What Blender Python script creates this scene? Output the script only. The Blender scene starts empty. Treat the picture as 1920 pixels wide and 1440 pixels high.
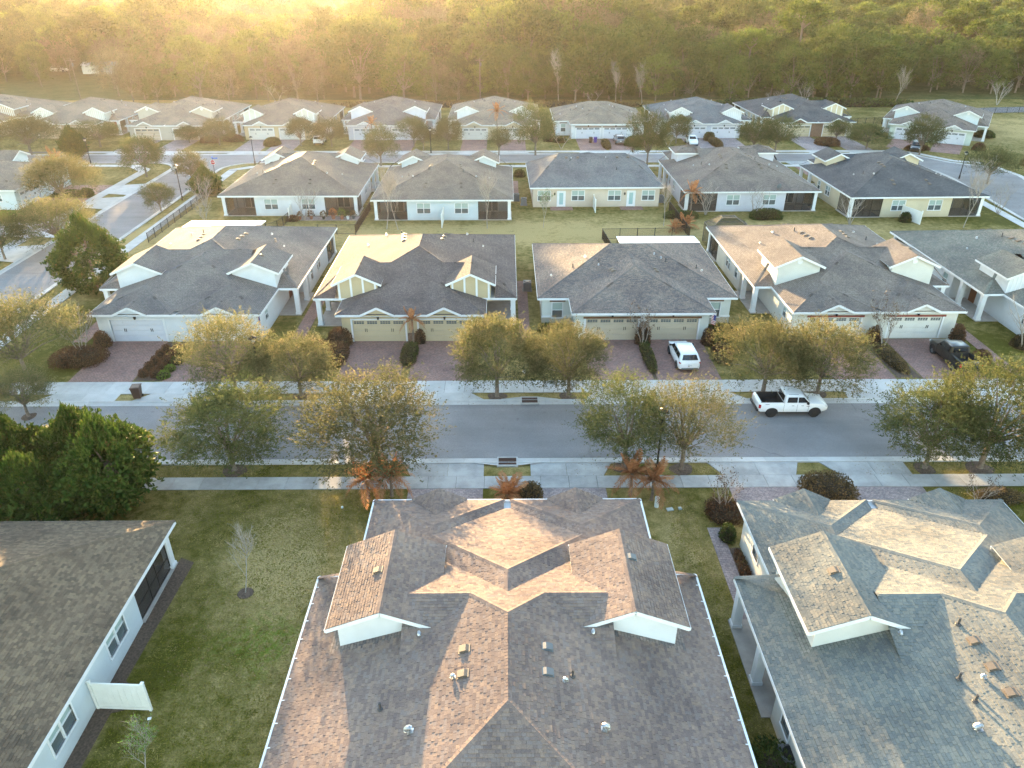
import bpy, bmesh, math, random
import numpy as np
from mathutils import Vector, Matrix

# ------------------------------------------------------------------ camera, sky, sun, exposure
SC = bpy.context.scene
COL = SC.collection
R = math.radians
SUN_EL, SUN_AZ = R(5.5), R(-15.5)            # azimuth from +Y, negative = towards -X

cam = bpy.data.cameras.new('camera')
cam.sensor_fit = 'HORIZONTAL'; cam.sensor_width = 36.0
cam.lens = 36.0 * 1400.0 / 1920.0
cam.clip_start = 0.5; cam.clip_end = 6000.0
camo = bpy.data.objects.new('camera', cam); COL.objects.link(camo)
camo.location = (0, 0, 30.0)
camo.rotation_euler = (R(90.0) - math.atan(780.0 / 1400.0), 0, R(-0.45))
SC.camera = camo

world = bpy.data.worlds.new('World'); SC.world = world; world.use_nodes = True
wn = world.node_tree
sky = wn.nodes.new('ShaderNodeTexSky'); sky.sky_type = 'NISHITA'; sky.sun_disc = False
sky.sun_elevation = SUN_EL; sky.sun_rotation = SUN_AZ
sky.air_density = 1.0; sky.dust_density = 0.4; sky.ozone_density = 1.0
bg = wn.nodes['Background']; bg.inputs[1].default_value = 0.15
wn.links.new(sky.outputs[0], bg.inputs[0])

sun = bpy.data.lights.new('sun', 'SUN'); sun.energy = 3.8; sun.angle = R(0.6); sun.color = (1.0, 0.69, 0.34)
suno = bpy.data.objects.new('sun', sun); COL.objects.link(suno)
sdir = Vector((math.sin(SUN_AZ) * math.cos(SUN_EL), math.cos(SUN_AZ) * math.cos(SUN_EL), math.sin(SUN_EL)))
suno.rotation_euler = sdir.to_track_quat('Z', 'Y').to_euler()
suno.location = sdir * 300

SC.view_settings.view_transform = 'Standard'; SC.view_settings.look = 'None'
SC.view_settings.gamma = 1.0; SC.view_settings.use_curve_mapping = False
SC.view_settings.exposure = 3.4
SC.render.engine = 'CYCLES'
cy = SC.cycles
cy.use_denoising = True
cy.max_bounces = 6; cy.diffuse_bounces = 2; cy.glossy_bounces = 2; cy.transmission_bounces = 4
cy.transparent_max_bounces = 12; cy.volume_bounces = 0
cy.use_adaptive_sampling = True; cy.adaptive_threshold = 0.02
cy.sample_clamp_indirect = 4.0

HAZE_DENSITY, HAZE_G = 0.000064, 0.70

# ------------------------------------------------------------------ materials
def mat_base(name):
    m = bpy.data.materials.new(name); m.use_nodes = True
    nt = m.node_tree; b = nt.nodes['Principled BSDF']
    return m, nt, b
def N(nt, t, **kw):
    n = nt.nodes.new(t)
    for k, v in kw.items(): setattr(n, k, v)
    return n
def ramp(nt, stops, fac=None):
    r = nt.nodes.new('ShaderNodeValToRGB'); e = r.color_ramp.elements
    while len(e) < len(stops): e.new(0.5)
    for i, (p, c) in enumerate(stops):
        e[i].position = p; e[i].color = (c[0], c[1], c[2], 1)
    if fac is not None: nt.links.new(fac, r.inputs[0])
    return r
def mixc(nt, fac, a, b, mode='MIX'):
    n = nt.nodes.new('ShaderNodeMix'); n.data_type = 'RGBA'; n.blend_type = mode; n.clamp_factor = True
    for s, v in ((0, fac), (6, a), (7, b)):
        if hasattr(v, 'is_output'): nt.links.new(v, n.inputs[s])
        else: n.inputs[s].default_value = (v if s == 0 else (v[0], v[1], v[2], 1))
    return n.outputs[2]
def noise(nt, scale, detail=3, vec=None, rough=0.55):
    n = nt.nodes.new('ShaderNodeTexNoise'); n.inputs['Scale'].default_value = scale
    n.inputs['Detail'].default_value = detail; n.inputs['Roughness'].default_value = rough
    if vec is not None: nt.links.new(vec, n.inputs['Vector'])
    return n.outputs[0]
def bump(nt, b, h, strength, dist=0.02):
    n = nt.nodes.new('ShaderNodeBump'); n.inputs['Strength'].default_value = strength; n.inputs['Distance'].default_value = dist
    nt.links.new(h, n.inputs['Height']); nt.links.new(n.outputs[0], b.inputs['Normal'])
def worldpos(nt):
    return nt.nodes.new('ShaderNodeNewGeometry').outputs['Position']
def mulv(c, k): return tuple(min(1.0, x * k) for x in c)

def plain(name, col, rough=0.6, metal=0.0, var=0.12, scale=2.0, spec=0.4, bscale=None, bstr=0.1):
    m, nt, b = mat_base(name)
    p = worldpos(nt)
    f = noise(nt, scale, 4, p)
    r = ramp(nt, [(0.3, mulv(col, 1 - var)), (0.7, mulv(col, 1 + var))], f)
    nt.links.new(r.outputs[0], b.inputs['Base Color'])
    b.inputs['Roughness'].default_value = rough; b.inputs['Metallic'].default_value = metal
    b.inputs['Specular IOR Level'].default_value = spec
    if bscale: bump(nt, b, noise(nt, bscale, 3, p), bstr)
    return m
def stucco(name, col, siding=0.0):
    m, nt, b = mat_base(name); p = worldpos(nt)
    f = noise(nt, 0.7, 5, p)
    r = ramp(nt, [(0.25, mulv(col, 0.86)), (0.65, col)], f)
    # splash dirt low on the wall
    sx = N(nt, 'ShaderNodeSeparateXYZ'); nt.links.new(p, sx.inputs[0])
    lo = N(nt, 'ShaderNodeMapRange'); nt.links.new(sx.outputs[2], lo.inputs[0])
    lo.inputs[1].default_value = 0.0; lo.inputs[2].default_value = 0.5; lo.inputs[3].default_value = 0.4; lo.inputs[4].default_value = 0.0
    f2 = N(nt, 'ShaderNodeMath', operation='MULTIPLY'); nt.links.new(lo.outputs[0], f2.inputs[0]); nt.links.new(noise(nt, 3, 4, p), f2.inputs[1])
    c = mixc(nt, f2.outputs[0], r.outputs[0], (0.22, 0.17, 0.11))
    nt.links.new(c, b.inputs['Base Color']); b.inputs['Roughness'].default_value = 0.85; b.inputs['Specular IOR Level'].default_value = 0.2
    if siding:
        w = N(nt, 'ShaderNodeMath', operation='FRACT'); d = N(nt, 'ShaderNodeMath', operation='DIVIDE')
        nt.links.new(sx.outputs[2], d.inputs[0]); d.inputs[1].default_value = siding; nt.links.new(d.outputs[0], w.inputs[0])
        bump(nt, b, w.outputs[0], 0.5, 0.02)
    else:
        bump(nt, b, noise(nt, 25, 3, p), 0.15)
    return m

def shingle_mat(name, c1, c2, dark=0.5):
    m, nt, b = mat_base(name)
    uv = N(nt, 'ShaderNodeUVMap')
    br = N(nt, 'ShaderNodeTexBrick'); nt.links.new(uv.outputs[0], br.inputs[0])
    br.offset = 0.5; br.squash = 0.7; br.squash_frequency = 3
    br.inputs['Color1'].default_value = (*c1, 1); br.inputs['Color2'].default_value = (*c2, 1)
    mid = tuple((a + q) / 2 for a, q in zip(c1, c2))
    br.inputs['Mortar'].default_value = (*mulv(mid, dark), 1)
    br.inputs['Scale'].default_value = 1.0; br.inputs['Mortar Size'].default_value = 0.012
    br.inputs['Mortar Smooth'].default_value = 0.3
    br.inputs['Brick Width'].default_value = 0.31; br.inputs['Row Height'].default_value = 0.15
    p = worldpos(nt)
    big = ramp(nt, [(0.35, (0.74, 0.74, 0.76)), (0.62, (1.08, 1.06, 1.02))], noise(nt, 0.35, 5, p))
    c = mixc(nt, 1.0, br.outputs[0], big.outputs[0], 'MULTIPLY')
    fine = ramp(nt, [(0.3, (0.75, 0.75, 0.75)), (0.7, (1.2, 1.2, 1.2))], noise(nt, 7, 3, p))
    c = mixc(nt, 1.0, c, fine.outputs[0], 'MULTIPLY')
    nt.links.new(c, b.inputs['Base Color']); b.inputs['Roughness'].default_value = 0.92; b.inputs['Specular IOR Level'].default_value = 0.15
    inv = N(nt, 'ShaderNodeMath', operation='SUBTRACT'); inv.inputs[0].default_value = 1.0; nt.links.new(br.outputs[1], inv.inputs[1])
    bump(nt, b, inv.outputs[0], 0.5, 0.02)
    return m
def tab_mat(name, stops):
    """single laid shingles: every tab has its own tone"""
    m, nt, b = mat_base(name)
    g = N(nt, 'ShaderNodeAttribute', attribute_name='tone')
    r = ramp(nt, stops, g.outputs['Fac']); p = worldpos(nt)
    st = ramp(nt, [(0.34, (0.62, 0.62, 0.65)), (0.58, (1.0, 1.0, 1.0))], noise(nt, 0.28, 6, p, 0.55))
    c = mixc(nt, 0.8, r.outputs[0], st.outputs[0], 'MULTIPLY')
    fine = ramp(nt, [(0.3, (0.78, 0.78, 0.78)), (0.7, (1.18, 1.18, 1.18))], noise(nt, 28, 3, p))
    c = mixc(nt, 1.0, c, fine.outputs[0], 'MULTIPLY')
    nt.links.new(c, b.inputs['Base Color']); b.inputs['Roughness'].default_value = 0.93; b.inputs['Specular IOR Level'].default_value = 0.15
    return m
def leaf_mat(name, stops, trans=0.35, rough=0.6, tcol=1.5, spec=0.3, clump=1.1, vary=0.2):
    m, nt, b = mat_base(name)
    g = N(nt, 'ShaderNodeNewGeometry'); oi = N(nt, 'ShaderNodeObjectInfo')
    tc = N(nt, 'ShaderNodeTexCoord'); cl = noise(nt, clump, 2, tc.outputs['Object'])
    mxf = N(nt, 'ShaderNodeMath', operation='MULTIPLY_ADD'); nt.links.new(g.outputs['Random Per Island'], mxf.inputs[0]); mxf.inputs[1].default_value = 0.5
    sc_ = N(nt, 'ShaderNodeMath', operation='MULTIPLY_ADD'); nt.links.new(cl, sc_.inputs[0]); sc_.inputs[1].default_value = 1.6; sc_.inputs[2].default_value = -0.55
    nt.links.new(sc_.outputs[0], mxf.inputs[2])
    r = ramp(nt, stops, mxf.outputs[0])
    v = N(nt, 'ShaderNodeMapRange'); nt.links.new(oi.outputs['Random'], v.inputs[0]); v.inputs[3].default_value = 1 - vary; v.inputs[4].default_value = 1 + vary
    cc = N(nt, 'ShaderNodeVectorMath', operation='SCALE'); nt.links.new(r.outputs[0], cc.inputs[0]); nt.links.new(v.outputs[0], cc.inputs['Scale'])
    nt.links.new(cc.outputs[0], b.inputs['Base Color']); b.inputs['Roughness'].default_value = rough; b.inputs['Specular IOR Level'].default_value = spec
    t = N(nt, 'ShaderNodeBsdfTranslucent'); t2 = N(nt, 'ShaderNodeVectorMath', operation='SCALE')
    nt.links.new(cc.outputs[0], t2.inputs[0]); t2.inputs['Scale'].default_value = tcol; nt.links.new(t2.outputs[0], t.inputs[0])
    mx = N(nt, 'ShaderNodeMixShader'); mx.inputs[0].default_value = trans
    nt.links.new(b.outputs[0], mx.inputs[1]); nt.links.new(t.outputs[0], mx.inputs[2])
    nt.links.new(mx.outputs[0], nt.nodes['Material Output'].inputs[0])
    return m

M = {}
M['white'] = plain('white_paint', (0.78, 0.78, 0.77), 0.5, var=0.04)
M['trimwhite'] = plain('trim_white', (0.68, 0.68, 0.68), 0.5, var=0.05)
M['bronze'] = plain('bronze_metal', (0.035, 0.028, 0.022), 0.5, 0.3)
M['black'] = plain('black_metal', (0.012, 0.012, 0.013), 0.45, 0.3)
M['rubber'] = plain('rubber', (0.015, 0.015, 0.016), 0.8)
M['steel'] = plain('galvanized', (0.42, 0.42, 0.43), 0.4, 0.9, var=0.5, scale=12, bscale=20)
M['tanmetal'] = plain('tan_metal', (0.13, 0.10, 0.075), 0.6)
M['greymetal'] = plain('grey_metal', (0.10, 0.11, 0.12), 0.55)
M['lead'] = plain('pipe_flashing', (0.06, 0.055, 0.055), 0.6)
M['woodbeam'] = plain('wood_beam', (0.14, 0.07, 0.035), 0.7)
M['redbeam'] = plain('red_beam', (0.22, 0.06, 0.045), 0.7)
M['wooddoor'] = plain('wood_door', (0.2, 0.07, 0.03), 0.5)
M['stone'] = plain('stone_veneer', (0.42, 0.40, 0.38), 0.85, var=0.3, scale=5, bscale=8, bstr=0.5)
M['brown_stone'] = plain('brown_stone', (0.2, 0.12, 0.08), 0.85, var=0.35, scale=5, bscale=8, bstr=0.5)
M['concrete_porch'] = plain('porch_concrete', (0.34, 0.31, 0.28), 0.85)
def glass_mat(name, col, rough):
    m, nt, b = mat_base(name); b.inputs['Base Color'].default_value = (*col, 1)
    b.inputs['Roughness'].default_value = rough; b.inputs['Specular IOR Level'].default_value = 0.6
    return m
M['glass'] = glass_mat('window_glass', (0.09, 0.11, 0.115), 0.12)
M['blind'] = glass_mat('glass_over_blind', (0.34, 0.42, 0.39), 0.15)
M['doorglass'] = glass_mat('door_glass', (0.30, 0.44, 0.44), 0.12)
M['carglass'] = glass_mat('car_glass', (0.012, 0.014, 0.016), 0.06)
def screen_mat():
    m, nt, b = mat_base('insect_screen')
    b.inputs['Base Color'].default_value = (0.02, 0.018, 0.015, 1); b.inputs['Roughness'].default_value = 0.7
    t = N(nt, 'ShaderNodeBsdfTransparent'); mx = N(nt, 'ShaderNodeMixShader'); mx.inputs[0].default_value = 0.40
    nt.links.new(t.outputs[0], mx.inputs[1]); nt.links.new(b.outputs[0], mx.inputs[2])
    nt.links.new(mx.outputs[0], nt.nodes['Material Output'].inputs[0])
    return m
M['screen'] = screen_mat()
def carpaint(name, col, rough=0.25):
    m, nt, b = mat_base(name); b.inputs['Base Color'].default_value = (*col, 1); b.inputs['Roughness'].default_value = rough
    b.inputs['Coat Weight'].default_value = 0.6; b.inputs['Coat Roughness'].default_value = 0.08
    return m
M['car_white'] = carpaint('car_white', (0.75, 0.76, 0.77)); M['car_black'] = carpaint('car_black', (0.006, 0.007, 0.006), 0.35)
M['car_grey'] = carpaint('car_grey', (0.14, 0.15, 0.16))
M['taillight'] = plain('tail_lamp', (0.35, 0.02, 0.02), 0.25); M['headlight'] = plain('head_lamp', (0.6, 0.62, 0.65), 0.15)
M['chrome'] = plain('chrome', (0.6, 0.6, 0.62), 0.2, 0.9)
M['softtop'] = plain('soft_top', (0.03, 0.03, 0.033), 0.9)
M['mulch'] = plain('mulch', (0.09, 0.06, 0.042), 0.95, var=0.5, scale=9, bscale=14, bstr=0.6)
M['bark'] = plain('bark', (0.17, 0.13, 0.10), 0.9, var=0.35, scale=6, bscale=12, bstr=0.5)
M['palebark'] = plain('pale_bark', (0.30, 0.26, 0.225), 0.9, var=0.2, scale=6)
M['bin_brown'] = plain('bin_brown', (0.05, 0.028, 0.02), 0.5); M['bin_purple'] = plain('bin_purple', (0.09, 0.05, 0.24), 0.5)
M['signred'] = plain('sign_red', (0.45, 0.02, 0.02), 0.45); M['signblue'] = plain('sign_blue', (0.03, 0.12, 0.45), 0.45)
M['greenbox'] = plain('utility_grey', (0.36, 0.42, 0.42), 0.6); M['pipewhite'] = plain('pipe_white', (0.6, 0.68, 0.68), 0.5)
M['lamp_glass'] = glass_mat('lamp_glass', (0.5, 0.47, 0.42), 0.3)
M['flag_red'] = plain('flag_red', (0.4, 0.03, 0.04), 0.8); M['flag_white'] = plain('flag_white', (0.7, 0.7, 0.7), 0.8); M['flag_blue'] = plain('flag_blue', (0.03, 0.04, 0.18), 0.8)
M['vinyl'] = plain('vinyl', (0.74, 0.73, 0.68), 0.45, var=0.05)
M['alu_roof'] = plain('white_panel_roof', (0.82, 0.82, 0.84), 0.4, var=0.08)
M['terracotta'] = plain('terracotta', (0.3, 0.12, 0.07), 0.8)

def road_mat(name, col):
    m, nt, b = mat_base(name); p = worldpos(nt)
    r = ramp(nt, [(0.3, mulv(col, 0.86)), (0.7, mulv(col, 1.12))], noise(nt, 0.25, 6, p))
    f = ramp(nt, [(0.35, (0.8, 0.8, 0.8)), (0.65, (1.2, 1.2, 1.2))], noise(nt, 40, 2, p))
    c = mixc(nt, 1.0, r.outputs[0], f.outputs[0], 'MULTIPLY')
    mp = N(nt, 'ShaderNodeMapping'); nt.links.new(p, mp.inputs[0]); mp.inputs['Scale'].default_value = (0.03, 0.6, 1)
    tr = ramp(nt, [(0.40, (0.92, 0.92, 0.92)), (0.60, (1.03, 1.03, 1.03))], noise(nt, 1.0, 4, mp.outputs[0]))
    c = mixc(nt, 1.0, c, tr.outputs[0], 'MULTIPLY')
    sp = ramp(nt, [(0.68, (1, 1, 1)), (0.74, (0.72, 0.70, 0.69))], noise(nt, 0.9, 3, p))
    c = mixc(nt, 1.0, c, sp.outputs[0], 'MULTIPLY')
    vo = N(nt, 'ShaderNodeTexVoronoi', feature='DISTANCE_TO_EDGE'); vo.inputs['Scale'].default_value = 0.16
    wp = N(nt, 'ShaderNodeVectorMath', operation='ADD'); nt.links.new(p, wp.inputs[0]); wn_ = N(nt, 'ShaderNodeTexNoise'); wn_.inputs['Scale'].default_value = 0.8; wn_.inputs['Detail'].default_value = 4; nt.links.new(p, wn_.inputs['Vector']); nt.links.new(wn_.outputs['Color'], wp.inputs[1]); nt.links.new(wp.outputs[0], vo.inputs['Vector'])
    ck = ramp(nt, [(0.0, (0.62, 0.62, 0.62)), (0.012, (1, 1, 1))], vo.outputs['Distance'])
    ms = ramp(nt, [(0.50, (0, 0, 0)), (0.60, (1, 1, 1))], noise(nt, 0.12, 3, p))
    c = mixc(nt, ms.outputs[0], c, mixc(nt, 1.0, c, ck.outputs[0], 'MULTIPLY'))
    oil = ramp(nt, [(0.70, (1, 1, 1)), (0.80, (0.62, 0.60, 0.58))], noise(nt, 0.45, 5, p, 0.7)); c = mixc(nt, 1.0, c, oil.outputs[0], 'MULTIPLY')
    nt.links.new(c, b.inputs['Base Color']); b.inputs['Roughness'].default_value = 0.9; b.inputs['Specular IOR Level'].default_value = 0.25
    bump(nt, b, noise(nt, 60, 2, p), 0.2); return m
M['asphalt'] = road_mat('asphalt', (0.215, 0.205, 0.205))
M['grate'] = plain('rusty_grate', (0.075, 0.038, 0.028), 0.8)
def concrete_mat(name, col, dirt=0.75):
    m, nt, b = mat_base(name); p = worldpos(nt); oi = N(nt, 'ShaderNodeObjectInfo')
    r = ramp(nt, [(0.3, mulv(col, dirt)), (0.62, col)], noise(nt, 0.6, 6, p, 0.65))
    v = N(nt, 'ShaderNodeMapRange'); nt.links.new(oi.outputs['Random'], v.inputs[0]); v.inputs[3].default_value = 0.88; v.inputs[4].default_value = 1.06
    s = N(nt, 'ShaderNodeVectorMath', operation='SCALE'); nt.links.new(r.outputs[0], s.inputs[0]); nt.links.new(v.outputs[0], s.inputs['Scale'])
    nt.links.new(s.outputs[0], b.inputs['Base Color']); b.inputs['Roughness'].default_value = 0.85; b.inputs['Specular IOR Level'].default_value = 0.25
    bump(nt, b, noise(nt, 30, 3, p), 0.15); return m
M['concrete'] = concrete_mat('concrete', (0.49, 0.475, 0.455)); M['concrete_old'] = concrete_mat('concrete_old', (0.41, 0.40, 0.385), 0.62)
M['joint'] = plain('joint_dark', (0.10, 0.09, 0.08), 0.95)
def paver_mat(name, c1, c2):
    m, nt, b = mat_base(name); p = worldpos(nt)
    br = N(nt, 'ShaderNodeTexBrick'); nt.links.new(p, br.inputs[0]); br.offset = 0.5
    br.inputs['Color1'].default_value = (*c1, 1); br.inputs['Color2'].default_value = (*c2, 1); br.inputs['Mortar'].default_value = (*mulv(c1, 0.5), 1)
    br.inputs['Scale'].default_value = 1.0; br.inputs['Mortar Size'].default_value = 0.01; br.inputs['Brick Width'].default_value = 0.24; br.inputs['Row Height'].default_value = 0.16
    g = ramp(nt, [(0.3, (0.75, 0.73, 0.75)), (0.7, (1.12, 1.1, 1.08))], noise(nt, 0.5, 5, p))
    c = mixc(nt, 1.0, br.outputs[0], g.outputs[0], 'MULTIPLY')
    g2 = ramp(nt, [(0.4, (0.85, 0.85, 0.85)), (0.6, (1.15, 1.15, 1.15))], noise(nt, 6, 2, p))
    c = mixc(nt, 1.0, c, g2.outputs[0], 'MULTIPLY')
    nt.links.new(c, b.inputs['Base Color']); b.inputs['Roughness'].default_value = 0.85; b.inputs['Specular IOR Level'].default_value = 0.25
    inv = N(nt, 'ShaderNodeMath', operation='SUBTRACT'); inv.inputs[0].default_value = 1.0; nt.links.new(br.outputs[1], inv.inputs[1])
    bump(nt, b, inv.outputs[0], 0.4, 0.01); return m
M['paver_red'] = paver_mat('paver_red', (0.30, 0.175, 0.145), (0.225, 0.15, 0.13))
M['paver_grey'] = paver_mat('paver_grey', (0.34, 0.275, 0.265), (0.26, 0.225, 0.225))
def grass_mat(name, green, tan, attr):
    m, nt, b = mat_base(name); p = worldpos(nt)
    base = noise(nt, 0.22, 6, p, 0.6)
    n2 = noise(nt, 1.6, 5, p, 0.65)
    ad = N(nt, 'ShaderNodeMath', operation='ADD'); nt.links.new(n2, ad.inputs[0]); nt.links.new(base, ad.inputs[1])
    s = N(nt, 'ShaderNodeMath', operation='ADD'); sb = N(nt, 'ShaderNodeMath', operation='MULTIPLY_ADD'); nt.links.new(ad.outputs[0], sb.inputs[0]); sb.inputs[1].default_value = 1.25; sb.inputs[2].default_value = -1.25
    nt.links.new(sb.outputs[0], s.inputs[0])
    if attr:
        a = N(nt, 'ShaderNodeAttribute', attribute_name='dry'); nt.links.new(a.outputs['Fac'], s.inputs[1])
    else: s.inputs[1].default_value = 0.4
    r = ramp(nt, [(0.0, mulv(green, 0.8)), (0.25, green), (0.55, tuple(x * 0.6 + y * 0.4 for x, y in zip(green, tan))), (0.95, tan)], s.outputs[0])
    f = ramp(nt, [(0.3, (0.55, 0.55, 0.55)), (0.72, (1.4, 1.4, 1.4))], noise(nt, 11, 4, p, 0.7))
    c = mixc(nt, 1.0, r.outputs[0], f.outputs[0], 'MULTIPLY')
    if attr:
        a2 = N(nt, 'ShaderNodeAttribute', attribute_name='lush')
        k = N(nt, 'ShaderNodeMath', operation='MULTIPLY'); nt.links.new(a2.outputs['Fac'], k.inputs[0])
        kr = ramp(nt, [(0.42, (0, 0, 0)), (0.58, (1, 1, 1))], noise(nt, 3.0, 4, p)); nt.links.new(kr.outputs[0], k.inputs[1])
        c = mixc(nt, k.outputs[0], c, (0.12, 0.19, 0.018))
    nt.links.new(c, b.inputs['Base Color']); b.inputs['Roughness'].default_value = 0.95; b.inputs['Specular IOR Level'].default_value = 0.1
    bump(nt, b, noise(nt, 14, 4, p, 0.7), 0.7, 0.06); return m
M['lawn'] = grass_mat('lawn', (0.088, 0.082, 0.012), (0.36, 0.268, 0.115), True)
M['field'] = grass_mat('field', (0.06, 0.07, 0.016), (0.16, 0.13, 0.06), False)

LEAF = {
 'oak': leaf_mat('oak_leaf', [(0.0, (0.045, 0.058, 0.019)), (0.5, (0.088, 0.100, 0.036)), (0.85, (0.13, 0.125, 0.05)), (1.0, (0.21, 0.16, 0.08))], 0.36, 0.8, 1.3, 0.1),
 'golden': leaf_mat('golden_oak_leaf', [(0.0, (0.058, 0.066, 0.025)), (0.45, (0.105, 0.105, 0.044)), (0.8, (0.165, 0.14, 0.068)), (1.0, (0.27, 0.20, 0.11))], 0.38, 0.8, 1.3, 0.1),
 'magnolia': leaf_mat('magnolia_leaf', [(0.0, (0.02, 0.036, 0.008)), (0.6, (0.042, 0.07, 0.012)), (0.88, (0.085, 0.10, 0.018)), (1.0, (0.13, 0.08, 0.03))], 0.2, 0.6, spec=0.08),
 'forest': leaf_mat('forest_leaf', [(0.0, (0.036, 0.055, 0.011)), (0.5, (0.08, 0.10, 0.02)), (1.0, (0.125, 0.125, 0.035))], 0.24, 0.8, 1.4, 0.1, 0.35, 0.45),
 'forest_tan': leaf_mat('forest_tan_leaf', [(0.0, (0.07, 0.058, 0.028)), (0.5, (0.12, 0.095, 0.05)), (1.0, (0.18, 0.145, 0.085))], 0.26, 0.8, 1.3, 0.1, 0.35, 0.35),
 'pine': leaf_mat('pine_leaf', [(0.0, (0.035, 0.055, 0.010)), (0.5, (0.075, 0.10, 0.014)), (1.0, (0.12, 0.145, 0.025))], 0.28, 0.7, 1.5, 0.1, 0.4, 0.35),
 'red': leaf_mat('red_frond', [(0.0, (0.20, 0.075, 0.035)), (0.5, (0.36, 0.15, 0.065)), (1.0, (0.46, 0.26, 0.13))], 0.3, 0.7, 1.1, 0.1),
 'rust': leaf_mat('rust_shrub', [(0.0, (0.05, 0.028, 0.012)), (0.5, (0.10, 0.046, 0.022)), (0.8, (0.12, 0.075, 0.03)), (1.0, (0.11, 0.10, 0.035))], 0.2),
 'brownhedge': leaf_mat('brown_hedge', [(0.0, (0.045, 0.03, 0.010)), (0.5, (0.10, 0.07, 0.025)), (1.0, (0.20, 0.13, 0.06))], 0.2),
 'green': leaf_mat('green_shrub', [(0.0, (0.022, 0.035, 0.008)), (0.6, (0.05, 0.07, 0.015)), (1.0, (0.10, 0.12, 0.02))], 0.25),
 'blade': leaf_mat('grass_blade', [(0.0, (0.085, 0.09, 0.008)), (0.5, (0.165, 0.15, 0.02)), (1.0, (0.40, 0.30, 0.13))], 0.4, 0.8, 1.3, 0.05, 0.5, 0.0),
 'litter': leaf_mat('fallen_leaf', [(0.0, (0.10, 0.06, 0.03)), (1.0, (0.32, 0.22, 0.12))], 0.1, 0.8, 1.0, 0.1),
 'bright': leaf_mat('bright_shrub', [(0.0, (0.05, 0.09, 0.012)), (1.0, (0.14, 0.22, 0.03))], 0.3),
}

# ------------------------------------------------------------------ mesh helpers
class MB:
    def __init__(s): s.v = []; s.f = []; s.uv = {}
    def face(s, pts, uv=None):
        i = len(s.v); s.v.extend([tuple(p) for p in pts]); s.f.append(tuple(range(i, i + len(pts))))
        if uv: s.uv[len(s.f) - 1] = uv
    def box(s, x0, x1, y0, y1, z0, z1):
        i = len(s.v)
        s.v += [(x0, y0, z0), (x1, y0, z0), (x1, y1, z0), (x0, y1, z0), (x0, y0, z1), (x1, y0, z1), (x1, y1, z1), (x0, y1, z1)]
        for q in ((0, 3, 2, 1), (4, 5, 6, 7), (0, 1, 5, 4), (1, 2, 6, 5), (2, 3, 7, 6), (3, 0, 4, 7)): s.f.append(tuple(i + k for k in q))
    def bar(s, p, q, w, h, up=(0, 0, 1)):
        p, q = Vector(p), Vector(q); d = (q - p).normalized(); u = Vector(up)
        if abs(d.dot(u)) > 0.98: u = Vector((1, 0, 0))
        a = d.cross(u).normalized(); b = a.cross(d).normalized(); i = len(s.v)
        for c in (p, q):
            for (k, l) in ((-1, -1), (1, -1), (1, 1), (-1, 1)): s.v.append(tuple(c + a * k * w / 2 + b * l * h / 2))
        for qd in ((3, 2, 1, 0), (4, 5, 6, 7), (0, 1, 5, 4), (1, 2, 6, 5), (2, 3, 7, 6), (3, 0, 4, 7)): s.f.append(tuple(i + k for k in qd))
    def tube(s, pts, rs, n=6, cap=True):
        pts = [Vector(p) for p in pts]; i0 = len(s.v)
        for k, p in enumerate(pts):
            d = (pts[min(k + 1, len(pts) - 1)] - pts[max(k - 1, 0)]).normalized()
            u = Vector((0, 0, 1)) if abs(d.z) < 0.9 else Vector((1, 0, 0))
            a = d.cross(u).normalized(); b = d.cross(a).normalized()
            for j in range(n):
                t = 2 * math.pi * j / n; s.v.append(tuple(p + (a * math.cos(t) + b * math.sin(t)) * rs[k]))
        for k in range(len(pts) - 1):
            for j in range(n):
                s.f.append((i0 + k * n + j, i0 + k * n + (j + 1) % n, i0 + (k + 1) * n + (j + 1) % n, i0 + (k + 1) * n + j))
        if cap:
            s.f.append(tuple(i0 + j for j in range(n))[::-1]); s.f.append(tuple(i0 + (len(pts) - 1) * n + j for j in range(n)))
    def mesh(s, name, mat=None, smooth=False):
        me = bpy.data.meshes.new(name); me.from_pydata(s.v, [], s.f)
        if s.uv:
            ul = me.uv_layers.new(name='UVMap')
            for fi, uv in s.uv.items():
                for li, c in zip(me.polygons[fi].loop_indices, uv): ul.data[li].uv = c
        if mat: me.materials.append(mat)
        if smooth: me.polygons.foreach_set('use_smooth', [True] * len(me.polygons)); me.set_sharp_from_angle(angle=R(35))
        me.update(); return me
    def obj(s, name, mat=None, parent=None, loc=(0, 0, 0), smooth=False, **kw):
        return link(name, s.mesh(name, mat, smooth), parent, loc, **kw)

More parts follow.
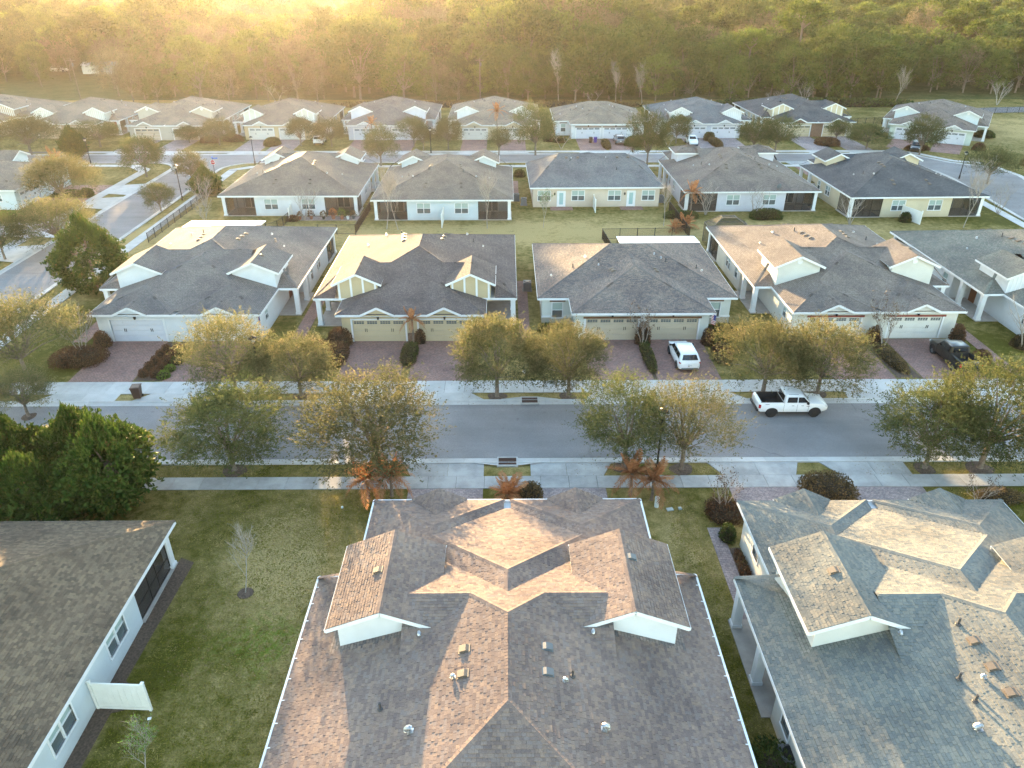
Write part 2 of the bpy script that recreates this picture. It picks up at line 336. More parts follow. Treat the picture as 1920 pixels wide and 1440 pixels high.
def link(name, me, parent=None, loc=(0, 0, 0), rot=0.0, scale=None, mat=None):
    o = bpy.data.objects.new(name, me); COL.objects.link(o)
    o.location = loc; o.rotation_euler = (0, 0, rot) if not isinstance(rot, tuple) else rot
    if scale is not None: o.scale = scale if isinstance(scale, tuple) else (scale,) * 3
    if parent: o.parent = parent
    if mat is not None:
        o.material_slots[0].link = 'OBJECT'; o.material_slots[0].material = mat
    return o
def tag(o, label, cat, group=None, kind=None):
    o['label'] = label; o['category'] = cat
    if group: o['group'] = group
    if kind: o['kind'] = kind
    return o
def empty(name, loc, rot=0.0, scale=None):
    o = bpy.data.objects.new(name, None); COL.objects.link(o); o.location = loc; o.rotation_euler = (0, 0, rot)
    if scale is not None: o.scale = scale if isinstance(scale, tuple) else (scale,) * 3
    o.empty_display_size = 0.3
    return o
def fast_mesh(name, verts, k, mat):
    """verts (n*k,3) -> n separate k-gons"""
    n = len(verts) // k; me = bpy.data.meshes.new(name)
    me.vertices.add(n * k); me.vertices.foreach_set('co', np.ascontiguousarray(verts, dtype=np.float32).ravel())
    me.loops.add(n * k); me.loops.foreach_set('vertex_index', np.arange(n * k, dtype=np.int32))
    me.polygons.add(n); me.polygons.foreach_set('loop_start', np.arange(0, n * k, k, dtype=np.int32))
    try: me.polygons.foreach_set('loop_total', np.full(n, k, dtype=np.int32))
    except Exception: pass
    me.materials.append(mat); me.update(calc_edges=True); return me
_cache = {}
def cached(key, fn):
    if key not in _cache: _cache[key] = fn()
    return _cache[key]

# ------------------------------------------------------------------ house model
Z0, K = 2.9, 1 / 3.0          # eave height, roof pitch
WMAIN = 9.57

def pl(poly, fn, hid=False): return dict(poly=poly, fn=fn)
def planes_A(p):
    W, D, ym, h, e, off, bays, df = WMAIN, p['D'], p['ym'], p['h'], p['e'], p['off'], p['bays'], p['df']
    yA, yR = e + W, D - W; yf = yA - df; zf = Z0 + (yf - e) * K; xf = df
    zr = Z0 + W * K; P = []
    xv = e + h - ym - 0.15
    for s in (-1, 1):
        P.append(pl([(s * W, D), (0, yR), (0, yA), (s * xf, yf), (s * 4.4, yf), (s * (W - 2.05), ym + 2.05), (s * W, ym)], lambda x, y, s=s: Z0 + (W - s * x) * K))
        P.append(pl([(s * xf, yf), (s * 4.6, yf), (s * 4.6, yf + 4.6 - xf)], lambda x, y: zf - (y - yf) * K))
        P.append(pl([(s * W, ym), (s * (W - 2.05), ym + 2.05), (s * (W - 2.05), ym)], lambda x, y: Z0 + (y - ym) * K))
        if bays:
            bx = (h + 0.2) / 2; by = (h - 0.2) / 2
            P.append(pl([(s * h, 0), (s * bx, by), (s * bx, by + off), (0, off + h), (0, e + h + 0.4), (s * 3.5, ym + 0.6), (s * h, ym + 0.6)], lambda x, y, s=s: Z0 + (h - s * x) * K))
            P.append(pl([(s * h, 0), (s * 0.2, 0), (s * bx, by)], lambda x, y: Z0 + y * K))
            P.append(pl([(s * 0.2, 0), (s * 0.2, off), (s * bx, by + off), (s * bx, by)], lambda x, y, s=s: Z0 + (s * x - 0.2) * K))
        else:
            P.append(pl([(s * h, 0), (0, h), (0, h + 0.2), (s * (xv + 0.4), ym + 0.6), (s * h, ym + 0.6)], lambda x, y, s=s: Z0 + (h - s * x) * K))
        pc = p['ped']
        if pc:
            for t in (-1, 1):
                P.append(pl([(s * pc + t * 1.62, -0.12), (s * pc, -0.12), (s * pc, 2.35), (s * pc + t * 1.62, 0.0)], lambda x, y, s=s, t=t: Z0 + 0.78 - abs(x - s * pc) * 0.47))
        d0, d1, x0, x1, ze, zrd = p['dorm']
        xm = (x0 + x1) / 2; kd = (zrd - ze) / ((x1 - x0) / 2)
        if not p.get('hipdorm'):
            for a in (x0, x1):
                P.append(pl([(s * a, d0), (s * xm, d0), (s * xm, d1), (s * a, d1)], lambda x, y, s=s: zrd - abs(s * x - xm) * kd))
        else:
            hw = (x1 - x0) / 2
            for a in (x0, x1):
                P.append(pl([(s * a, d0), (s * xm, d0 + hw), (s * xm, d1 - hw), (s * a, d1)], lambda x, y, s=s: zrd - abs(s * x - xm) * kd))
            P.append(pl([(s * x0, d1), (s * x1, d1), (s * xm, d1 - hw)], lambda x, y: ze + (d1 - y) * kd))
            P.append(pl([(s * x0, d0), (s * x1, d0), (s * xm, d0 + hw)], lambda x, y: ze + (y - d0) * kd))
    P.append(pl([(-W, D), (W, D), (0, yR)], lambda x, y: Z0 + (D - y) * K))
    yl = ym + 0.15
    P.append(pl([(0, yA), (-xf, yf), (-4.6, yf), (-4.6, yl), (-xv, yl), (0, e + h), (xv, yl), (4.6, yl), (4.6, yf), (xf, yf)], lambda x, y: Z0 + (y - e) * K))
    if bays: P.append(pl([(-0.2, off), (-bx, by + off), (0, off + h), (bx, by + off), (0.2, off)], lambda x, y: Z0 + (y - off) * K))
    else: P.append(pl([(-h, 0), (h, 0), (0, h)], lambda x, y: Z0 + y * K))
    return P
def planes_B(p):
    W, D, ym, h, sr = p['W'], p['D'], p['ym'], p['h'], p['sr']
    hd = (D - ym) / 2; rise = p['rise']; kk = rise / hd; ks = rise / sr; yr = ym + hd; P = []
    kw = p.get('kw', K); yv = ym + (h * kw) / kk
    for s in (-1, 1):
        P.append(pl([(s * W, D), (s * (W - sr), yr), (s * W, ym)], lambda x, y, s=s: Z0 + (W - s * x) * ks))
        P.append(pl([(s * h, 0), (0, h), (0, yv + 0.3), (s * (h - 0.05), ym + 0.3), (s * h, ym + 0.3)], lambda x, y, s=s: Z0 + (h - s * x) * kw))
    P.append(pl([(-W, D), (W, D), (W - sr, yr), (-W + sr, yr)], lambda x, y: Z0 + (D - y) * kk))
    P.append(pl([(-W, ym), (-W + sr, yr), (W - sr, yr), (W, ym)], lambda x, y: Z0 + (y - ym) * kk))
    P.append(pl([(-h, 0), (h, 0), (0, h)], lambda x, y: Z0 + y * kw))
    return P
MODELS = {
 'A1': dict(D=25.7, ym=6.25, h=7.71, e=2.2, off=0.8, bays=True, df=1.68, ped=3.95, dorm=(6.0, 11.35, 3.07, 8.03, 4.55, 5.6), gar=3.75),
 'AN': dict(D=25.7, ym=6.25, h=7.71, e=2.2, off=0.8, bays=True, df=1.68, ped=3.95, dorm=(6.2, 11.6, 3.05, 7.95, 4.93, 5.93), gar=3.75),
 'AM': dict(D=25.7, ym=6.25, h=7.71, e=2.2, off=0.8, bays=True, df=1.68, ped=3.95, dorm=(6.1, 11.6, 3.05, 8.05, 4.8, 5.8), gar=3.75),
 'A4': dict(D=25.7, ym=6.25, h=7.9, e=2.2, off=0.8, bays=True, df=1.68, ped=3.95, dorm=(6.0, 11.35, 3.07, 8.03, 4.95, 6.05), gar=3.75),
 'A2': dict(D=22.9, ym=3.85, h=6.75, e=0.05, off=0.0, bays=False, df=2.5, ped=3.0, dorm=(3.25, 8.3, 2.96, 7.57, 4.5, 5.55), gar=3.0),
 'AH': dict(D=25.7, ym=6.25, h=7.71, e=2.2, off=0.8, bays=True, df=1.68, ped=3.95, dorm=(6.0, 10.6, 3.07, 8.03, 4.95, 5.75), hipdorm=True, gar=3.75),
 'B': dict(W=9.43, D=19.5, ym=3.55, h=6.5, sr=7.6, rise=2.66, gar=2.75),
 'BR': dict(W=9.5, D=19.3, ym=3.9, h=6.5, sr=4.6, rise=3.1, gar=2.75),
}
def inpoly(x, y, poly):
    c = False; j = len(poly) - 1
    for i in range(len(poly)):
        xi, yi = poly[i]; xj, yj = poly[j]
        if (yi > y) != (yj > y) and x < (xj - xi) * (y - yi) / (yj - yi) + xi: c = not c
        j = i
    return c
def roof_z(P, x, y):
    z = None
    for q in P:
        if inpoly(x, y, q['poly']):
            t = q['fn'](x, y); z = t if z is None or t > z else z
    return z
def frame_of(q):
    fn = q['fn']; gx = fn(1, 0) - fn(0, 0); gy = fn(0, 1) - fn(0, 0); g = math.hypot(gx, gy)
    return (gx / g, gy / g), (-gy / g, gx / g), g     # uphill dir, eave dir, slope
def roof_mesh(P, lift=0.0):
    m = MB()
    for q in P:
        up, ev, g = frame_of(q); sl = math.sqrt(1 + g * g)
        pts = [(x, y, q['fn'](x, y) + lift) for x, y in q['poly']]
        uv = [((x * ev[0] + y * ev[1]) + 3.3, (x * up[0] + y * up[1]) * sl) for x, y in q['poly']]
        a = sum(pts[i][0] * pts[(i + 1) % len(pts)][1] - pts[(i + 1) % len(pts)][0] * pts[i][1] for i in range(len(pts)))
        if a < 0: pts = pts[::-1]; uv = uv[::-1]
        m.face(pts, uv)
    return m
def hips_of(mod, p):
    """ridge and hip lines (plan points) for the cap strips"""
    if mod[0] == 'B':
        W, D, ym, h, sr = p['W'], p['D'], p['ym'], p['h'], p['sr']; yr = ym + (D - ym) / 2
        L = [((s * W, D), (s * (W - sr), yr)) for s in (-1, 1)] + [((s * W, ym), (s * (W - sr), yr)) for s in (-1, 1)]
        L += [((-W + sr, yr), (W - sr, yr)), ((-h, 0), (0, h)), ((h, 0), (0, h)), ((0, h), (0, ym + h - 0.2))]
        return L
    W, D, ym, h, e, off, df = WMAIN, p['D'], p['ym'], p['h'], p['e'], p['off'], p['df']; yA, yR = e + W, D - W; yf = yA - df
    L = [((0, yR), (0, yA)), ((0, off + h), (0, e + h))]
    for s in (-1, 1):
        L += [((s * W, D), (0, yR)), ((0, yA), (s * df, yf)), ((s * df, yf), (s * 4.5, yf)), ((s * W, ym), (s * (W - 2.0), ym + 2.0))]
        if p['bays']:
            bx = (h + 0.2) / 2; by = (h - 0.2) / 2
            L += [((s * h, 0), (s * bx, by)), ((s * bx, by), (s * bx, by + off)), ((s * bx, by + off), (0, off + h)), ((s * bx, by), (s * 0.2, 0))]
        else: L += [((s * h, 0), (0, h))]
        if p['ped']: L.append(((s * p['ped'], -0.12), (s * p['ped'], 2.2)))
        d0, d1, x0, x1 = p['dorm'][:4]; xm = (x0 + x1) / 2; hw = (x1 - x0) / 2
        if p.get('hipdorm'):
            L += [((s * xm, d0 + hw), (s * xm, d1 - hw)), ((s * x0, d1), (s * xm, d1 - hw)), ((s * x1, d1), (s * xm, d1 - hw)), ((s * x0, d0), (s * xm, d0 + hw)), ((s * x1, d0), (s * xm, d0 + hw))]
        else: L.append(((s * xm, d0), (s * xm, d1)))
    return L
def zline(P, x, y):
    return max([roof_z(P, x + a, y + b) or -9 for a in (-0.03, 0.03) for b in (-0.03, 0.03)])
def cap_strips(P, lines, step=None, w=0.14):
    """ridge / hip caps: one folded strip, or many short laid pieces when step is given"""
    m = MB(); tones = []
    for a, b in lines:
        a3 = Vector((*a, 0)); b3 = Vector((*b, 0)); d = b3 - a3; L = d.length
        if L < 0.3: continue
        d.normalize(); n = Vector((-d.y, d.x, 0)); e0 = 0.04
        za = zline(P, a[0] + d.x * e0, a[1] + d.y * e0); zb = zline(P, b[0] - d.x * e0, b[1] - d.y * e0)
        if min(za, zb) < 0: continue
        if abs(za - zb) > 0.05 and za > zb: a3, b3, za, zb = b3, a3, zb, za; d = -d; n = -n
        cnt = max(1, int(L / step)) if step else 1
        for i in range(cnt):
            t0, t1 = i / cnt, min(1.0, (i + (1.3 if step else 1.0)) / cnt)
            p0 = a3 + (b3 - a3) * t0; p1 = a3 + (b3 - a3) * t1
            h0 = za + (zb - za) * t0 + (0.038 if step else 0.03); h1 = za + (zb - za) * t1 + (0.03)
            dr = 0.055
            q = [p0 + n * w, p0, p0 - n * w, p1 - n * w, p1, p1 + n * w]
            zz = [h0 - dr, h0, h0 - dr, h1 - dr, h1, h1 - dr]
            v = [(q[k].x, q[k].y, zz[k]) for k in range(6)]
            for f in ([v[0], v[1], v[4], v[5]], [v[1], v[2], v[3], v[4]]):
                uv = [(0.05 + 0.31 * i + c[0] * 0.01, 0.02 + c[1] * 0.01) for c in f]
                m.face(f, [(0.31 * (i + 1) + u, 0.07 + vv) for u, vv in ((-0.1, 0), (-0.1, 0.01), (0.1, 0.01), (0.1, 0))]); tones.append(i)
            if step:
                m.face([(q[0].x, q[0].y, zz[0] - 0.03), (q[1].x, q[1].y, zz[1] - 0.03), v[1], v[0]]); m.face([(q[1].x, q[1].y, zz[1] - 0.03), (q[2].x, q[2].y, zz[2] - 0.03), v[2], v[1]])
                tones += [i, i]
    return m, tones

def wall_seg(m, p0, p1, z0, z1, ops=(), depth=0.1):
    """outer skin from p0 to p1 (outside on the right), with openings (u0,u1,za,zb) and reveals"""
    p0 = Vector((*p0, 0)); p1 = Vector((*p1, 0)); L = (p1 - p0).length; d = (p1 - p0) / L; n = Vector((d.y, -d.x, 0))
    us = sorted({0.0, L} | {o[0] for o in ops} | {o[1] for o in ops}); zs = sorted({z0, z1} | {o[2] for o in ops} | {o[3] for o in ops})
    def pt(u, z, k=0.0): q = p0 + d * u - n * k; return (q.x, q.y, z)
    for i in range(len(us) - 1):
        for j in range(len(zs) - 1):
            uc, zc = (us[i] + us[i + 1]) / 2, (zs[j] + zs[j + 1]) / 2
            if any(o[0] < uc < o[1] and o[2] < zc < o[3] for o in ops): continue
            m.face([pt(us[i], zs[j]), pt(us[i + 1], zs[j]), pt(us[i + 1], zs[j + 1]), pt(us[i], zs[j + 1])])
    for (a, b, c, e) in ops:
        m.face([pt(a, c), pt(a, e), pt(a, e, depth), pt(a, c, depth)]); m.face([pt(b, e), pt(b, c), pt(b, c, depth), pt(b, e, depth)])
        m.face([pt(a, e), pt(b, e), pt(b, e, depth), pt(a, e, depth)]); m.face([pt(b, c), pt(a, c), pt(a, c, depth), pt(b, c, depth)])
    return d, n

def window_parts(parent, pos, ang, w, h, trim, double=True, blind=True):
    """window: frame with mullions (part) and its panes (sub-parts). local x along the wall, -y outwards"""
    def fr():
        m = MB(); t = 0.09
        m.box(-w/2 - t, w/2 + t, -0.035, 0.06, h/2, h/2 + t); m.box(-w/2 - t, w/2 + t, -0.06, 0.06, -h/2 - t, -h/2)
        m.box(-w/2 - t, -w/2, -0.034, 0.06, -h/2, h/2); m.box(w/2, w/2 + t, -0.034, 0.06, -h/2, h/2)
        if double: m.box(-0.045, 0.045, -0.01, 0.085, -h/2, h/2)
        for s in ((-1, 1) if double else (0,)):
            a, b = (-w/2, -0.045) if s < 0 else ((0.045, w/2) if s > 0 else (-w/2, w/2))
            m.box(a, b, 0.02, 0.08, -0.03, 0.03)
        return m.mesh('window_frame', M['trimwhite'])
    f = link('window', cached(('wf', w, h, double), fr), parent, pos, ang, mat=trim)
    pw = (w - 0.09) / 2 if double else w; ph = h / 2 - 0.03
    def pn():
        m = MB(); m.box(-pw/2, pw/2, 0, 0.015, -ph/2, ph/2); return m.mesh('pane', M['glass'])
    me = cached(('pn', pw, ph), pn)
    for s in ((-1, 1) if double else (0,)):
        for t in (-1, 1):
            link('pane', me, f, (s * (0.045 + pw / 2), 0.075, t * (0.03 + ph / 2)), mat=M['blind'] if (t > 0 and blind) else M['glass'])
    return f
def garage_door(parent, pos, ang, mat, trim, lites, beam=None, w=4.75, h=2.15):
    def back():
        m = MB(); m.box(-w/2, w/2, 0.10, 0.13, 0, h)
        m.box(-w/2 - 0.16, -w/2, -0.03, 0.1, 0, h + 0.15); m.box(w/2, w/2 + 0.16, -0.03, 0.1, 0, h + 0.15); m.box(-w/2, w/2, -0.03, 0.1, h, h + 0.15)
        return m.mesh('garage_door', M['trimwhite'])
    g = link('garage_door', cached(('gd', w), back), parent, pos, ang, mat=trim)
    ph = h / 4
    def panel():
        m = MB(); m.box(-w/2 + 0.01, w/2 - 0.01, 0.06, 0.1, 0.012, ph - 0.012)
        for i in range(4):
            c = -w/2 + w/4 * (i + 0.5); m.box(c - w/8 + 0.1, c + w/8 - 0.1, 0.045, 0.06, 0.1, ph - 0.1)
        return m.mesh('door_panel', M['white'])
    me = cached(('dp', w), panel)
    for i in range(4): link('door_panel', me, g, (0, 0, i * ph), mat=mat)
    def lite():
        m = MB(); m.box(-0.46, 0.46, 0.036, 0.044, 0, 0.27); return m.mesh('window_lite', M['glass'])
    def grille():
        m = MB()
        for i in range(5): m.box(-0.46 + 0.92 * i / 4 - 0.012, -0.46 + 0.92 * i / 4 + 0.012, 0.026, 0.036, 0, 0.27)
        m.box(-0.46, 0.46, 0.028, 0.034, 0.125, 0.145); return m.mesh('lite_grille', M['white'])
    if lites:
        for i in range(4):
            c = -w/2 + w/4 * (i + 0.5)
            link('window_lite', cached('lite', lite), g, (c, 0, 3 * ph + 0.14)); link('lite_grille', cached('lgr', grille), g, (c, 0, 3 * ph + 0.14), mat=mat)
    def handle():
        m = MB(); m.box(-0.10, -0.05, 0.02, 0.06, 0, 0.3); m.box(0.05, 0.10, 0.02, 0.06, 0, 0.3); return m.mesh('handle', M['black'])
    for s in (-1.2, 1.2): link('handle', cached('gh', handle), g, (s, 0, h * 0.5 - 0.1))
    if beam:
        def bm():
            m = MB(); m.box(-w/2 - 0.25, w/2 + 0.25, -0.09, -0.03, h + 0.02, h + 0.2); return m.mesh('header_beam', M['woodbeam'])
        link('header_beam', cached(('hb', w), bm), g, mat=beam)
    return g
def coach_lamp(parent, pos, ang):
    def f():
        m = MB(); m.box(-0.06, 0.06, -0.06, 0, -0.1, 0.1); m.tube([(0, -0.16, -0.16), (0, -0.16, 0.12), (0, -0.16, 0.24)], [0.08, 0.12, 0.02], 6); m.bar((0, 0, 0.05), (0, -0.16, 0.14), 0.03, 0.03)
        return m.mesh('coach_lamp', M['black'])
    return link('coach_lamp', cached('coach', f), parent, pos, ang)
def column(parent, x, y, trim, h=2.72, w=0.42):
    def f():
        m = MB(); m.box(-w/2, w/2, -w/2, w/2, 0.003, h - 0.012); m.box(-w/2 - 0.05, w/2 + 0.05, -w/2 - 0.05, w/2 + 0.05, 0, 0.25); m.box(-w/2 - 0.04, w/2 + 0.04, -w/2 - 0.04, w/2 + 0.04, h - 0.2, h - 0.014)
        return m.mesh('column', M['trimwhite'])
    return link('column', cached(('col', h, w), f), parent, (x, y, 0.0), mat=trim)
def box_vent():
    m = MB()  # slant-back vent, local x along slope-up
    m.face([(-0.22, -0.2, 0.0), (-0.22, 0.2, 0.0), (0.26, 0.2, 0.0), (0.26, -0.2, 0.0)])
    m.box(-0.3, 0.3, -0.24, 0.24, 0.0, 0.03)
    i = len(m.v); m.v += [(-0.22, -0.19, 0.03), (-0.22, 0.19, 0.03), (0.24, 0.19, 0.03), (0.24, -0.19, 0.03), (-0.24, -0.2, 0.12), (-0.24, 0.2, 0.12), (0.1, 0.2, 0.12), (0.1, -0.2, 0.12)]
    for q in ((0, 1, 5, 4), (1, 2, 6, 5), (2, 3, 7, 6), (3, 0, 4, 7), (4, 5, 6, 7)): m.f.append(tuple(i + k for k in q))
    return m.mesh('roof_vent', M['tanmetal'])
def goose_vent():
    m = MB(); m.box(-0.2, 0.2, -0.2, 0.2, 0, 0.02); m.tube([(0, 0, 0), (0, 0, 0.22)], [0.1, 0.1], 10)
    m.tube([(0.17, 0, 0.26), (0.05, 0, 0.34), (-0.1, 0, 0.33), (-0.2, 0, 0.25), (-0.22, 0, 0.16)], [0.15, 0.18, 0.18, 0.17, 0.16], 10)
    return m.mesh('exhaust_vent', M['steel'], True)
def pipe_vent():
    m = MB(); m.tube([(0, 0, 0), (0, 0, 0.06), (0, 0, 0.07), (0, 0, 0.38)], [0.13, 0.1, 0.05, 0.05], 8); return m.mesh('pipe_vent', M['lead'])
def put_vent(roof, P, kind, x, y, mat=None, scale=1.0):
    z = roof_z(P, x, y)
    if z is None: return
    gx = (roof_z(P, x + 0.05, y) or z) - z; gy = (roof_z(P, x, y + 0.05) or z) - z
    a = math.atan2(gy, gx); sl = math.atan(math.hypot(gx, gy) / 0.05)
    fn, nm = {'b': (box_vent, 'roof_vent'), 'g': (goose_vent, 'exhaust_vent'), 'p': (pipe_vent, 'pipe_vent')}[kind]
    rot = (0, -sl, a) if kind != 'p' else (0, 0, a)
    o = link(nm, cached('v' + kind, fn), roof, (x, y, z + 0.02), rot, scale * (0.85 if kind == 'b' else 1.0))
    if mat: o.material_slots[0].link = 'OBJECT'; o.material_slots[0].material = mat
VENTS_A = [('b', 1.79, 14.45), ('b', 1.79, 13.2), ('b', -1.62, 13.17, M['greymetal']), ('b', -1.58, 14.44, M['greymetal']), ('b', 5.97, 8.84), ('b', -5.82, 8.11, M['greymetal']), ('g', 2.15, 14.5, None, 0.4), ('g', -2.23, 14.69, None, 0.4), ('g', 3.68, 16.52, None, 0.62), ('g', -3.61, 16.5, None, 0.62), ('g', 3.82, 11.88, None, 0.4), ('g', -3.68, 11.84, None, 0.4), ('p', 5.05, 15.21), ('p', -2.59, 14.37)]  # vents on the shaded right slope use darker metal, shade put into colour
VENTS_Aback = [('g', -4.4, 17.6, None, 0.45), ('g', 4.3, 17.4, None, 0.45), ('p', -2.6, 16.4), ('p', 5.1, 15.8), ('g', -6.2, 15.9, None, 0.36), ('g', 6.1, 15.2, None, 0.36), ('b', -2.0, 13.4), ('b', -2.1, 14.4), ('b', -2.2, 15.4), ('b', 2.0, 13.6), ('b', 2.1, 14.6), ('b', 2.2, 15.6), ('b', -2.4, 19.0), ('b', 2.4, 19.0), ('b', -2.5, 19.9), ('b', 2.5, 19.9), ('b', 5.9, 8.5)]
VENTS_B = [('p', -5.8, 8.4), ('g', -7.9, 7.9, None, 0.42), ('g', -4.4, 9.9, None, 0.42), ('p', -3.2, 8.7), ('g', -3.3, 8.2, None, 0.42), ('b', -2.1, 7.4), ('b', -2.0, 6.8), ('b', 2.1, 7.4), ('b', 2.2, 6.8), ('g', 2.4, 9.8, None, 0.42), ('g', 3.0, 9.2, None, 0.42), ('p', 3.4, 8.7), ('g', 6.9, 8.2, None, 0.42), ('p', 6.5, 8.7)]
VENTS_BR = [('b', -5.2, 12.6), ('b', -3.6, 12.6), ('g', -1.9, 12.7, None, 0.42), ('b', 2.2, 12.6), ('g', 3.2, 12.8, None, 0.42), ('b', 3.9, 12.6), ('b', 5.5, 12.6), ('p', -3.2, 15.5), ('p', 3.4, 13.4)]

def house(mod, X, Y, rot, st, label, lanai=True, vents=None, near=False):
    p = MODELS[mod]; P = planes_A(p) if mod[0] == 'A' else planes_B(p)
    root = empty('duplex_house', (X, Y, 0.0), R(rot)); tag(root, label, 'house', st.get('group', 'pale duplex houses of the street'))
    trim = st.get('trim', M['trimwhite']); wm = st['wall']; WT = 2.72
    W = p.get('W', WMAIN); D, ym, h = p['D'], p['ym'], p['h']; hw = h - 0.42; mw = W - 0.47; dB = D - 0.45
    walls = MB(); g = p['gar']; yw = 0.5; gw = 4.75
    fops = [(hw - g - gw/2, hw - g + gw/2, 0.03, 2.18), (hw + g - gw/2, hw + g + gw/2, 0.03, 2.18)]
    wall_seg(walls, (-hw, yw), (hw, yw), 0, WT, fops)
    root_parts = []
    for s in (-1, 1):
        garage_door(root, (s * g, yw, 0.03), 0, st['door'], trim, st.get('lites', True), st.get('beam'))
        coach_lamp(root, (s * g, yw, 2.45 if not st.get('beam') else 2.55), 0)
    win = []
    def seg(a, b, ops=()): wall_seg(walls, a, b, 0, WT, ops)
    if mod[0] == 'A':
        yp = ym + 6.0; yl = D - 4.4; xl = 4.8
        sw = [(1.4, 0.9), (4.6, 1.5)]  # side windows: centre along the side wall, width
        L = yl - yp
        for s in (-1, 1):
            e_ops = []
            doorop = (1.0, 2.0, 0.05, 2.15)
            if s > 0:
                seg((hw, yw), (hw, yp - 2.2), [(2.0, 2.9, 1.2, 2.1)]); win.append((hw, yw + 2.45, 90, 0.9, 0.9, False, 1.65))
                seg((hw, yp - 2.2), (hw, yp)); seg((hw, yp), (mw, yp))
                seg((mw, yp), (mw, yl), [(c - w/2, c + w/2, 1.0, 2.25) for c, w in sw])
                for c, w in sw: win.append((mw, yp + c, 90, w, 1.25, w > 1.2, 1.625))
            else:
                seg((-mw, yl), (-mw, yp), [(L - c - w/2, L - c + w/2, 1.0, 2.25) for c, w in sw])
                for c, w in sw: win.append((-mw, yp + c, -90, w, 1.25, w > 1.2, 1.625))
                seg((-mw, yp), (-hw, yp)); seg((-hw, yp), (-hw, yp - 2.2)); seg((-hw, yp - 2.2), (-hw, yw), [(yp - 2.2 - yw - 2.9, yp - 2.2 - yw - 2.0, 1.2, 2.1)]); win.append((-hw, yw + 2.45, -90, 0.9, 0.9, False, 1.65))
            dm = MB(); dm.box(-0.025, 0.025, -0.5, 0.5, 0.03, 2.1); dm.box(-0.04, 0.04, 0.38, 0.42, 1.0, 1.1)
            dm.obj('entry_door', M['wooddoor'], root, (s * (hw + 0.03), yp - 1.1, 0))
            column(root, s * (W - 0.35), ym + 0.45, trim); column(root, s * (W - 0.35), ym + 4.0, trim)
            fl = MB(); fl.box(min(s * hw, s * (W - 0.05)), max(s * hw, s * (W - 0.05)), ym + 0.1, yp - 0.03, 0.0, 0.06); fl.obj('porch_slab', M['concrete_porch'], root)
            # lanai
            a, b = (mw, xl) if s > 0 else (-xl, -mw)
            seg((mw, yl), (xl, yl)) if s > 0 else seg((-xl, yl), (-mw, yl))
            if s > 0: seg((xl, yl), (xl, dB))
            else: seg((-xl, dB), (-xl, yl))
            fl = MB(); fl.box(min(s * xl, s * (mw + 0.25)), max(s * xl, s * (mw + 0.25)), yl + 0.02, dB + 0.1, 0.0, 0.07); fl.obj('lanai_floor', M['concrete_porch'], root)
            column(root, s * (mw - 0.08), dB - 0.2, trim)
            sd = MB(); sd.box(-0.9, 0.9, 0, 0.05, 0.08, 2.15); so = sd.obj('sliding_door', M['trimwhite'], root, (s * 6.6, yl + 0.01, 0))
            sg = MB(); sg.box(-0.8, -0.05, 0.052, 0.06, 0.18, 2.05); sg.obj('door_pane', M['glass'], so); sg = MB(); sg.box(0.05, 0.8, 0.052, 0.06, 0.18, 2.05); sg.obj('door_pane', M['glass'], so)
            if lanai:
                sc = MB(); x0, x1 = min(s * xl, s * (mw - 0.3)), max(s * xl, s * (mw - 0.3))
                sc.box(x0, x1, dB - 0.12, dB - 0.11, 0.08, WT - 0.05)
                so = sc.obj('lanai_screen', M['screen'], root); fm = MB()
                for t in (0.0, 0.36, 0.6, 1.0):
                    xx = x0 + (x1 - x0) * t; fm.box(xx - 0.03, xx + 0.03, dB - 0.145, dB - 0.09, 0.08, WT - 0.04)
                fm.box(x0, x1, dB - 0.14, dB - 0.095, 0.9, 0.95); fm.box(x0, x1, dB - 0.14, dB - 0.095, 0.08, 0.14); fm.box(x0, x1, dB - 0.14, dB - 0.095, WT - 0.1, WT - 0.04)
                fm.obj('screen_frame', M['bronze'], so)
                sc = MB(); xx = s * (mw - 0.03); sc.box(xx - 0.005, xx + 0.005, yl + 0.05, dB - 0.45, 0.08, WT - 0.05); so = sc.obj('lanai_screen', M['screen'], root)
                for yy in (yl + 0.05, (yl + dB) / 2, dB - 0.5): fm = MB(); fm.box(xx - 0.02, xx + 0.03, yy - 0.03, yy + 0.03, 0.08, WT - 0.04); fm.obj('screen_bar', M['bronze'], so)
        rops = [(xl - 2.55 - 0.875, xl - 2.55 + 0.875, 0.95, 2.3), (xl + 2.55 - 0.875, xl + 2.55 + 0.875, 0.95, 2.3)]
        seg((xl, dB), (-xl, dB), rops)
        for s in (-1, 1): win.append((s * 2.55, dB, 180, 1.75, 1.35, True, 1.625))
    else:
        yf = ym + 0.45
        for s in (-1, 1):
            fw = (mw - hw) / 2 + hw
            if s > 0:
                seg((hw, yw), (hw, yf)); seg((hw, yf), (mw, yf), [(fw - hw - 0.47, fw - hw + 0.47, 0.75, 2.25)]); seg((mw, yf), (mw, dB), [(3, 4.2, 1, 2.25), (9, 10.2, 1, 2.25)])
                win += [(mw, yf + 3.6, 90, 1.2, 1.25, False, 1.625), (mw, yf + 9.6, 90, 1.2, 1.25, False, 1.625)]
            else:
                LL = dB - yf
                seg((-mw, dB), (-mw, yf), [(LL - 4.2, LL - 3, 1, 2.25), (LL - 10.2, LL - 9, 1, 2.25)]); seg((-mw, yf), (-hw, yf), [(mw - fw - 0.47, mw - fw + 0.47, 0.75, 2.25)]); seg((-hw, yf), (-hw, yw))
                win += [(-mw, yf + 3.6, -90, 1.2, 1.25, False, 1.625), (-mw, yf + 9.6, -90, 1.2, 1.25, False, 1.625)]
            win.append((s * fw, yf, 0, 0.94, 1.5, False, 1.5))
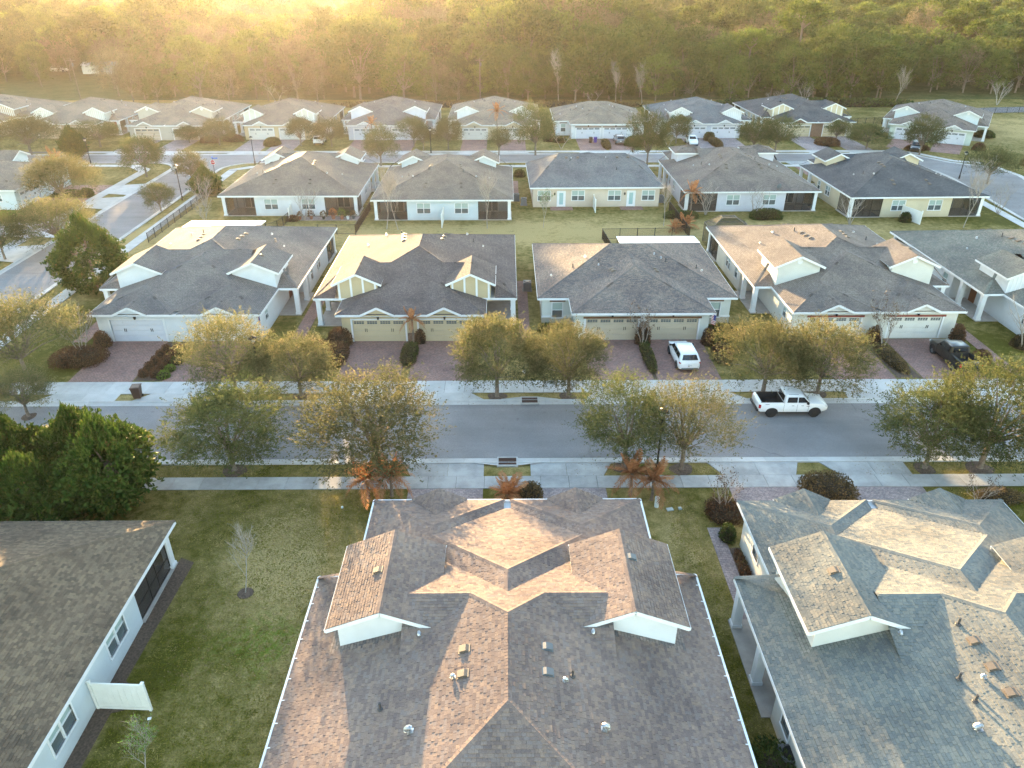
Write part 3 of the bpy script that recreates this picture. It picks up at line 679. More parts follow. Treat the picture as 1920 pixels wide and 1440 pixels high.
            if st.get('beam'):
                bm = MB(); bm.box(-0.75, 0.75, -0.06, 0, 0, 0.17); bm.obj('window_beam', st['beam'], root, (s * fw, yf - 0.03, 2.38))
        cs = [7.45, -7.45, 2.6, -2.6] if mod == 'BR' else [6.5, -6.5, 2.6, -2.6]
        rops = [(mw - c - 0.87, mw - c + 0.87, 0.95, 2.3) for c in cs]; drs = [5.0, -5.0]
        rops += [(mw - c - 0.5, mw - c + 0.5, 0.06, 2.2) for c in drs]
        seg((mw, dB), (-mw, dB), rops)
        for c in cs: win.append((c, dB, 180, 1.74, 1.35, True, 1.625))
        for c in drs:
            dm = MB(); dm.box(-0.5, 0.5, 0.03, 0.08, 0, 2.14); dm.box(-0.62, -0.5, -0.03, 0.06, -0.05, 2.26); dm.box(0.5, 0.62, -0.03, 0.06, -0.05, 2.26); dm.box(-0.5, 0.5, -0.03, 0.06, 2.14, 2.26)
            do = dm.obj('back_door', trim, root, (c, dB, 0.06), rot=math.pi); pn = MB(); pn.box(-0.28, 0.28, 0.02, 0.03, 0.3, 1.95); pn.obj('door_pane', M['doorglass'], do)
            coach_lamp(root, (c + (0.95 if c > 0 else 0.95), dB, 1.9), math.pi)
            pt = MB(); pt.box(-1.6, 1.6, 0, 1.7, 0.0, 0.05); pt.obj('patio_slab', M['paver_red'], root, (c, dB + 0.02, 0))
    walls.obj('wall', wm, root)
    for (x, y, a, w_, h_, dbl, zc) in win: window_parts(root, (x, y, zc), R(a), w_, h_, trim, dbl)
    if st.get('low'):   # lower wall band in a second colour, standing proud
        lb = MB()
        for s in (-1, 1):
            fw = (mw - hw) / 2 + hw; x0, x1 = sorted((s * (hw + 0.01), s * (mw + 0.03)))
            lb.box(x0, x1, ym + 0.42, ym + 0.45, 0.01, 0.75); lb.box(min(s * mw, s * (mw + 0.03)), max(s * mw, s * (mw + 0.03)), ym + 0.43, dB, 0.01, 0.75)
        lb.box(-0.42 + g - gw / 2 - 2.2 + 2.2 if False else -hw - 0.03, -hw + 0.0, yw, ym, 0.01, 1.0); lb.box(hw, hw + 0.03, yw, ym, 0.01, 1.0)
        lb.obj('wall_base', st['low'], root)
        bd = MB()
        for s in (-1, 1):
            fw = (mw - hw) / 2 + hw
            for a, b in ((hw + 0.01, fw - 0.6), (fw + 0.6, mw + 0.06)):
                x0, x1 = sorted((s * a, s * b)); bd.box(x0, x1, ym + 0.39, ym + 0.45, 0.752, 0.92)
        bd.obj('wall_band', trim, root)
    if st.get('pier'):  # facing between the two garage doors
        pr = MB(); pr.box(-g + gw/2 + 0.2, g - gw/2 - 0.2, yw - 0.1, yw - 0.002, 0.01, st.get('pier_h', 2.6)); pr.obj('pier_facing', st['pier'], root)
    # soffit, fascia, gutters
    sf = MB(); sf.box(-W + 0.02, W - 0.02, ym + 0.02, D - 0.02, 2.70, 2.715); sf.box(-h + 0.02, h - 0.02, 0.02, ym + 0.015, 2.702, 2.713); sf.obj('soffit', trim, root)
    fa = MB()
    def fas(a, b):
        fa.bar((*a, 2.80), (*b, 2.80), 0.05, 0.2)
    fas((-W, ym), (-W, D)); fas((W, ym), (W, D)); fas((-W, D), (W, D)); fas((-h, 0), (-h, ym)); fas((h, 0), (h, ym)); fas((-W, ym), (-h, ym)); fas((h, ym), (W, ym))
    if p.get('ped'):
        pc = p['ped']
        fas((-h, 0), (-pc - 1.55, 0)); fas((-pc + 1.55, 0), (pc - 1.55, 0)); fas((pc + 1.55, 0), (h, 0))
    else: fas((-h, 0), (h, 0))
    fa.obj('fascia', trim, root)
    # roof
    rm = roof_mesh(P)
    roof = rm.obj('roof', st['roof'], root)
    lines = hips_of(mod, p)
    if not near:
        cm, _ = cap_strips(P, lines); cm.obj('ridge_cap', st['roof'], roof)
    if mod[0] == 'A':
        for s in (-1, 1):
            d0, d1, x0, x1, ze, zrd = p['dorm']; xm = (x0 + x1) / 2; kd = (zrd - ze) / ((x1 - x0) / 2); a0, a1 = x0 + 0.42, x1 - 0.48
            wb = MB(); yy0, yy1 = d0 + 0.3, d1 - 0.3
            if p.get('hipdorm'): zt0 = zt1 = ze - 0.02; top = None
            else: zt0, zt1 = zrd - (xm - a0) * kd - 0.06, zrd - (a1 - xm) * kd - 0.06
            zl = 2.72
            for yy, fl in ((yy0, 1), (yy1, -1)):
                pts = [(s * a0, yy, zl), (s * a1, yy, zl), (s * a1, yy, zt1)] + ([] if p.get('hipdorm') else [(s * xm, yy, zrd - 0.06)]) + [(s * a0, yy, zt0)]
                wb.face(pts if fl * s > 0 else pts[::-1])
            wb.face([(s * a1, yy0, zl), (s * a1, yy1, zl), (s * a1, yy1, zt1), (s * a1, yy0, zt1)]); wb.face([(s * a0, yy0, zl), (s * a0, yy1, zl), (s * a0, yy1, zt0), (s * a0, yy0, zt0)])
            dw = wb.obj('dormer', st.get('gable', wm), root)
            tr = MB()
            if p.get('hipdorm'):
                for q0, q1 in (((x0, d0), (x1, d0)), ((x1, d0), (x1, d1)), ((x1, d1), (x0, d1)), ((x0, d1), (x0, d0))): tr.bar((s * q0[0], q0[1], ze - 0.1), (s * q1[0], q1[1], ze - 0.1), 0.05, 0.2)
                tr.box(min(s * x0, s * x1) + 0.03, max(s * x0, s * x1) - 0.03, d0 + 0.03, d1 - 0.03, ze - 0.06, ze - 0.03)
            else:
                for yy in (d0 + 0.02, d1 - 0.02):
                    tr.bar((s * x0, yy, ze - 0.115), (s * xm, yy, zrd - 0.115), 0.05, 0.2); tr.bar((s * xm, yy, zrd - 0.117), (s * x1, yy, ze - 0.117), 0.05, 0.2)
                tr.bar((s * x1, d0, ze - 0.1), (s * x1, d1, ze - 0.1), 0.06, 0.14)
                for sx in (x0, x1):   # sloped soffit under the overhang
                    tr.face([(s * sx, d0, ze - 0.03), (s * xm, d0, zrd - 0.03), (s * xm, d1, zrd - 0.03), (s * sx, d1, ze - 0.03)])
            tr.obj('rake_trim', trim, dw)
            if st.get('round') and not p.get('hipdorm'):
                rd = MB(); rd.tube([(s * xm, yy0 - 0.05, zrd - 0.62), (s * xm, yy0 - 0.002, zrd - 0.62)], [0.26, 0.26], 16); rd.obj('round_vent', trim, dw)
            bat = st.get('battens')
            if bat and not p.get('hipdorm'):
                stp = 1.12 if bat == 'wide' else 0.4; bw = 0.09 if bat == 'wide' else 0.05
                nb = int((a1 - a0) / stp)
                for i in range(nb + 1):
                    xx = xm + (i - nb / 2) * stp
                    if not (a0 - 0.02 <= xx <= a1 + 0.02): continue
                    zt = zrd - abs(xx - xm) * kd - 0.12
                    if zt - 3.05 < 0.2: continue
                    bb = MB(); bb.box(-bw, bw, -0.03, -0.002, 3.05, zt); bb.obj('batten', trim, dw, (s * xx, yy0, 0))
                if bat == 'wide':
                    bb = MB(); bb.box(min(s * a0, s * a1), max(s * a0, s * a1), yy0 - 0.045, yy0 - 0.031, 2.86, 3.05); bb.obj('batten', trim, dw)
        # garage pediments
        pc = p['ped']
        for s in (-1, 1):
            pm = MB(); zt = Z0 + 0.70
            pm.face([(s * pc - 1.45, 0.12, 2.715), (s * pc + 1.45, 0.12, 2.715), (s * pc + 1.45, 0.12, 2.85), (s * pc, 0.12, zt), (s * pc - 1.45, 0.12, 2.85)])
            po = pm.obj('pediment', st.get('ped_wall', st.get('gable', wm)), root); t2 = MB()
            t2.bar((s * pc - 1.62, -0.1, Z0 - 0.10), (s * pc, -0.1, Z0 + 0.66), 0.05, 0.2); t2.bar((s * pc, -0.1, Z0 + 0.658), (s * pc + 1.62, -0.1, Z0 - 0.102), 0.05, 0.2)
            if st.get('truss'):
                t2.bar((s * pc - 0.95, -0.06, Z0 + 0.14), (s * pc + 0.95, -0.06, Z0 + 0.14), 0.06, 0.09); t2.bar((s * pc, -0.06, Z0 + 0.14), (s * pc, -0.06, Z0 + 0.62), 0.08, 0.06, (0, 1, 0))
            t2.obj('rake_trim', trim, po)
    for v in (vents if vents is not None else {'A': VENTS_Aback, 'B': VENTS_B}[mod[0]] if mod != 'BR' else VENTS_BR):
        put_vent(roof, P, *v)
    return root, roof, P, lines

def lay_shingles(roof, P, lines, mat, seed, near_pt, n_single=300, region=None, expo=0.142):
    """courses of laid tabs over every roof plane; the n_single that lie nearest to near_pt are objects, the rest one part"""
    rng = random.Random(seed); T = []
    for qi, q in enumerate(P):
        up, ev, g = frame_of(q); sl = math.sqrt(1 + g * g); poly = q['poly']; fn = q['fn']
        loc = [((x * ev[0] + y * ev[1]), (x * up[0] + y * up[1])) for x, y in poly]
        umin, umax = min(a[1] for a in loc), max(a[1] for a in loc); st = expo / sl
        nrow = int((umax - umin) / st) + 1
        def span(v):
            xs = []
            for i in range(len(loc)):
                (a, b), (c, d) = loc[i], loc[(i + 1) % len(loc)]
                if (b > v) != (d > v): xs.append(a + (c - a) * (v - b) / (d - b))
            xs.sort(); return [(xs[i], xs[i + 1]) for i in range(0, len(xs) - 1, 2)]
        for r in range(nrow):
            v0 = umin + r * st; v1 = min(v0 + st * 1.06, umax)
            for (a, b) in span(min(v0 + st * 0.5, umax - 1e-4)):
                u = a
                while u < b - 0.01:
                    w = rng.choice((0.12, 0.15, 0.17, 0.2, 0.24, 0.3)); u1 = min(u + w, b)
                    um, vm = (u + u1) / 2, v0 + st * 0.5
                    x, y = um * ev[0] + vm * up[0], um * ev[1] + vm * up[1]; z = fn(x, y)
                    if region is None or region(x, y):
                        zz = roof_z(P, x, y)
                        if zz is None or z > zz - 0.04:
                            T.append((qi, u, u1, v0, v1, x, y, z, rng.random(), rng.choice((0.012, 0.012, 0.022, 0.03))))
                    u = u1
    order = sorted(range(len(T)), key=lambda i: (T[i][5] - near_pt[0]) ** 2 + (T[i][6] - near_pt[1]) ** 2 + (T[i][7] - near_pt[2]) ** 2)
    single = set(order[:n_single])
    V = []; F = []; tone = []; big = (V, F, tone)
    def tab(t, V, F, tone, o=(0, 0, 0)):
        qi, u0, u1, v0, v1, x, y, z, tn, th = t; up, ev, g = frame_of(P[qi]); fn = P[qi]['fn']; gp = 0.005
        c = []
        for (u, v, l) in ((u0 + gp, v0, 0.004), (u1 - gp, v0, 0.004), (u0 + gp, v0, th + 0.006), (u1 - gp, v0, th + 0.006), (u1 - gp, v1, 0.008), (u0 + gp, v1, 0.008)):
            X, Y = u * ev[0] + v * up[0], u * ev[1] + v * up[1]; c.append((X - o[0], Y - o[1], fn(X, Y) + l - o[2]))
        i = len(V); V.extend(c); fl = (ev[0] * up[1] - ev[1] * up[0]) > 0
        fs = [(0, 1, 3, 2), (2, 3, 4, 5), (1, 4, 3), (0, 2, 5)]
        for f in fs: F.append(tuple(i + k for k in (f if fl else f[::-1]))); tone.append(tn)
    for i in range(len(T)):
        if i in single: continue
        tab(T[i], V, F, tone)
    def mk(name, V, F, tone):
        me = bpy.data.meshes.new(name); me.from_pydata(V, [], F); at = me.attributes.new('tone', 'FLOAT', 'FACE'); at.data.foreach_set('value', tone); me.materials.append(mat); return me
    o = link('shingles', mk('shingles', V, F, tone), roof); o['kind'] = 'stuff'
    for i in single:
        v, f, tn = [], [], []; t = T[i]; tab(t, v, f, tn, (t[5], t[6], t[7])); link('shingle', mk('shingle', v, f, tn), roof, (t[5], t[6], t[7]))
    cm, tn = cap_strips(P, lines, 0.16, 0.15)
    rr = random.Random(seed + 1); tv = {}
    me = cm.mesh('ridge_cap', mat); at = me.attributes.new('tone', 'FLOAT', 'FACE'); at.data.foreach_set('value', [tv.setdefault((k // 1), rr.random()) * 0.6 for k in tn])
    o = link('ridge_cap', me, roof); o['kind'] = 'stuff'
    return len(T)
# ------------------------------------------------------------------ the houses
SH = lambda n, a, b, d=0.5: shingle_mat('shingles_' + n, a, b, d)
RF = {
 'charcoal': SH('charcoal', (0.141, 0.134, 0.132), (0.188, 0.173, 0.162)), 'plum': SH('plum', (0.114, 0.096, 0.094), (0.154, 0.128, 0.120)),
 'mix': SH('mix', (0.134, 0.122, 0.120), (0.255, 0.198, 0.168)), 'brown': SH('brown', (0.174, 0.147, 0.126), (0.228, 0.186, 0.150)),
 'brown2': SH('brown2', (0.161, 0.134, 0.120), (0.221, 0.186, 0.162)), 'slate': SH('slate', (0.127, 0.134, 0.144), (0.174, 0.179, 0.186)),
 'navy': SH('navy', (0.080, 0.083, 0.090), (0.114, 0.115, 0.120)), 'grey': SH('grey', (0.161, 0.154, 0.144), (0.214, 0.198, 0.180)),
 'green': SH('green', (0.147, 0.154, 0.138), (0.214, 0.205, 0.180)), 'tan': SH('tan', (0.214, 0.179, 0.144), (0.281, 0.230, 0.180)),
}
ST = lambda n, c, s=0: stucco('wall_' + n, c, s)
WL = {'white': ST('white', (0.62, 0.63, 0.64)), 'cream': ST('cream', (0.50, 0.40, 0.25), 0.18), 'pale_green': ST('pale_green', (0.56, 0.58, 0.54)), 'khaki': ST('khaki', (0.36, 0.33, 0.27)),
      'ivory': ST('ivory', (0.60, 0.585, 0.535)), 'lavender': ST('lavender', (0.56, 0.56, 0.62)), 'ice': ST('ice', (0.55, 0.60, 0.62)), 'peach': ST('peach', (0.58, 0.48, 0.38), 0.2),
      'butter': ST('butter', (0.56, 0.48, 0.34)), 'tan': ST('tan', (0.42, 0.34, 0.25)), 'mint': ST('mint', (0.52, 0.57, 0.50)), 'mauve': ST('mauve', (0.54, 0.53, 0.57), 0.2), 'beige': ST('beige', (0.46, 0.42, 0.36))}
DR = {'white': plain('door_white', (0.57, 0.58, 0.62), 0.4, var=0.03), 'cream': plain('door_cream', (0.50, 0.41, 0.27), 0.4, var=0.03), 'khaki': plain('door_khaki', (0.47, 0.405, 0.305), 0.4, var=0.03),
      'ivory': plain('door_ivory', (0.60, 0.585, 0.54), 0.4, var=0.03), 'sand': plain('door_sand', (0.44, 0.36, 0.27), 0.4, var=0.03), 'lilac': plain('door_lilac', (0.62, 0.61, 0.66), 0.4, var=0.03)}
W_, D_ = WL, DR
HOUSES = {}
def H(key, mod, x, y, rot, label, wall, roof, door, **kw):
    opt = {k: kw.pop(k) for k in ('vents', 'lanai') if k in kw}
    st = dict(wall=W_[wall], roof=RF[roof], door=D_[door]); st.update(kw)
    HOUSES[key] = house(mod, x, y, rot, st, label, **opt)
# row along the near side of the street
H('N1', 'AN', 0.0, 34.75, 180, 'near brown roofed duplex seen from behind, star of roof ridges in the middle', 'white', 'mix', 'white', vents=VENTS_A)
H('N2', 'AM', 21.1, 34.55, 180, 'near duplex with blue-grey shingle roof and white porch columns beside the lawn strip', 'ivory', 'green', 'white',
  vents=[('b', 6.01, 8.69), ('b', 1.7, 12.76), ('b', 1.7, 14.09), ('b', 1.68, 15.32), ('g', 2.19, 14.47, None, 0.4), ('g', 3.38, 16.46, None, 0.62), ('g', 4.21, 11.81, None, 0.4), ('p', 1.86, 11.83), ('p', 3.04, 14.31), ('p', 2.97, 15.37), ('b', -1.7, 13.2), ('b', -1.7, 14.6), ('b', -5.9, 8.4)])
H('N0', 'A1', -44.35, 23.45, -90, 'near house with dark brown roof and long white wall facing the lawn and sapling', 'ice', 'brown', 'white', vents=[])
# facing row across the street
H('M1', 'A1', -29.8, 61.6, 0, 'white duplex with charcoal roof and white garage door behind the round clipped hedge', 'white', 'charcoal', 'white', gable=W_['white'], lites=False, vents=VENTS_Aback, truss=False)
H('M2', 'A2', -8.6, 61.4, 0, 'cream duplex with plum roof, white battens in its gables and a red palm between garages', 'cream', 'plum', 'cream', battens='wide', gable=W_['cream'], ped_wall=W_['cream'], vents=VENTS_Aback, pier=M['brown_stone'], pier_h=0.9)
H('M3', 'B', 12.35, 61.6, 0, 'hip roofed duplex without dormers, khaki garage doors, white SUV parked in front', 'pale_green', 'mix', 'khaki', beam=M['woodbeam'], low=W_['khaki'], pier=M['stone'], vents=VENTS_B)
H('M4', 'A4', 33.75, 61.75, 0.4, 'white duplex with red beams over its garages, black pickup in its driveway', 'ivory', 'brown2', 'ivory', beam=M['redbeam'], round=True, vents=VENTS_Aback)
H('M5', 'A1', 55.1, 59.7, 0.6, 'white duplex with green-grey roof cut off by the photo edge, batten gable', 'white', 'green', 'white', battens='fine', vents=VENTS_Aback)
# second row, backs towards us
H('R1', 'A2', -29.75, 124.4, 180, 'white walled house with potted plants on its back patio, left end of the second row', 'white', 'brown', 'white', vents=VENTS_Aback)
H('R2', 'A2', -8.6, 122.2, 180, 'pale blue-white house with brown roof between two bare saplings and one more', 'ice', 'brown', 'white', vents=VENTS_Aback)
H('R3', 'BR', 12.6, 124.95, 180.8, 'peach house with slate roof and two glazed back doors, no dormers', 'peach', 'slate', 'white')
H('R4', 'AH', 34.1, 128.9, 180.5, 'mauve house with hip topped dormers and a red palm at its back corner', 'mauve', 'brown2', 'white', vents=VENTS_Aback)
H('R5', 'A2', 55.6, 123.2, 181.5, 'butter yellow house with navy roof, last in the second row by the curving street', 'butter', 'navy', 'white', gable=W_['butter'], vents=VENTS_Aback)
# far row, fronts towards us
H('F00', 'A1', -109.5, 157.0, 0, 'tan house at the far left end of the back row, cut by the photo edge', 'tan', 'tan', 'sand', battens='fine')
H('F0', 'A2', -88.4, 155.6, -1, 'tan house with fine battens in its gables, behind the large feathery tree', 'tan', 'tan', 'sand', battens='fine', gable=W_['ivory'])
H('F1', 'A1', -67.3, 153.7, 0, 'beige house with round gable vents and tan garage doors, near the stop sign', 'beige', 'tan', 'sand', round=True)
H('F2', 'A2', -45.6, 154.0, 0, 'cream house with brown roof and wide white battens, right of the back street lamp post', 'cream', 'brown', 'ivory', battens='wide', gable=W_['ivory'])
H('F3', 'A1', -24.0, 153.6, 0, 'pale grey house with truss gables behind the round tree in the back row', 'lavender', 'brown2', 'white', truss=True)
H('F4', 'A1', -2.4, 153.6, 0, 'cream fronted house with plain white dormers and a tall red palm in front', 'butter', 'tan', 'ivory', gable=W_['white'], ped_wall=W_['butter'], round=True)
H('F5', 'B', 19.2, 154.6, 0, 'white house without dormers in the back row, two bins before its garage', 'white', 'tan', 'white', beam=M['woodbeam'])
H('F6', 'A2', 40.7, 154.9, 0.5, 'pale grey house with batten gables and a white car in its driveway, back row', 'lavender', 'slate', 'lilac', battens='fine', gable=W_['white'], truss=True)
H('F7', 'A1', 63.0, 156.4, 2.5, 'yellow gabled house with navy roof and brown stone pier, back row', 'butter', 'navy', 'cream', battens='wide', pier=M['brown_stone'], ped_wall=M['brown_stone'])
H('F8', 'A1', 82.9, 150.9, -32, 'pale green house turned at an angle to the street bend, at the far right', 'mint', 'brown2', 'white', gable=W_['ice'], round=True)
# side streets
H('S1', 'A1', -68.6, 112.5, 90, 'white house on the left side street, behind the big golden tree', 'ice', 'tan', 'white', vents=VENTS_Aback)
H('S3', 'A2', 95.5, 126.5, -68, 'white house with stone front showing only its corner at the right photo edge', 'white', 'brown2', 'white', pier=M['stone'])

TABS1 = tab_mat('tabs_brown', [(0.0, (0.166, 0.125, 0.111)), (0.35, (0.205, 0.151, 0.128)), (0.65, (0.249, 0.179, 0.140)), (0.85, (0.211, 0.169, 0.152)), (1.0, (0.277, 0.196, 0.146))])
TABS2 = tab_mat('tabs_bluegrey', [(0.0, (0.148, 0.154, 0.146)), (0.4, (0.175, 0.176, 0.162)), (0.7, (0.209, 0.201, 0.172)), (1.0, (0.235, 0.214, 0.177))])
TABS0 = tab_mat('tabs_dark', [(0.0, (0.109, 0.083, 0.059)), (0.4, (0.145, 0.104, 0.071)), (0.7, (0.170, 0.127, 0.086)), (1.0, (0.200, 0.144, 0.093))])
for k, mt, sd, npt, reg in (('N1', TABS1, 11, (0.0, 17.5, 6.0), lambda x, y: y < 19.2), ('N2', TABS2, 12, (4.5, 17.0, 5.0), lambda x, y: y < 19.2 and x > -7.5), ('N0', TABS0, 13, (3.5, 23.5, 3.7), lambda x, y: y > 12)):
    root, roof, P, lines = HOUSES[k]; lay_shingles(roof, P, lines, mt, sd, npt, 300, reg)
# gutters of the middle house, with brackets
root = HOUSES['N1'][0]
for s in (-1, 1):
    g_ = MB(); x = s * (WMAIN + 0.06)
    g_.box(x - 0.05, x + 0.05, 6.2, 25.75, 2.80, 2.90); g_.box(min(s * 7.71, x), max(s * 7.71, x), 6.15, 6.2, 2.82, 2.90); x = s * (7.71 + 0.06); g_.box(x - 0.05, x + 0.05, -0.05, 6.1, 2.80, 2.90)
    g_.box(min(s * 0.3, s * 7.76), max(s * 0.3, s * 7.76), -0.1, -0.04, 2.80, 2.90); g_.box(s * 0.32 - 0.03, s * 0.32 + 0.03, -0.1, 0.75, 2.8, 2.9)
    go = g_.obj('gutter', M['trimwhite'], root)
    def brk():
        m = MB(); m.box(-0.03, 0.16, -0.02, 0.02, -0.01, 0.03); return m.mesh('bracket', M['trimwhite'])
    for i in range(17): link('bracket', cached('brk', brk), go, (s * (WMAIN - 0.12), 7.0 + i * 1.1, 2.92), 0 if s > 0 else math.pi)
    dp = MB(); dp.box(-0.04, 0.04, -0.04, 0.04, 0.05, 2.8); dp.obj('downspout', M['trimwhite'], go, (s * 0.42, 0.62, 0))
# ------------------------------------------------------------------ ground, roads, pavements
def sheet(name, polys, z, mat, label, cat):
    m = MB()
    for p in polys: m.face([(x, y, z) for x, y in p])
    o = m.obj(name, mat); tag(o, label, cat, kind='structure'); return o
def rect(x0, x1, y0, y1): return [(x0, y0), (x1, y0), (x1, y1), (x0, y1)]
def arc(cx, cy, r, a0, a1, n=10): return [(cx + r * math.cos(R(a0 + (a1 - a0) * i / n)), cy + r * math.sin(R(a0 + (a1 - a0) * i / n))) for i in range(n + 1)]

g = MB(); g.face([(-3000, -200, -0.25), (3000, -200, -0.25), (3000, 4000, -0.25), (-3000, 4000, -0.25)])
tag(g.obj('ground', M['field']), 'grassy ground stretching out under the woods to the horizon', 'ground', kind='structure')

# lawn: a fine grid so that dry, lush and worn patches follow the plots
def lawn():
    x0, x1, y0, y1, s = -125.0, 135.0, -5.0, 206.0, 0.9
    nx, ny = int((x1 - x0) / s), int((y1 - y0) / s)
    xs = np.linspace(x0, x1, nx + 1); ys = np.linspace(y0, y1, ny + 1); XX, YY = np.meshgrid(xs, ys)
    rng = np.random.default_rng(5)
    ZZ = np.zeros_like(XX)
    dry = np.full(XX.shape, 0.46); lush = np.zeros_like(XX)
    def blob(cx, cy, rx, ry, v, ang=0.0):
        c, s_ = math.cos(ang), math.sin(ang); a = (XX - cx) * c + (YY - cy) * s_; b = -(XX - cx) * s_ + (YY - cy) * c
        return v * np.exp(-((a / rx) ** 2 + (b / ry) ** 2))
    dry += blob(0, 94, 80, 6, 0.5) + blob(10, 97, 9, 6, 0.2)                     # back yards between the rows: straw coloured
    dry += blob(-13.2, 33.0, 3.4, 3.6, 0.75) + blob(-12.3, 37.2, 3.0, 2.0, 0.3) + blob(-15.5, 34.2, 2.0, 2.0, 0.25)
    dry += blob(10.2, 34.5, 1.8, 3.5, 0.35) + blob(-10.9, 25, 1.5, 4, 0.18)
    dry += blob(-7, 51.8, 60, 0.8, 0.35) + blob(0, 41.8, 60, 0.7, 0.18) + blob(-45.5, 100, 2.2, 40, 0.35) + blob(0, 56, 12, 2.5, 0.2)
    dry += blob(110, 165, 25, 15, 0.45) + blob(-115, 215, 60, 30, 0.3)
    dry -= blob(-16.8, 30, 1.6, 12, 0.22) + blob(10.3, 20, 1.2, 9, 0.3) + blob(-40, 62, 6, 8, 0.25) + blob(70, 100, 14, 12, 0.35) + blob(36, 38, 6, 2.5, 0.35) + blob(43, 60, 3, 6, 0.3)
    for yy in (101.5, 99.0, 105): dry -= blob(0, yy, 70, 1.2, 0.12)
    for (cx, cy, rx, ry) in ((-12.3, 25.6, 0.35, 1.6), (-13.1, 27.4, 0.45, 1.9), (-14.4, 27.0, 0.5, 1.2), (-12.0, 27.6, 0.4, 1.5), (-16.2, 27.5, 0.25, 1.5), (-11.2, 27.0, 0.4, 1.2)): lush += blob(cx, cy, rx, ry, 0.62, -0.12)
    v = np.stack([XX, YY, ZZ], -1).reshape(-1, 3)
    idx = np.arange((nx + 1) * (ny + 1)).reshape(ny + 1, nx + 1)
    q = np.stack([idx[:-1, :-1], idx[:-1, 1:], idx[1:, 1:], idx[1:, :-1]], -1).reshape(-1, 4)
    me = bpy.data.meshes.new('lawn'); me.vertices.add(len(v)); me.vertices.foreach_set('co', v.astype(np.float32).ravel())
    me.loops.add(q.size); me.loops.foreach_set('vertex_index', q.astype(np.int32).ravel()); me.polygons.add(len(q)); me.polygons.foreach_set('loop_start', np.arange(0, q.size, 4, dtype=np.int32))
    me.update(calc_edges=True)
    for n_, a in (('dry', dry), ('lush', lush)):
        at = me.attributes.new(n_, 'FLOAT', 'POINT'); at.data.foreach_set('value', np.clip(a, -0.3, 1).astype(np.float32).ravel())
    me.materials.append(M['lawn']); o = link('lawn', me); tag(o, 'mown lawns with green and straw coloured patches round the houses', 'lawn', kind='structure')
lawn()

# carriageways (sheets), kerbs (stepped stones), pavements (slabs)
right_outer = [(66.0, 141.7), (71.0, 141.3), (74.2, 140.2), (76.2, 136.5), (78.2, 133.2), (81.0, 131.3), (84.0, 129.5), (84.5, 124.0), (83.0, 116.0), (82.0, 100.0), (81.0, 80.0)]
right_inner = [(62.0, 134.6), (67.5, 133.6), (71.2, 131.0), (73.0, 127.0), (73.2, 122.0), (72.1, 111.0), (71.0, 100.0), (69.8, 80.0)]
ROADS = [rect(-120, 110, 43.15, 50.5), rect(-56.6, -49.2, 50.5, 127.0), rect(-56.6, -49.2, -5, 43.15), rect(-130, 66, 134.6, 140.6 + 0.0)]
ROADS.append(right_inner[::-1][:0] + [(66, 134.6)] + [p for p in right_inner[1:]] + right_outer[::-1][:-1] + [(66, 140.6)])
ROADS.append([(-49.2, 127.0), (-49.2, 126.9), (-56.6, 126.9), (-56.6, 127)][::-1])
flare = arc(-43.6, 129.0, 5.6, 180, 90, 8); flare2 = arc(-62.2, 129.0, 5.6, 0, 90, 8)
ROADS.append([(-56.6, 127.0), (-49.2, 127.0), (-49.2, 129.0)] + flare[1:] + flare2[::-1])
sheet('road', ROADS, 0.012, M['asphalt'], 'grey asphalt street with two lanes and no centre line', 'road')
sl = MB(); sl.box(-52.6, -49.6, 125.2, 125.6, 0.010, 0.018); tag(sl.obj('stop_line', M['white']), 'white stop line painted on the side street by the stop sign', 'road marking', kind='structure')
# kerbs: sloped Florida kerb with gutter pan
kerb = empty('kerb', (0, 0, 0)); tag(kerb, 'pale concrete kerbs with gutter along the streets', 'kerb', kind='structure')
def kerb_mesh(L):
    m = MB(); pr = [(0, 0.014), (0.42, 0.03), (0.52, 0.10), (0.66, 0.11), (0.66, -0.05)]
    a = [(0.006, y, z) for y, z in pr]; b = [(L - 0.006, y, z) for y, z in pr]
    for i in range(4): m.face([a[i], b[i], b[i + 1], a[i + 1]])
    m.face(a[::-1]); m.face(b); return m.mesh('kerb_stone', M['concrete'])
def kerb_line(pts, left=True, seg=3.0):
    for (ax, ay), (bx, by) in zip(pts[:-1], pts[1:]):
        L = math.hypot(bx - ax, by - ay); n = max(1, round(L / seg)); l = L / n; a = math.atan2(by - ay, bx - ax)
        me = cached(('kerb', round(l, 2)), lambda: kerb_mesh(round(l, 2)))
        for i in range(n):
            t = i / n; x, y = ax + (bx - ax) * t, ay + (by - ay) * t
            if left: link('kerb_stone', me, kerb, (x, y, 0), a)
            else: link('kerb_stone', me, kerb, (x + (bx - ax) / n, y + (by - ay) / n, 0), a + math.pi)
kerb_line([(-48.0, 50.5), (66, 50.5)]); kerb_line([(-36, 43.15), (48, 43.15)], False)
kerb_line([(-56.6, 51.0), (-56.6, 129.0)]); kerb_line([(-49.2, 51.5), (-49.2, 129.0)], False)
kerb_line(flare, False, 1.2); kerb_line(flare2[::1], True, 1.2) if False else kerb_line(flare2[::-1], False, 1.2)
kerb_line([(-43.6, 134.6), (62, 134.6)], False); kerb_line([(-110, 140.6), (66, 140.6)]); kerb_line([(-100, 134.6), (-62.2, 134.6)], False)
kerb_line(right_outer, True, 2.0) if False else kerb_line(right_outer[::-1], False, 2.0); kerb_line(right_inner, False, 2.0) if True else None

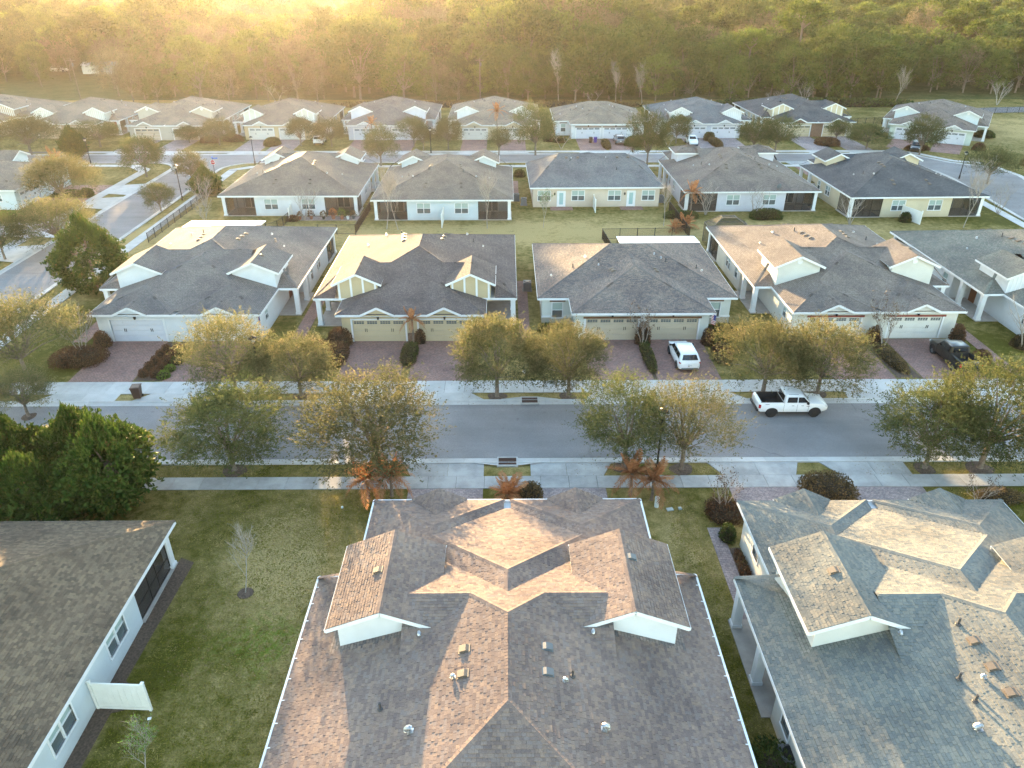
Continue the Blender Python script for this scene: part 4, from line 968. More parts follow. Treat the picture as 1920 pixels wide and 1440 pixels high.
pave = MB()
WALKS = [rect(-48, 66, 52.35, 54.35), rect(-36, 48, 39.65, 41.0), rect(-47.1, -45.6, 54.4, 129.0), rect(-62, -60.4, 51, 128), rect(-41, 60, 130.6, 132.0), rect(-110, 66, 142.3, 143.7)]
for w in WALKS: pave.face([(x, y, 0.02) for x, y in w])
pv = pave.obj('pavement', M['joint']); tag(pv, 'pale concrete pavements of separate slabs beside the streets', 'pavement', kind='structure')
def slab_mesh(lx, ly, mat):
    def f():
        m = MB(); g_ = 0.012; b = 0.015
        i = 0; m.v = [(g_, g_, 0), (lx - g_, g_, 0), (lx - g_, ly - g_, 0), (g_, ly - g_, 0), (g_, g_, 0.045), (lx - g_, g_, 0.045), (lx - g_, ly - g_, 0.045), (g_, ly - g_, 0.045), (g_ + b, g_ + b, 0.05), (lx - g_ - b, g_ + b, 0.05), (lx - g_ - b, ly - g_ - b, 0.05), (g_ + b, ly - g_ - b, 0.05)]
        m.f = [(0, 1, 5, 4), (1, 2, 6, 5), (2, 3, 7, 6), (3, 0, 4, 7), (4, 5, 9, 8), (5, 6, 10, 9), (6, 7, 11, 10), (7, 4, 8, 11), (8, 9, 10, 11)]
        return m.mesh('slab', mat)
    return cached(('slab', round(lx, 3), round(ly, 3), mat.name), f)
def slabs(x0, x1, y0, y1, step, along='x', mat=None):
    L = (x1 - x0) if along == 'x' else (y1 - y0); n = max(1, round(L / step)); s = L / n
    me = slab_mesh(s, y1 - y0, mat or M['concrete']) if along == 'x' else slab_mesh(x1 - x0, s, mat or M['concrete'])
    for i in range(n): link('slab', me, pv, (x0 + i * s, y0, 0.012) if along == 'x' else (x0, y0 + i * s, 0.012))
slabs(-40.5, 54.5, 52.35, 54.35, 1.62); slabs(-26, 38, 39.65, 41.0, 1.9, mat=M['concrete_old'])
slabs(-47.1, -45.6, 58, 128.5, 2.2, 'y'); slabs(-62, -60.4, 82, 128, 2.4, 'y'); slabs(-41, 59, 130.6, 132.0, 3.0); slabs(-80, 66, 142.3, 143.7, 3.0)
cw = MB()
pts = [(-41, 130.6), (-43.5, 130.2), (-45.2, 129.0), (-47.1, 128.8), (-47.1, 129.2), (-44.2, 131.6), (-41, 132.0)]
cw.face([(x, y, 0.045) for x, y in pts]); pts = [(-60.4, 128), (-62, 128), (-65, 131.2), (-75, 131.6), (-75, 133.0), (-64, 132.8), (-60.6, 129.6)]
cw.face([(x, y, 0.045) for x, y in pts][::-1]); pts = [(66, 142.3), (71.4, 142.1), (75.3, 140.9), (77.3, 137.3), (79.0, 134.4), (83, 132.2), (84, 133.4), (80, 135.4), (78.4, 138.0), (76.0, 142.2), (71.5, 143.6), (66, 143.7)]
cw.face([(x, y, 0.045) for x, y in pts]); pts = [(71.0, 109.5), (69.6, 109.8), (68.5, 80), (69.9, 80)]
cw.face([(70.9, 118, 0.045), (69.5, 118, 0.045), (68.4, 98, 0.045), (67.6, 80, 0.045), (69.0, 80, 0.045), (69.8, 98, 0.045)])
tag(cw.obj('footpath', M['concrete']), 'curving concrete footpath round the street corners', 'footpath', kind='structure')

# driveways: brick paver strip from garage to pavement, concrete apron with flares to the kerb
def driveway(cx, y_gar, y_w0, y_w1, y_k, mat, w=5.3, fl=(0.9, 0.2), apron=True):
    m = MB(); s = 1 if y_gar > y_w0 else -1; z = 0.03
    m.box(cx - w/2, cx + w/2, min(y_gar, y_w1), max(y_gar, y_w1), 0.0, z + 0.01)
    tag(m.obj('driveway', mat), 'brick paver driveway leading from a garage to the pavement', 'driveway', kind='structure')
    if apron:
        z = 0.058; n = 2; ap = empty('apron', (cx, y_w0, 0)); tag(ap, 'pale concrete driveway apron between pavement and kerb', 'apron', kind='structure')
        for i in range(n):
            a = MB(); xa, xb = -w/2 + w * i / n + (0.01 if i else 0), -w/2 + w * (i + 1) / n - (0.01 if i < n - 1 else 0); dy = y_k - y_w0
            q = [(xa, 0, z), (xb, 0, z), (xb + (fl[1] if i == n - 1 else 0), dy, z), (xa - (fl[0] if i == 0 else 0), dy, z)]
            if s > 0: q = q[::-1]
            a.face(q)
            for k in range(4): a.face([q[k], (q[k][0], q[k][1], 0.0), (q[(k + 1) % 4][0], q[(k + 1) % 4][1], 0.0), q[(k + 1) % 4]])
            a.obj('apron_slab', M['concrete'] if s > 0 else M['concrete_old'], ap)
for cx, fl in ((-33.75, (1.0, 0.0)), (-25.95, (1.2, 0.3)), (-11.6, (0.9, 0.3)), (-5.6, (0.3, 1.2)), (9.6, (0.8, 0.2)), (15.25, (0.3, 1.3)), (29.9, (0.0, 0.2)), (37.5, (0.2, 1.4)), (51.2, (1.0, 0.3))):
    driveway(cx, 62.1, 52.35, 54.36, 51.17, M['paver_red'], 5.3, fl)
for cx, fl in ((-4.05, (0.6, 0.0)), (4.05, (0.0, 0.7)), (17.1, (0.8, 0.6)), (25.0, (0.9, 0.0))):
    driveway(cx, 34.3, 41.0, 39.64, 42.48, M['paver_grey'], 4.9, fl)
for k in ('F1', 'F2', 'F3', 'F4', 'F5', 'F6', 'F7'):
    o = HOUSES[k][0]; gg = 3.75 if k in ('F1', 'F3', 'F4', 'F7') else (2.75 if k == 'F5' else 3.0)
    for s in (-1, 1): driveway(o.location.x + s * gg, o.location.y + 0.4, 142.3, 143.72, 141.27, M['paver_red'] if k in ('F4', 'F5', 'F3') else M['paver_grey'], 4.9, (0.8, 0.8))
for k in ('R1', 'R2', 'R3', 'R4', 'R5'):
    o = HOUSES[k][0]
    for s in (-1, 1): driveway(o.location.x + s * 3.3, o.location.y - 0.4, 132.0, 130.5, 133.94, M['paver_red'], 4.9, (0.5, 0.5))
for s, fl in ((-3.75, 0), (3.75, 0)):   # F8, turned
    m = MB(); m.box(s - 2.5, s + 2.5, -9.0, 0.45, 0, 0.035); o = m.obj('driveway', M['paver_red'], None, (82.9, 150.9, 0.0)); o.rotation_euler = (0, 0, R(-32)); tag(o, 'brick paver driveway of the turned house', 'driveway', kind='structure')
for y0, y1 in ((106.0, 111.2), (113.6, 118.9), (84, 89), (93, 99)):
    m = MB(); m.box(-69.0, -62.02, y0, y1, 0, 0.04); m.obj
    tag(m.obj('driveway', M['paver_red'] if y0 > 100 else M['concrete']), 'paver driveway off the left side street', 'driveway', kind='structure')
    a = MB(); a.face([(-60.4, y0, 0.058), (-57.26, y0 - 0.7, 0.058), (-57.26, y1 + 0.7, 0.058), (-60.4, y1, 0.058)]); tag(a.obj('apron', M['concrete']), 'concrete apron on the left side street', 'apron', kind='structure')
# brick side paths
for x0, x1, y0, y1, mt in ((1.15, 2.2, 62.3, 77, 'paver_red'), (-19.9, -18.7, 62.5, 72, 'paver_red'), (12.25, 13.1, 28.2, 35.6, 'paver_grey'), (-39.8, -38.5, 62, 72, 'paver_red'), (42.4, 43.5, 55, 68, 'paver_red'), (0.9, 1.9, 112, 121, 'paver_red')):
    m = MB(); m.box(x0, x1, y0, y1, 0, 0.035); tag(m.obj('path', M[mt]), 'narrow brick paver side path along a house wall', 'path', kind='structure')
# distant road beyond the turned house, and its verge
sheet('back_road', [[(104, 184), (300, 203), (300, 212), (104, 191)]], 0.012, M['asphalt'], 'asphalt road passing behind the far right houses', 'road')
# planting beds (mulch)
for poly, lab in (([(-31.0, 54.6), (-28.7, 54.6), (-28.7, 61.9), (-31.2, 61.9)], 'mulch bed between the two left driveways'), ([(32.7, 54.6), (34.75, 54.6), (34.6, 61.8), (32.7, 61.8)], 'dark planted bed left of the black pickup'),
                  ([(12.3, 54.6), (12.55, 54.6), (12.55, 62), (12.3, 62)], 'narrow bed between the khaki garage doors'), ([(-8.85, 56.6), (-8.35, 56.6), (-8.35, 62), (-8.85, 62)], 'narrow bed under the red palm'), ([(-20.0, 19.0), (-18.35, 19.0), (-18.3, 22.8), (-17.6, 23.0), (-17.6, 24.0), (-18.4, 24.6), (-18.1, 32.8), (-19.0, 33.2)], 'mulch strip under the long white wall'), ([(13.12, 29.2), (13.75, 29.2), (13.75, 33.8), (13.12, 33.8)], 'rusty bed beside the near blue-grey roofed house')):
    m = MB(); pts = [(x, y) for x, y in poly]; m.face([(x, y, 0.02) for x, y in pts]); tag(m.obj('mulch_bed', M['mulch']), lab, 'mulch bed', kind='structure')
# ------------------------------------------------------------------ plants
def unit(rng, n):
    v = rng.normal(size=(n, 3)); return v / np.linalg.norm(v, axis=1, keepdims=True)
def leaves_at(rng, pos, axis, size, wid=0.5):
    """one diamond leaf per position, long axis near `axis`"""
    n = len(pos); a = axis + rng.normal(scale=0.55, size=(n, 3)); a /= np.linalg.norm(a, axis=1, keepdims=True) + 1e-9
    b = np.cross(a, unit(rng, n)); b /= np.linalg.norm(b, axis=1, keepdims=True) + 1e-9
    s = (size * rng.uniform(0.6, 1.35, n))[:, None]
    v = np.empty((n, 4, 3)); v[:, 0] = pos - a * s; v[:, 1] = pos + b * s * wid; v[:, 2] = pos + a * s; v[:, 3] = pos - b * s * wid
    return v.reshape(-1, 3)
def twig_crown(seed, rx, ry, rz, zc, n_cl, tw_cl, lv, leaf, tw_len, up=0.5, spread=0.55, flat=0.0, lump=0.22, hollow=0.45, under=0.55):
    """leaves strung along twigs that spring from clusters spread over a lumpy crown; returns verts and cluster centres"""
    rng = np.random.default_rng(seed)
    d = unit(rng, n_cl * 3); d = d[d[:, 2] > -under][:n_cl]; n_cl = len(d)
    lob = unit(rng, 9); amp = rng.uniform(-1, 1, 9)
    lum = 1 + lump * np.clip((np.exp(-((1 - d @ lob.T) / 0.25)) * amp).sum(1), -1, 1)
    rad = (hollow + (1 - hollow) * rng.uniform(0, 1, n_cl) ** 0.5) * lum
    c = d * rad[:, None] * np.array([rx, ry, rz]) + np.array([0, 0, zc])
    n = n_cl * tw_cl; cl = np.repeat(c, tw_cl, 0); dd = np.repeat(d, tw_cl, 0)
    base = cl + rng.normal(scale=spread, size=(n, 3)) * np.array([1, 1, 0.7])
    out = dd * 0.8 + np.array([0, 0, up]) + rng.normal(scale=0.45, size=(n, 3)); out /= np.linalg.norm(out, axis=1, keepdims=True)
    L = tw_len * rng.uniform(0.4, 1.3, n)
    t = rng.uniform(0, 1, (n, lv)); pos = base[:, None] + out[:, None] * (t * L[:, None])[..., None]
    pos[..., 2] -= flat * (t * L[:, None]) ** 2
    pos = pos.reshape(-1, 3) + rng.normal(scale=leaf * 0.7, size=(n * lv, 3))
    return leaves_at(rng, pos, np.repeat(out, lv, 0), leaf, 0.6), c
def limb_mesh(seed, h0, r0, targets, mat, name='trunk', lean=0.0, n=6, fork=0.55):
    rng = random.Random(seed); m = MB()
    top = Vector((rng.uniform(-1, 1) * lean, rng.uniform(-1, 1) * lean, h0))
    m.tube([(0, 0, -0.1), (0, 0, 0.12), tuple(top * 0.5 + Vector((rng.uniform(-.05, .05), rng.uniform(-.05, .05), 0))), tuple(top)], [r0 * 1.5, r0 * 1.05, r0 * 0.9, r0 * 0.8], 8)
    for t in targets:
        t = Vector(t); d = t - top; mid = top + d * 0.5 + Vector((0, 0, d.length * 0.10)) + Vector((rng.uniform(-.2, .2), rng.uniform(-.2, .2), 0)) * d.length * 0.3
        k = rng.uniform(0.3, 0.55)
        m.tube([tuple(top * 0.97), tuple(mid), tuple(t)], [r0 * k, r0 * k * 0.6, r0 * k * 0.2], 5, False)
    return m.mesh(name, mat, True)
def bare_mesh(seed, h, r, spread, mat, levels=4, mult=None, upw=0.7, kids=(4, 6)):
    """leafless crown: recursive tapering branches"""
    rng = random.Random(seed); trunk = MB(); br = MB()
    def grow(p, d, L, rad, lv, m):
        pts = [p]; q = p; dd = d.copy()
        for i in range(3):
            dd = (dd + Vector((rng.uniform(-1, 1), rng.uniform(-1, 1), rng.uniform(-0.3, 0.7) * upw)) * 0.16).normalized(); q = q + dd * L / 3; pts.append(q)
        m.tube([tuple(x) for x in pts], [rad, rad * 0.8, rad * 0.6, rad * 0.35], 6 if lv == 0 else (4 if lv < 2 else 3), False)
        if lv >= levels: return
        nk = rng.randint(*kids) if lv < levels - 1 else rng.randint(2, 4)
        for i in range(nk):
            t = rng.uniform(0.3 if lv else 0.35, 1.0); k = min(2, int(t * 3)); pp = pts[k] + (pts[k + 1] - pts[k]) * (t * 3 - k)
            a = rng.uniform(0, 2 * math.pi); side = Vector((math.cos(a), math.sin(a), 0)); nd = (dd * 0.7 + side * spread + Vector((0, 0, upw * 0.5))).normalized()
            grow(pp, nd, L * rng.uniform(0.4, 0.62) * (1.15 - 0.4 * t), rad * 0.42, lv + 1, br)
    if mult:
        for i in range(mult):
            a = 2 * math.pi * i / mult + rng.uniform(-.4, .4); grow(Vector((0.08 * math.cos(a), 0.08 * math.sin(a), 0)), Vector((math.cos(a) * spread * 0.6, math.sin(a) * spread * 0.6, 1)).normalized(), h * rng.uniform(0.6, 0.75), r, 0, trunk)
    else: grow(Vector((0, 0, 0)), Vector((0, 0, 1)), h * 0.92, r, 0, trunk)
    return trunk.mesh('trunk', mat, True), br.mesh('branches', mat)

# --- live oaks of the verges: ten crowns, then placed one by one
OAKW, OAKH = 6.4, 7.4
OAK = []
for i, (ncl, tw, lv, leaf, tl, up, hol, flat, under) in enumerate([
    (170, 19, 13, 0.052, 0.75, 0.35, 0.45, 0.0, 0.6), (150, 18, 13, 0.052, 1.1, 0.7, 0.35, 0.0, 0.55), (125, 18, 13, 0.051, 1.15, 0.75, 0.35, 0.0, 0.55), (175, 19, 13, 0.052, 0.85, 0.45, 0.45, 0.1, 0.65),
    (110, 17, 13, 0.049, 1.25, 0.85, 0.3, 0.0, 0.5), (185, 19, 13, 0.053, 0.8, 0.3, 0.45, 0.25, 0.7), (155, 18, 13, 0.052, 1.0, 0.6, 0.4, 0.05, 0.6)]):
    v, c = twig_crown(100 + i, *[(2.75, 2.75, 2.55), (2.9, 2.6, 2.4), (2.4, 2.5, 2.75), (2.7, 2.9, 2.5), (2.5, 2.8, 2.6), (2.85, 2.75, 2.5), (2.6, 2.75, 2.65)][i], 3.95, ncl, tw, lv, leaf, tl, up, 0.40, flat, 0.42, hol, under)
    tg = [tuple(x * np.array([0.85, 0.85, 1]) - np.array([0, 0, 0.25])) for x in c[:26]]
    OAK.append((v, limb_mesh(i, 1.9, 0.16, tg, M['bark'])))
_oakc = {}
def oak(n, x, y, width, top, label, var, leaf='oak', group='street oaks along the verges', rot=None, name='oak_tree'):
    sx, sz = width / OAKW, top / OAKH * (0.89 if y < 60 else 1.02)
    key = var
    if key not in _oakc: _oakc[key] = fast_mesh('crown', OAK[var][0], 4, LEAF['oak'])
    r = empty(name, (x, y, 0), (n * 1.37) % 6.28 if rot is None else rot, (sx, sx, sz)); tag(r, label, 'tree', group)
    link('trunk', OAK[var][1], r); link('crown', _oakc[key], r, mat=LEAF[leaf])
    def ring():
        m = MB(); pts = [(0.75 * (1 + 0.15 * math.sin(3 * a + 1)) * math.cos(a), 0.75 * (1 + 0.12 * math.cos(2 * a)) * math.sin(a)) for a in [i * math.pi / 8 for i in range(16)]]
        b = len(m.v); m.v += [(px, py, 0.02) for px, py in pts] + [(px * 0.5, py * 0.5, 0.07) for px, py in pts]
        for i in range(16): m.f.append((b + i, b + (i + 1) % 16, b + 16 + (i + 1) % 16, b + 16 + i))
        m.f.append(tuple(b + 16 + i for i in range(16))); return m.mesh('mulch_ring', M['mulch'])
    if y < 60: link('mulch_ring', cached('mring', ring), r)
    return r
for a in [
 (-18.6, 41.8, 7.4, 7.2, 'dense round green oak on the near verge, left of the wide golden one', 5, 'oak'),
 (-8.9, 41.7, 9.4, 8.0, 'widest golden feathery oak on the near verge, behind the left pair of red palms', 1, 'golden'),
 (8.0, 42.0, 6.2, 7.2, 'upright olive oak on the near verge left of the tall lamp post', 6, 'oak'),
 (11.9, 41.7, 6.8, 7.4, 'thin see-through golden oak on the near verge right of the tall lamp post', 4, 'golden'),
 (28.6, 41.7, 6.4, 7.0, 'darker left tree of the near verge pair at the right edge', 0, 'oak'),
 (32.4, 41.7, 8.0, 8.8, 'taller right tree of the near verge pair, cut by the right photo edge', 3, 'oak'),
 (-21.6, 52.0, 6.6, 7.7, 'oak hiding the right garage of the white charcoal-roofed duplex, by a lamp post', 6, 'golden'),
 (-16.5, 52.0, 6.0, 6.0, 'low orange tipped oak between the white duplex and the cream duplex', 3, 'golden'),
 (-0.8, 51.7, 6.6, 8.1, 'full oak before the right garage of the cream duplex', 5, 'golden'),
 (4.9, 51.7, 6.2, 7.0, 'golden oak before the left garage of the khaki duplex', 0, 'golden'),
 (20.6, 52.0, 7.0, 7.6, 'left one of two touching golden oaks above the white pickup', 1, 'golden'),
 (25.0, 52.0, 6.8, 7.2, 'right one of two touching golden oaks above the white pickup', 3, 'golden'),
 (-40.0, 55.0, 7.6, 8.6, 'large golden tree at the left photo edge beside the grass corner', 1, 'golden'),
 (-36.6, 49.0, 5.0, 4.6, 'small golden tree at the left photo edge before the pavement', 2, 'golden'),
 (-63.0, 106.1, 9.6, 7.8, 'big golden tree in front of the white house on the side street', 1, 'golden'),
 (-54.2, 88.0, 8.4, 6.4, 'golden topped tree standing behind the dark magnolia by the side street', 3, 'golden'),
 (-59.0, 84.4, 5.6, 5.8, 'olive tree at the left photo edge by the side street drives', 0, 'oak'),
 (-59.0, 124.2, 6.6, 6.4, 'round olive tree on the grass island at the side street corner', 5, 'oak'),
 (-49.9, 119.8, 4.8, 5.2, 'slim golden tree beside the stop sign corner', 3, 'golden'),
 (-48.6, 104.1, 4.2, 4.0, 'small lollipop oak alone on the side street verge', 5, 'oak'),
 (-87.2, 141.2, 11.2, 7.2, 'broad feathery golden tree at the far left of the back street', 1, 'golden'),
 (-77.8, 148.0, 8.4, 4.6, 'spreading low olive tree before the tan house', 0, 'oak'),
 (-55.5, 149.5, 6.2, 5.0, 'olive tree right of the tan garage in the back row', 3, 'golden'),
 (-62.0, 151.4, 4.8, 3.3, 'small round tree before the tan garage door', 5, 'oak'),
 (-39.5, 148.5, 5.6, 5.6, 'golden tree right of the cream house garage in the back row', 1, 'golden'),
 (-33.5, 148.0, 6.2, 5.2, 'olive tree between the cream and the pale grey houses of the back row', 0, 'golden'),
 (-21.6, 131.5, 5.6, 6.8, 'round golden street tree behind the ridge of the first second-row house', 3, 'golden'),
 (-17.6, 147.6, 5.4, 5.9, 'taller tree of two before the pale grey house', 1, 'golden'),
 (-15.6, 145.0, 4.4, 4.6, 'smaller tree of two before the pale grey house', 2, 'golden'),
 (-10.9, 145.3, 5.4, 5.8, 'golden tree left of the house with plain white dormers', 3, 'golden'),
 (-1.3, 140.2, 5.2, 5.2, 'pale golden tree in front of the tall red palm of the back row', 2, 'golden'),
 (5.4, 140.0, 7.2, 8.4, 'tall grey-green tree right of the house with plain white dormers', 6, 'oak'),
 (24.4, 131.2, 6.6, 8.8, 'tall grey-green street tree behind the peach house roof', 6, 'oak'),
 (33.3, 150.6, 5.4, 5.4, 'dense green tree left of the white car in the back row', 5, 'oak'),
 (46.0, 142.4, 7.2, 5.8, 'left tree of the low pair before the navy roofed back house', 0, 'oak'),
 (50.2, 142.6, 6.4, 6.0, 'right tree of the low pair before the navy roofed back house', 6, 'oak'),
 (64.8, 151.0, 5.2, 4.6, 'small tree before the stone pier of the navy roofed back house', 2, 'oak'),
 (68.4, 145.2, 7.4, 4.6, 'low rounded tree left of the pale green turned house', 5, 'oak'),
 (75.6, 139.2, 6.6, 6.8, 'open tree standing before the garages of the turned house', 0, 'oak'),
 (76.4, 118.6, 8.0, 5.6, 'thin tree across the curving street at the right', 4, 'oak')]:
    oak(len(_oakc) * 3 + int(abs(a[0]) * 7), a[0], a[1], a[2], a[3], a[4], a[5], a[6])
for i, (x, y) in enumerate(((22.8, 129.0), (29.5, 132.8))): pass

# --- magnolias: big glossy leaves
def magnolia(seed, x, y, w, h, label):
    v, c = twig_crown(seed, w * 0.42, w * 0.42, h * 0.46, h * 0.5, 150, 15, 9, 0.15, 0.5, 0.5, 0.45, 0.0, 0.3, 0.55, 0.85)
    z = v.reshape(-1, 4, 3); zz = z.mean(1)[:, 2]; k = np.where(zz > h * 0.55, 1 - (zz - h * 0.55) / (h * 0.75), 1.0); z[:, :, :2] *= k[:, None, None]; v = z.reshape(-1, 3); v = v[np.repeat(zz > 0.15, 4)]
    r = empty('magnolia_tree', (x, y, 0)); tag(r, label, 'tree', 'dark magnolias')
    link('trunk', limb_mesh(seed, h * 0.55, 0.16, [tuple(q) for q in c[:14]], M['bark']), r); link('crown', fast_mesh('crown', v, 4, LEAF['magnolia']), r); return r
for i, (x, y, w, h, l) in enumerate([(-32.0, 38.8, 6.6, 6.2, 'dark magnolia at the left photo edge, first of the near clump'), (-27.6, 40.0, 5.8, 5.8, 'dark magnolia in the middle of the near clump'), (-24.6, 37.8, 5.6, 6.4, 'glossy magnolia at the right end of the near clump above the pavement'), (-28.6, 36.2, 6.0, 5.0, 'shaded magnolia low at the front of the near clump, behind the dark roof'),
        (-43.6, 74.8, 7.6, 7.6, 'dark magnolia left of the white charcoal-roofed duplex'), (-77.0, 137.0, 4.4, 5.6, 'narrow dark magnolia by the far left street lamp'), (-45.6, 114.0, 3.4, 3.6, 'small dark magnolia by the bare reddish tree near the corner'), (-36.2, 34.8, 6.4, 5.4, 'magnolia mostly hidden beyond the left photo edge')][:8]):
    if x < -34 and y < 36: continue
    magnolia(300 + i, x, y, w, h, l)

# --- bare trees
BARE = {k: bare_mesh(*a) for k, a in {'col': (1, 7.5, 0.09, 0.55, M['palebark'], 3, None, 1.0, (12, 16)), 'sap': (2, 4.6, 0.05, 0.6, M['palebark'], 3, None, 0.9, (10, 14)), 'crape': (3, 5.0, 0.06, 0.62, M['palebark'], 3, 4, 0.8, (4, 6)), 'crape2': (4, 4.5, 0.05, 0.8, M['palebark'], 3, 5, 0.6, (4, 6)), 'round': (5, 5, 0.07, 0.9, M['palebark'], 4, 2, 0.5, (4, 6))}.items()}
def bare(kind, x, y, h, label, group='bare trees', sx=1.0, leafmat=None):
    h0 = {'col': 7.5, 'sap': 4.6, 'crape': 5.0, 'crape2': 4.5, 'round': 5.0}[kind]; s = h / h0
    r = empty('bare_tree', (x, y, 0), (x * 1.7 + y) % 6.28, (s * sx, s * sx, s)); tag(r, label, 'tree', group)
    link('trunk', BARE[kind][0], r); link('branches', BARE[kind][1], r)
    if y < 40 and x < -10: m = MB(); m.tube([(0, 0, 0.0), (0, 0, 0.05), (0, 0, 0.09)], [0.62, 0.55, 0.2], 14); m.obj('mulch_ring', M['mulch'], r)
    if leafmat:
        rng = np.random.default_rng(int(abs(x * 10))); bm = BARE[kind][1]; n = len(bm.vertices); co = np.empty(n * 3, np.float32); bm.vertices.foreach_get('co', co); co = co.reshape(-1, 3); co = co[co[:, 2] > h0 * 0.35]
        p = co[rng.integers(0, len(co), 420)] + rng.normal(scale=0.08, size=(420, 3)); link('leaves', fast_mesh('leaves', leaves_at(rng, p, unit(rng, 420), 0.085), 4, LEAF[leafmat]), r)
    return r
for a in [('sap', -14.4, 30.35, 3.3, 'bare grey sapling in a mulch ring on the near lawn'), ('col', 13.3, 199.0, 9.6, 'tallest bare pale tree behind the back row, left of three'), ('col', 27.8, 199.5, 7.8, 'second bare pale tree from the left behind the back row'), ('col', 34.5, 199.5, 7.2, 'third bare pale tree from the left behind the back row'),
          ('col', 97.0, 196.0, 7.0, 'bare tree between the navy roofed house and the turned house'), ('crape', 123.0, 196.5, 6.6, 'bare forked tree beyond the turned house at the far right'), ('sap', -15.7, 95.8, 6.0, 'left one of two bare saplings behind the pale blue-white house'), ('sap', -14.2, 95.6, 5.4, 'right one of two bare saplings behind the pale blue-white house'), ('sap', -2.5, 96.0, 5.8, 'bare sapling before the right lanai of the pale blue-white house'),
          ('crape', 46.0, 97.5, 4.6, 'bare multi-stemmed tree left of the butter yellow house'), ('crape2', 34.2, 101.0, 4.6, 'bare shrubby tree below the satellite dish'), ('crape2', 27.7, 102.0, 4.8, 'bare tree right of the red palm at the mauve house'), ('sap', 20.9, 96.8, 4.2, 'thin bare sapling inside the fenced corner of the peach yard'), ('sap', 60.4, 95.8, 5.8, 'bare sapling on the lawn before the butter yellow house'), ('crape2', 68.6, 102.0, 4.6, 'small bare tree on the verge of the curving street'),
          ('crape', 73.2, 117.0, 5.4, 'bare tree on the inner verge of the curving street'), ('crape2', -43.2, 106.5, 4.8, 'reddish bare tree by the fence near the side street'), ('crape2', -40.6, 99.0, 3.8, 'bare shrub by the fence behind the white lanai roof'), ('crape', -27.5, 99.9, 5.2, 'bare sapling before the back window of the house with the potted plants'), ('round', 22.0, 198.0, 4.2, 'low bare rounded tree between two tall bare trees'), ('round', 67.0, 197.0, 4.5, 'low bare rounded tree behind the navy roofed house'), ('crape2', 75.5, 199.0, 6.5, 'bare pale tree right behind the navy ridge'),
          ('crape2', 46.5, 60.0, 6.6, 'wide bare crape myrtle before the batten gabled duplex'), ('round', 10.5, 145.5, 4.2, 'bare grey shrubby tree before the white house without dormers'), ('round', 31.0, 147.0, 3.4, 'bare grey bush left of the white car in the back row'), ('crape2', -69.5, 93.5, 4.2, 'bare vase shaped shrub by the side street drives'), ('round', -57.5, 199.0, 6.0, 'pale bare tree at the sunlit forest edge')]:
    bare(a[0], a[1], a[2], a[3], a[4])
bare('crape2', 13.6, 37.2, 3.2, 'brown leaved crape myrtle rising from the rust bed beside the near pavement', leafmat='rust', sx=0.8)
bare('crape', 34.0, 60.3, 5.2, 'crape myrtle with brown leaves between the two white garage doors', leafmat='rust', sx=0.8)
bare('crape', 12.3, 60.5, 4.6, 'brown leaved crape myrtle between the khaki garage doors', leafmat='rust', sx=0.7)
bare('crape', -37.3, 59.0, 5.6, 'crape myrtle growing out of the round clipped hedge', leafmat='brownhedge', sx=0.8)
bare('sap', -15.4, 19.6, 2.4, 'young sapling with a few green leaves at the bottom of the photo', leafmat='bright', sx=1.2)
bare('sap', 4.9, 96.3, 3.8, 'green leaved sapling alone on the dry yard of the peach house', leafmat='bright')
bare('crape', 29.9, 37.6, 2.8, 'rust leaved shrub behind the near blue-grey roof', leafmat='rust')

# --- palms: each frond a part
def frond_mesh(L, droop, seed, mat, width=0.40):
    rng = np.random.default_rng(seed); V = []; n = 34
    ts = np.linspace(0.08, 1, n); px = L * (ts - 0.12 * ts ** 2); pz = L * (0.55 * ts - droop * ts ** 2)
    for i, t in enumerate(ts):
        p = np.array([px[i], 0, pz[i]]); dx = np.array([1 - 0.24 * t, 0, 0.55 - 2 * droop * t]); dx /= np.linalg.norm(dx)
        w = width * (math.sin(math.pi * min(1, t * 0.9 + 0.08)) ** 0.7) * L / 2.0
        for s in (-1, 1):
            tip = p + np.array([0, s * w, -0.28 * w]) + dx * w * 0.75 + rng.normal(scale=0.04, size=3); e = dx * 0.035 * L / 2
            V += [p - e, (p + tip) / 2 + e * 1.3 + np.array([0, 0, 0.05 * w]), tip, (p + tip) / 2 - e * 1.1]
    for i in range(n - 1):
        a = np.array([px[i], 0, pz[i]]); b = np.array([px[i + 1], 0, pz[i + 1]]); k = 0.025 * (1 - i / n) + 0.006
        V += [a + [0, k, 0.01], b + [0, k, 0.01], b - [0, k, -0.01], a - [0, k, -0.01]]
    return fast_mesh('frond', np.array(V), 4, mat)
FROND = [frond_mesh(2.0, d, i, LEAF['red']) for i, d in enumerate((0.1, 0.45, 0.75, 1.05, 1.3))]
def palm(x, y, th, L, nf, label, seed, up=0.35, trunk_r=0.1, group='red-brown palms'):
    rng = random.Random(seed); r = empty('palm_tree', (x, y, 0)); tag(r, label, 'palm', group)
    m = MB(); m.tube([(0, 0, -0.05), (0.03, 0, th * 0.4), (0, 0.02, th)], [trunk_r * 1.3, trunk_r, trunk_r * 0.8], 8); m.obj('trunk', M['bark'], r, smooth=True)
    for i in range(nf):
        a = 2 * math.pi * i / nf * 1.618 * 2 + rng.uniform(-.3, .3); t = i / max(1, nf - 1); s = L / 2.0 * rng.uniform(0.8, 1.1)
        k = min(4, int((1 - t) * 5)); tilt = -R(46 * t) if t > 0.3 else R(6 * rng.random())
        link('frond', FROND[k], r, (0, 0, th - 0.03), (rng.uniform(-.15, .15), tilt, a), s)
    return r
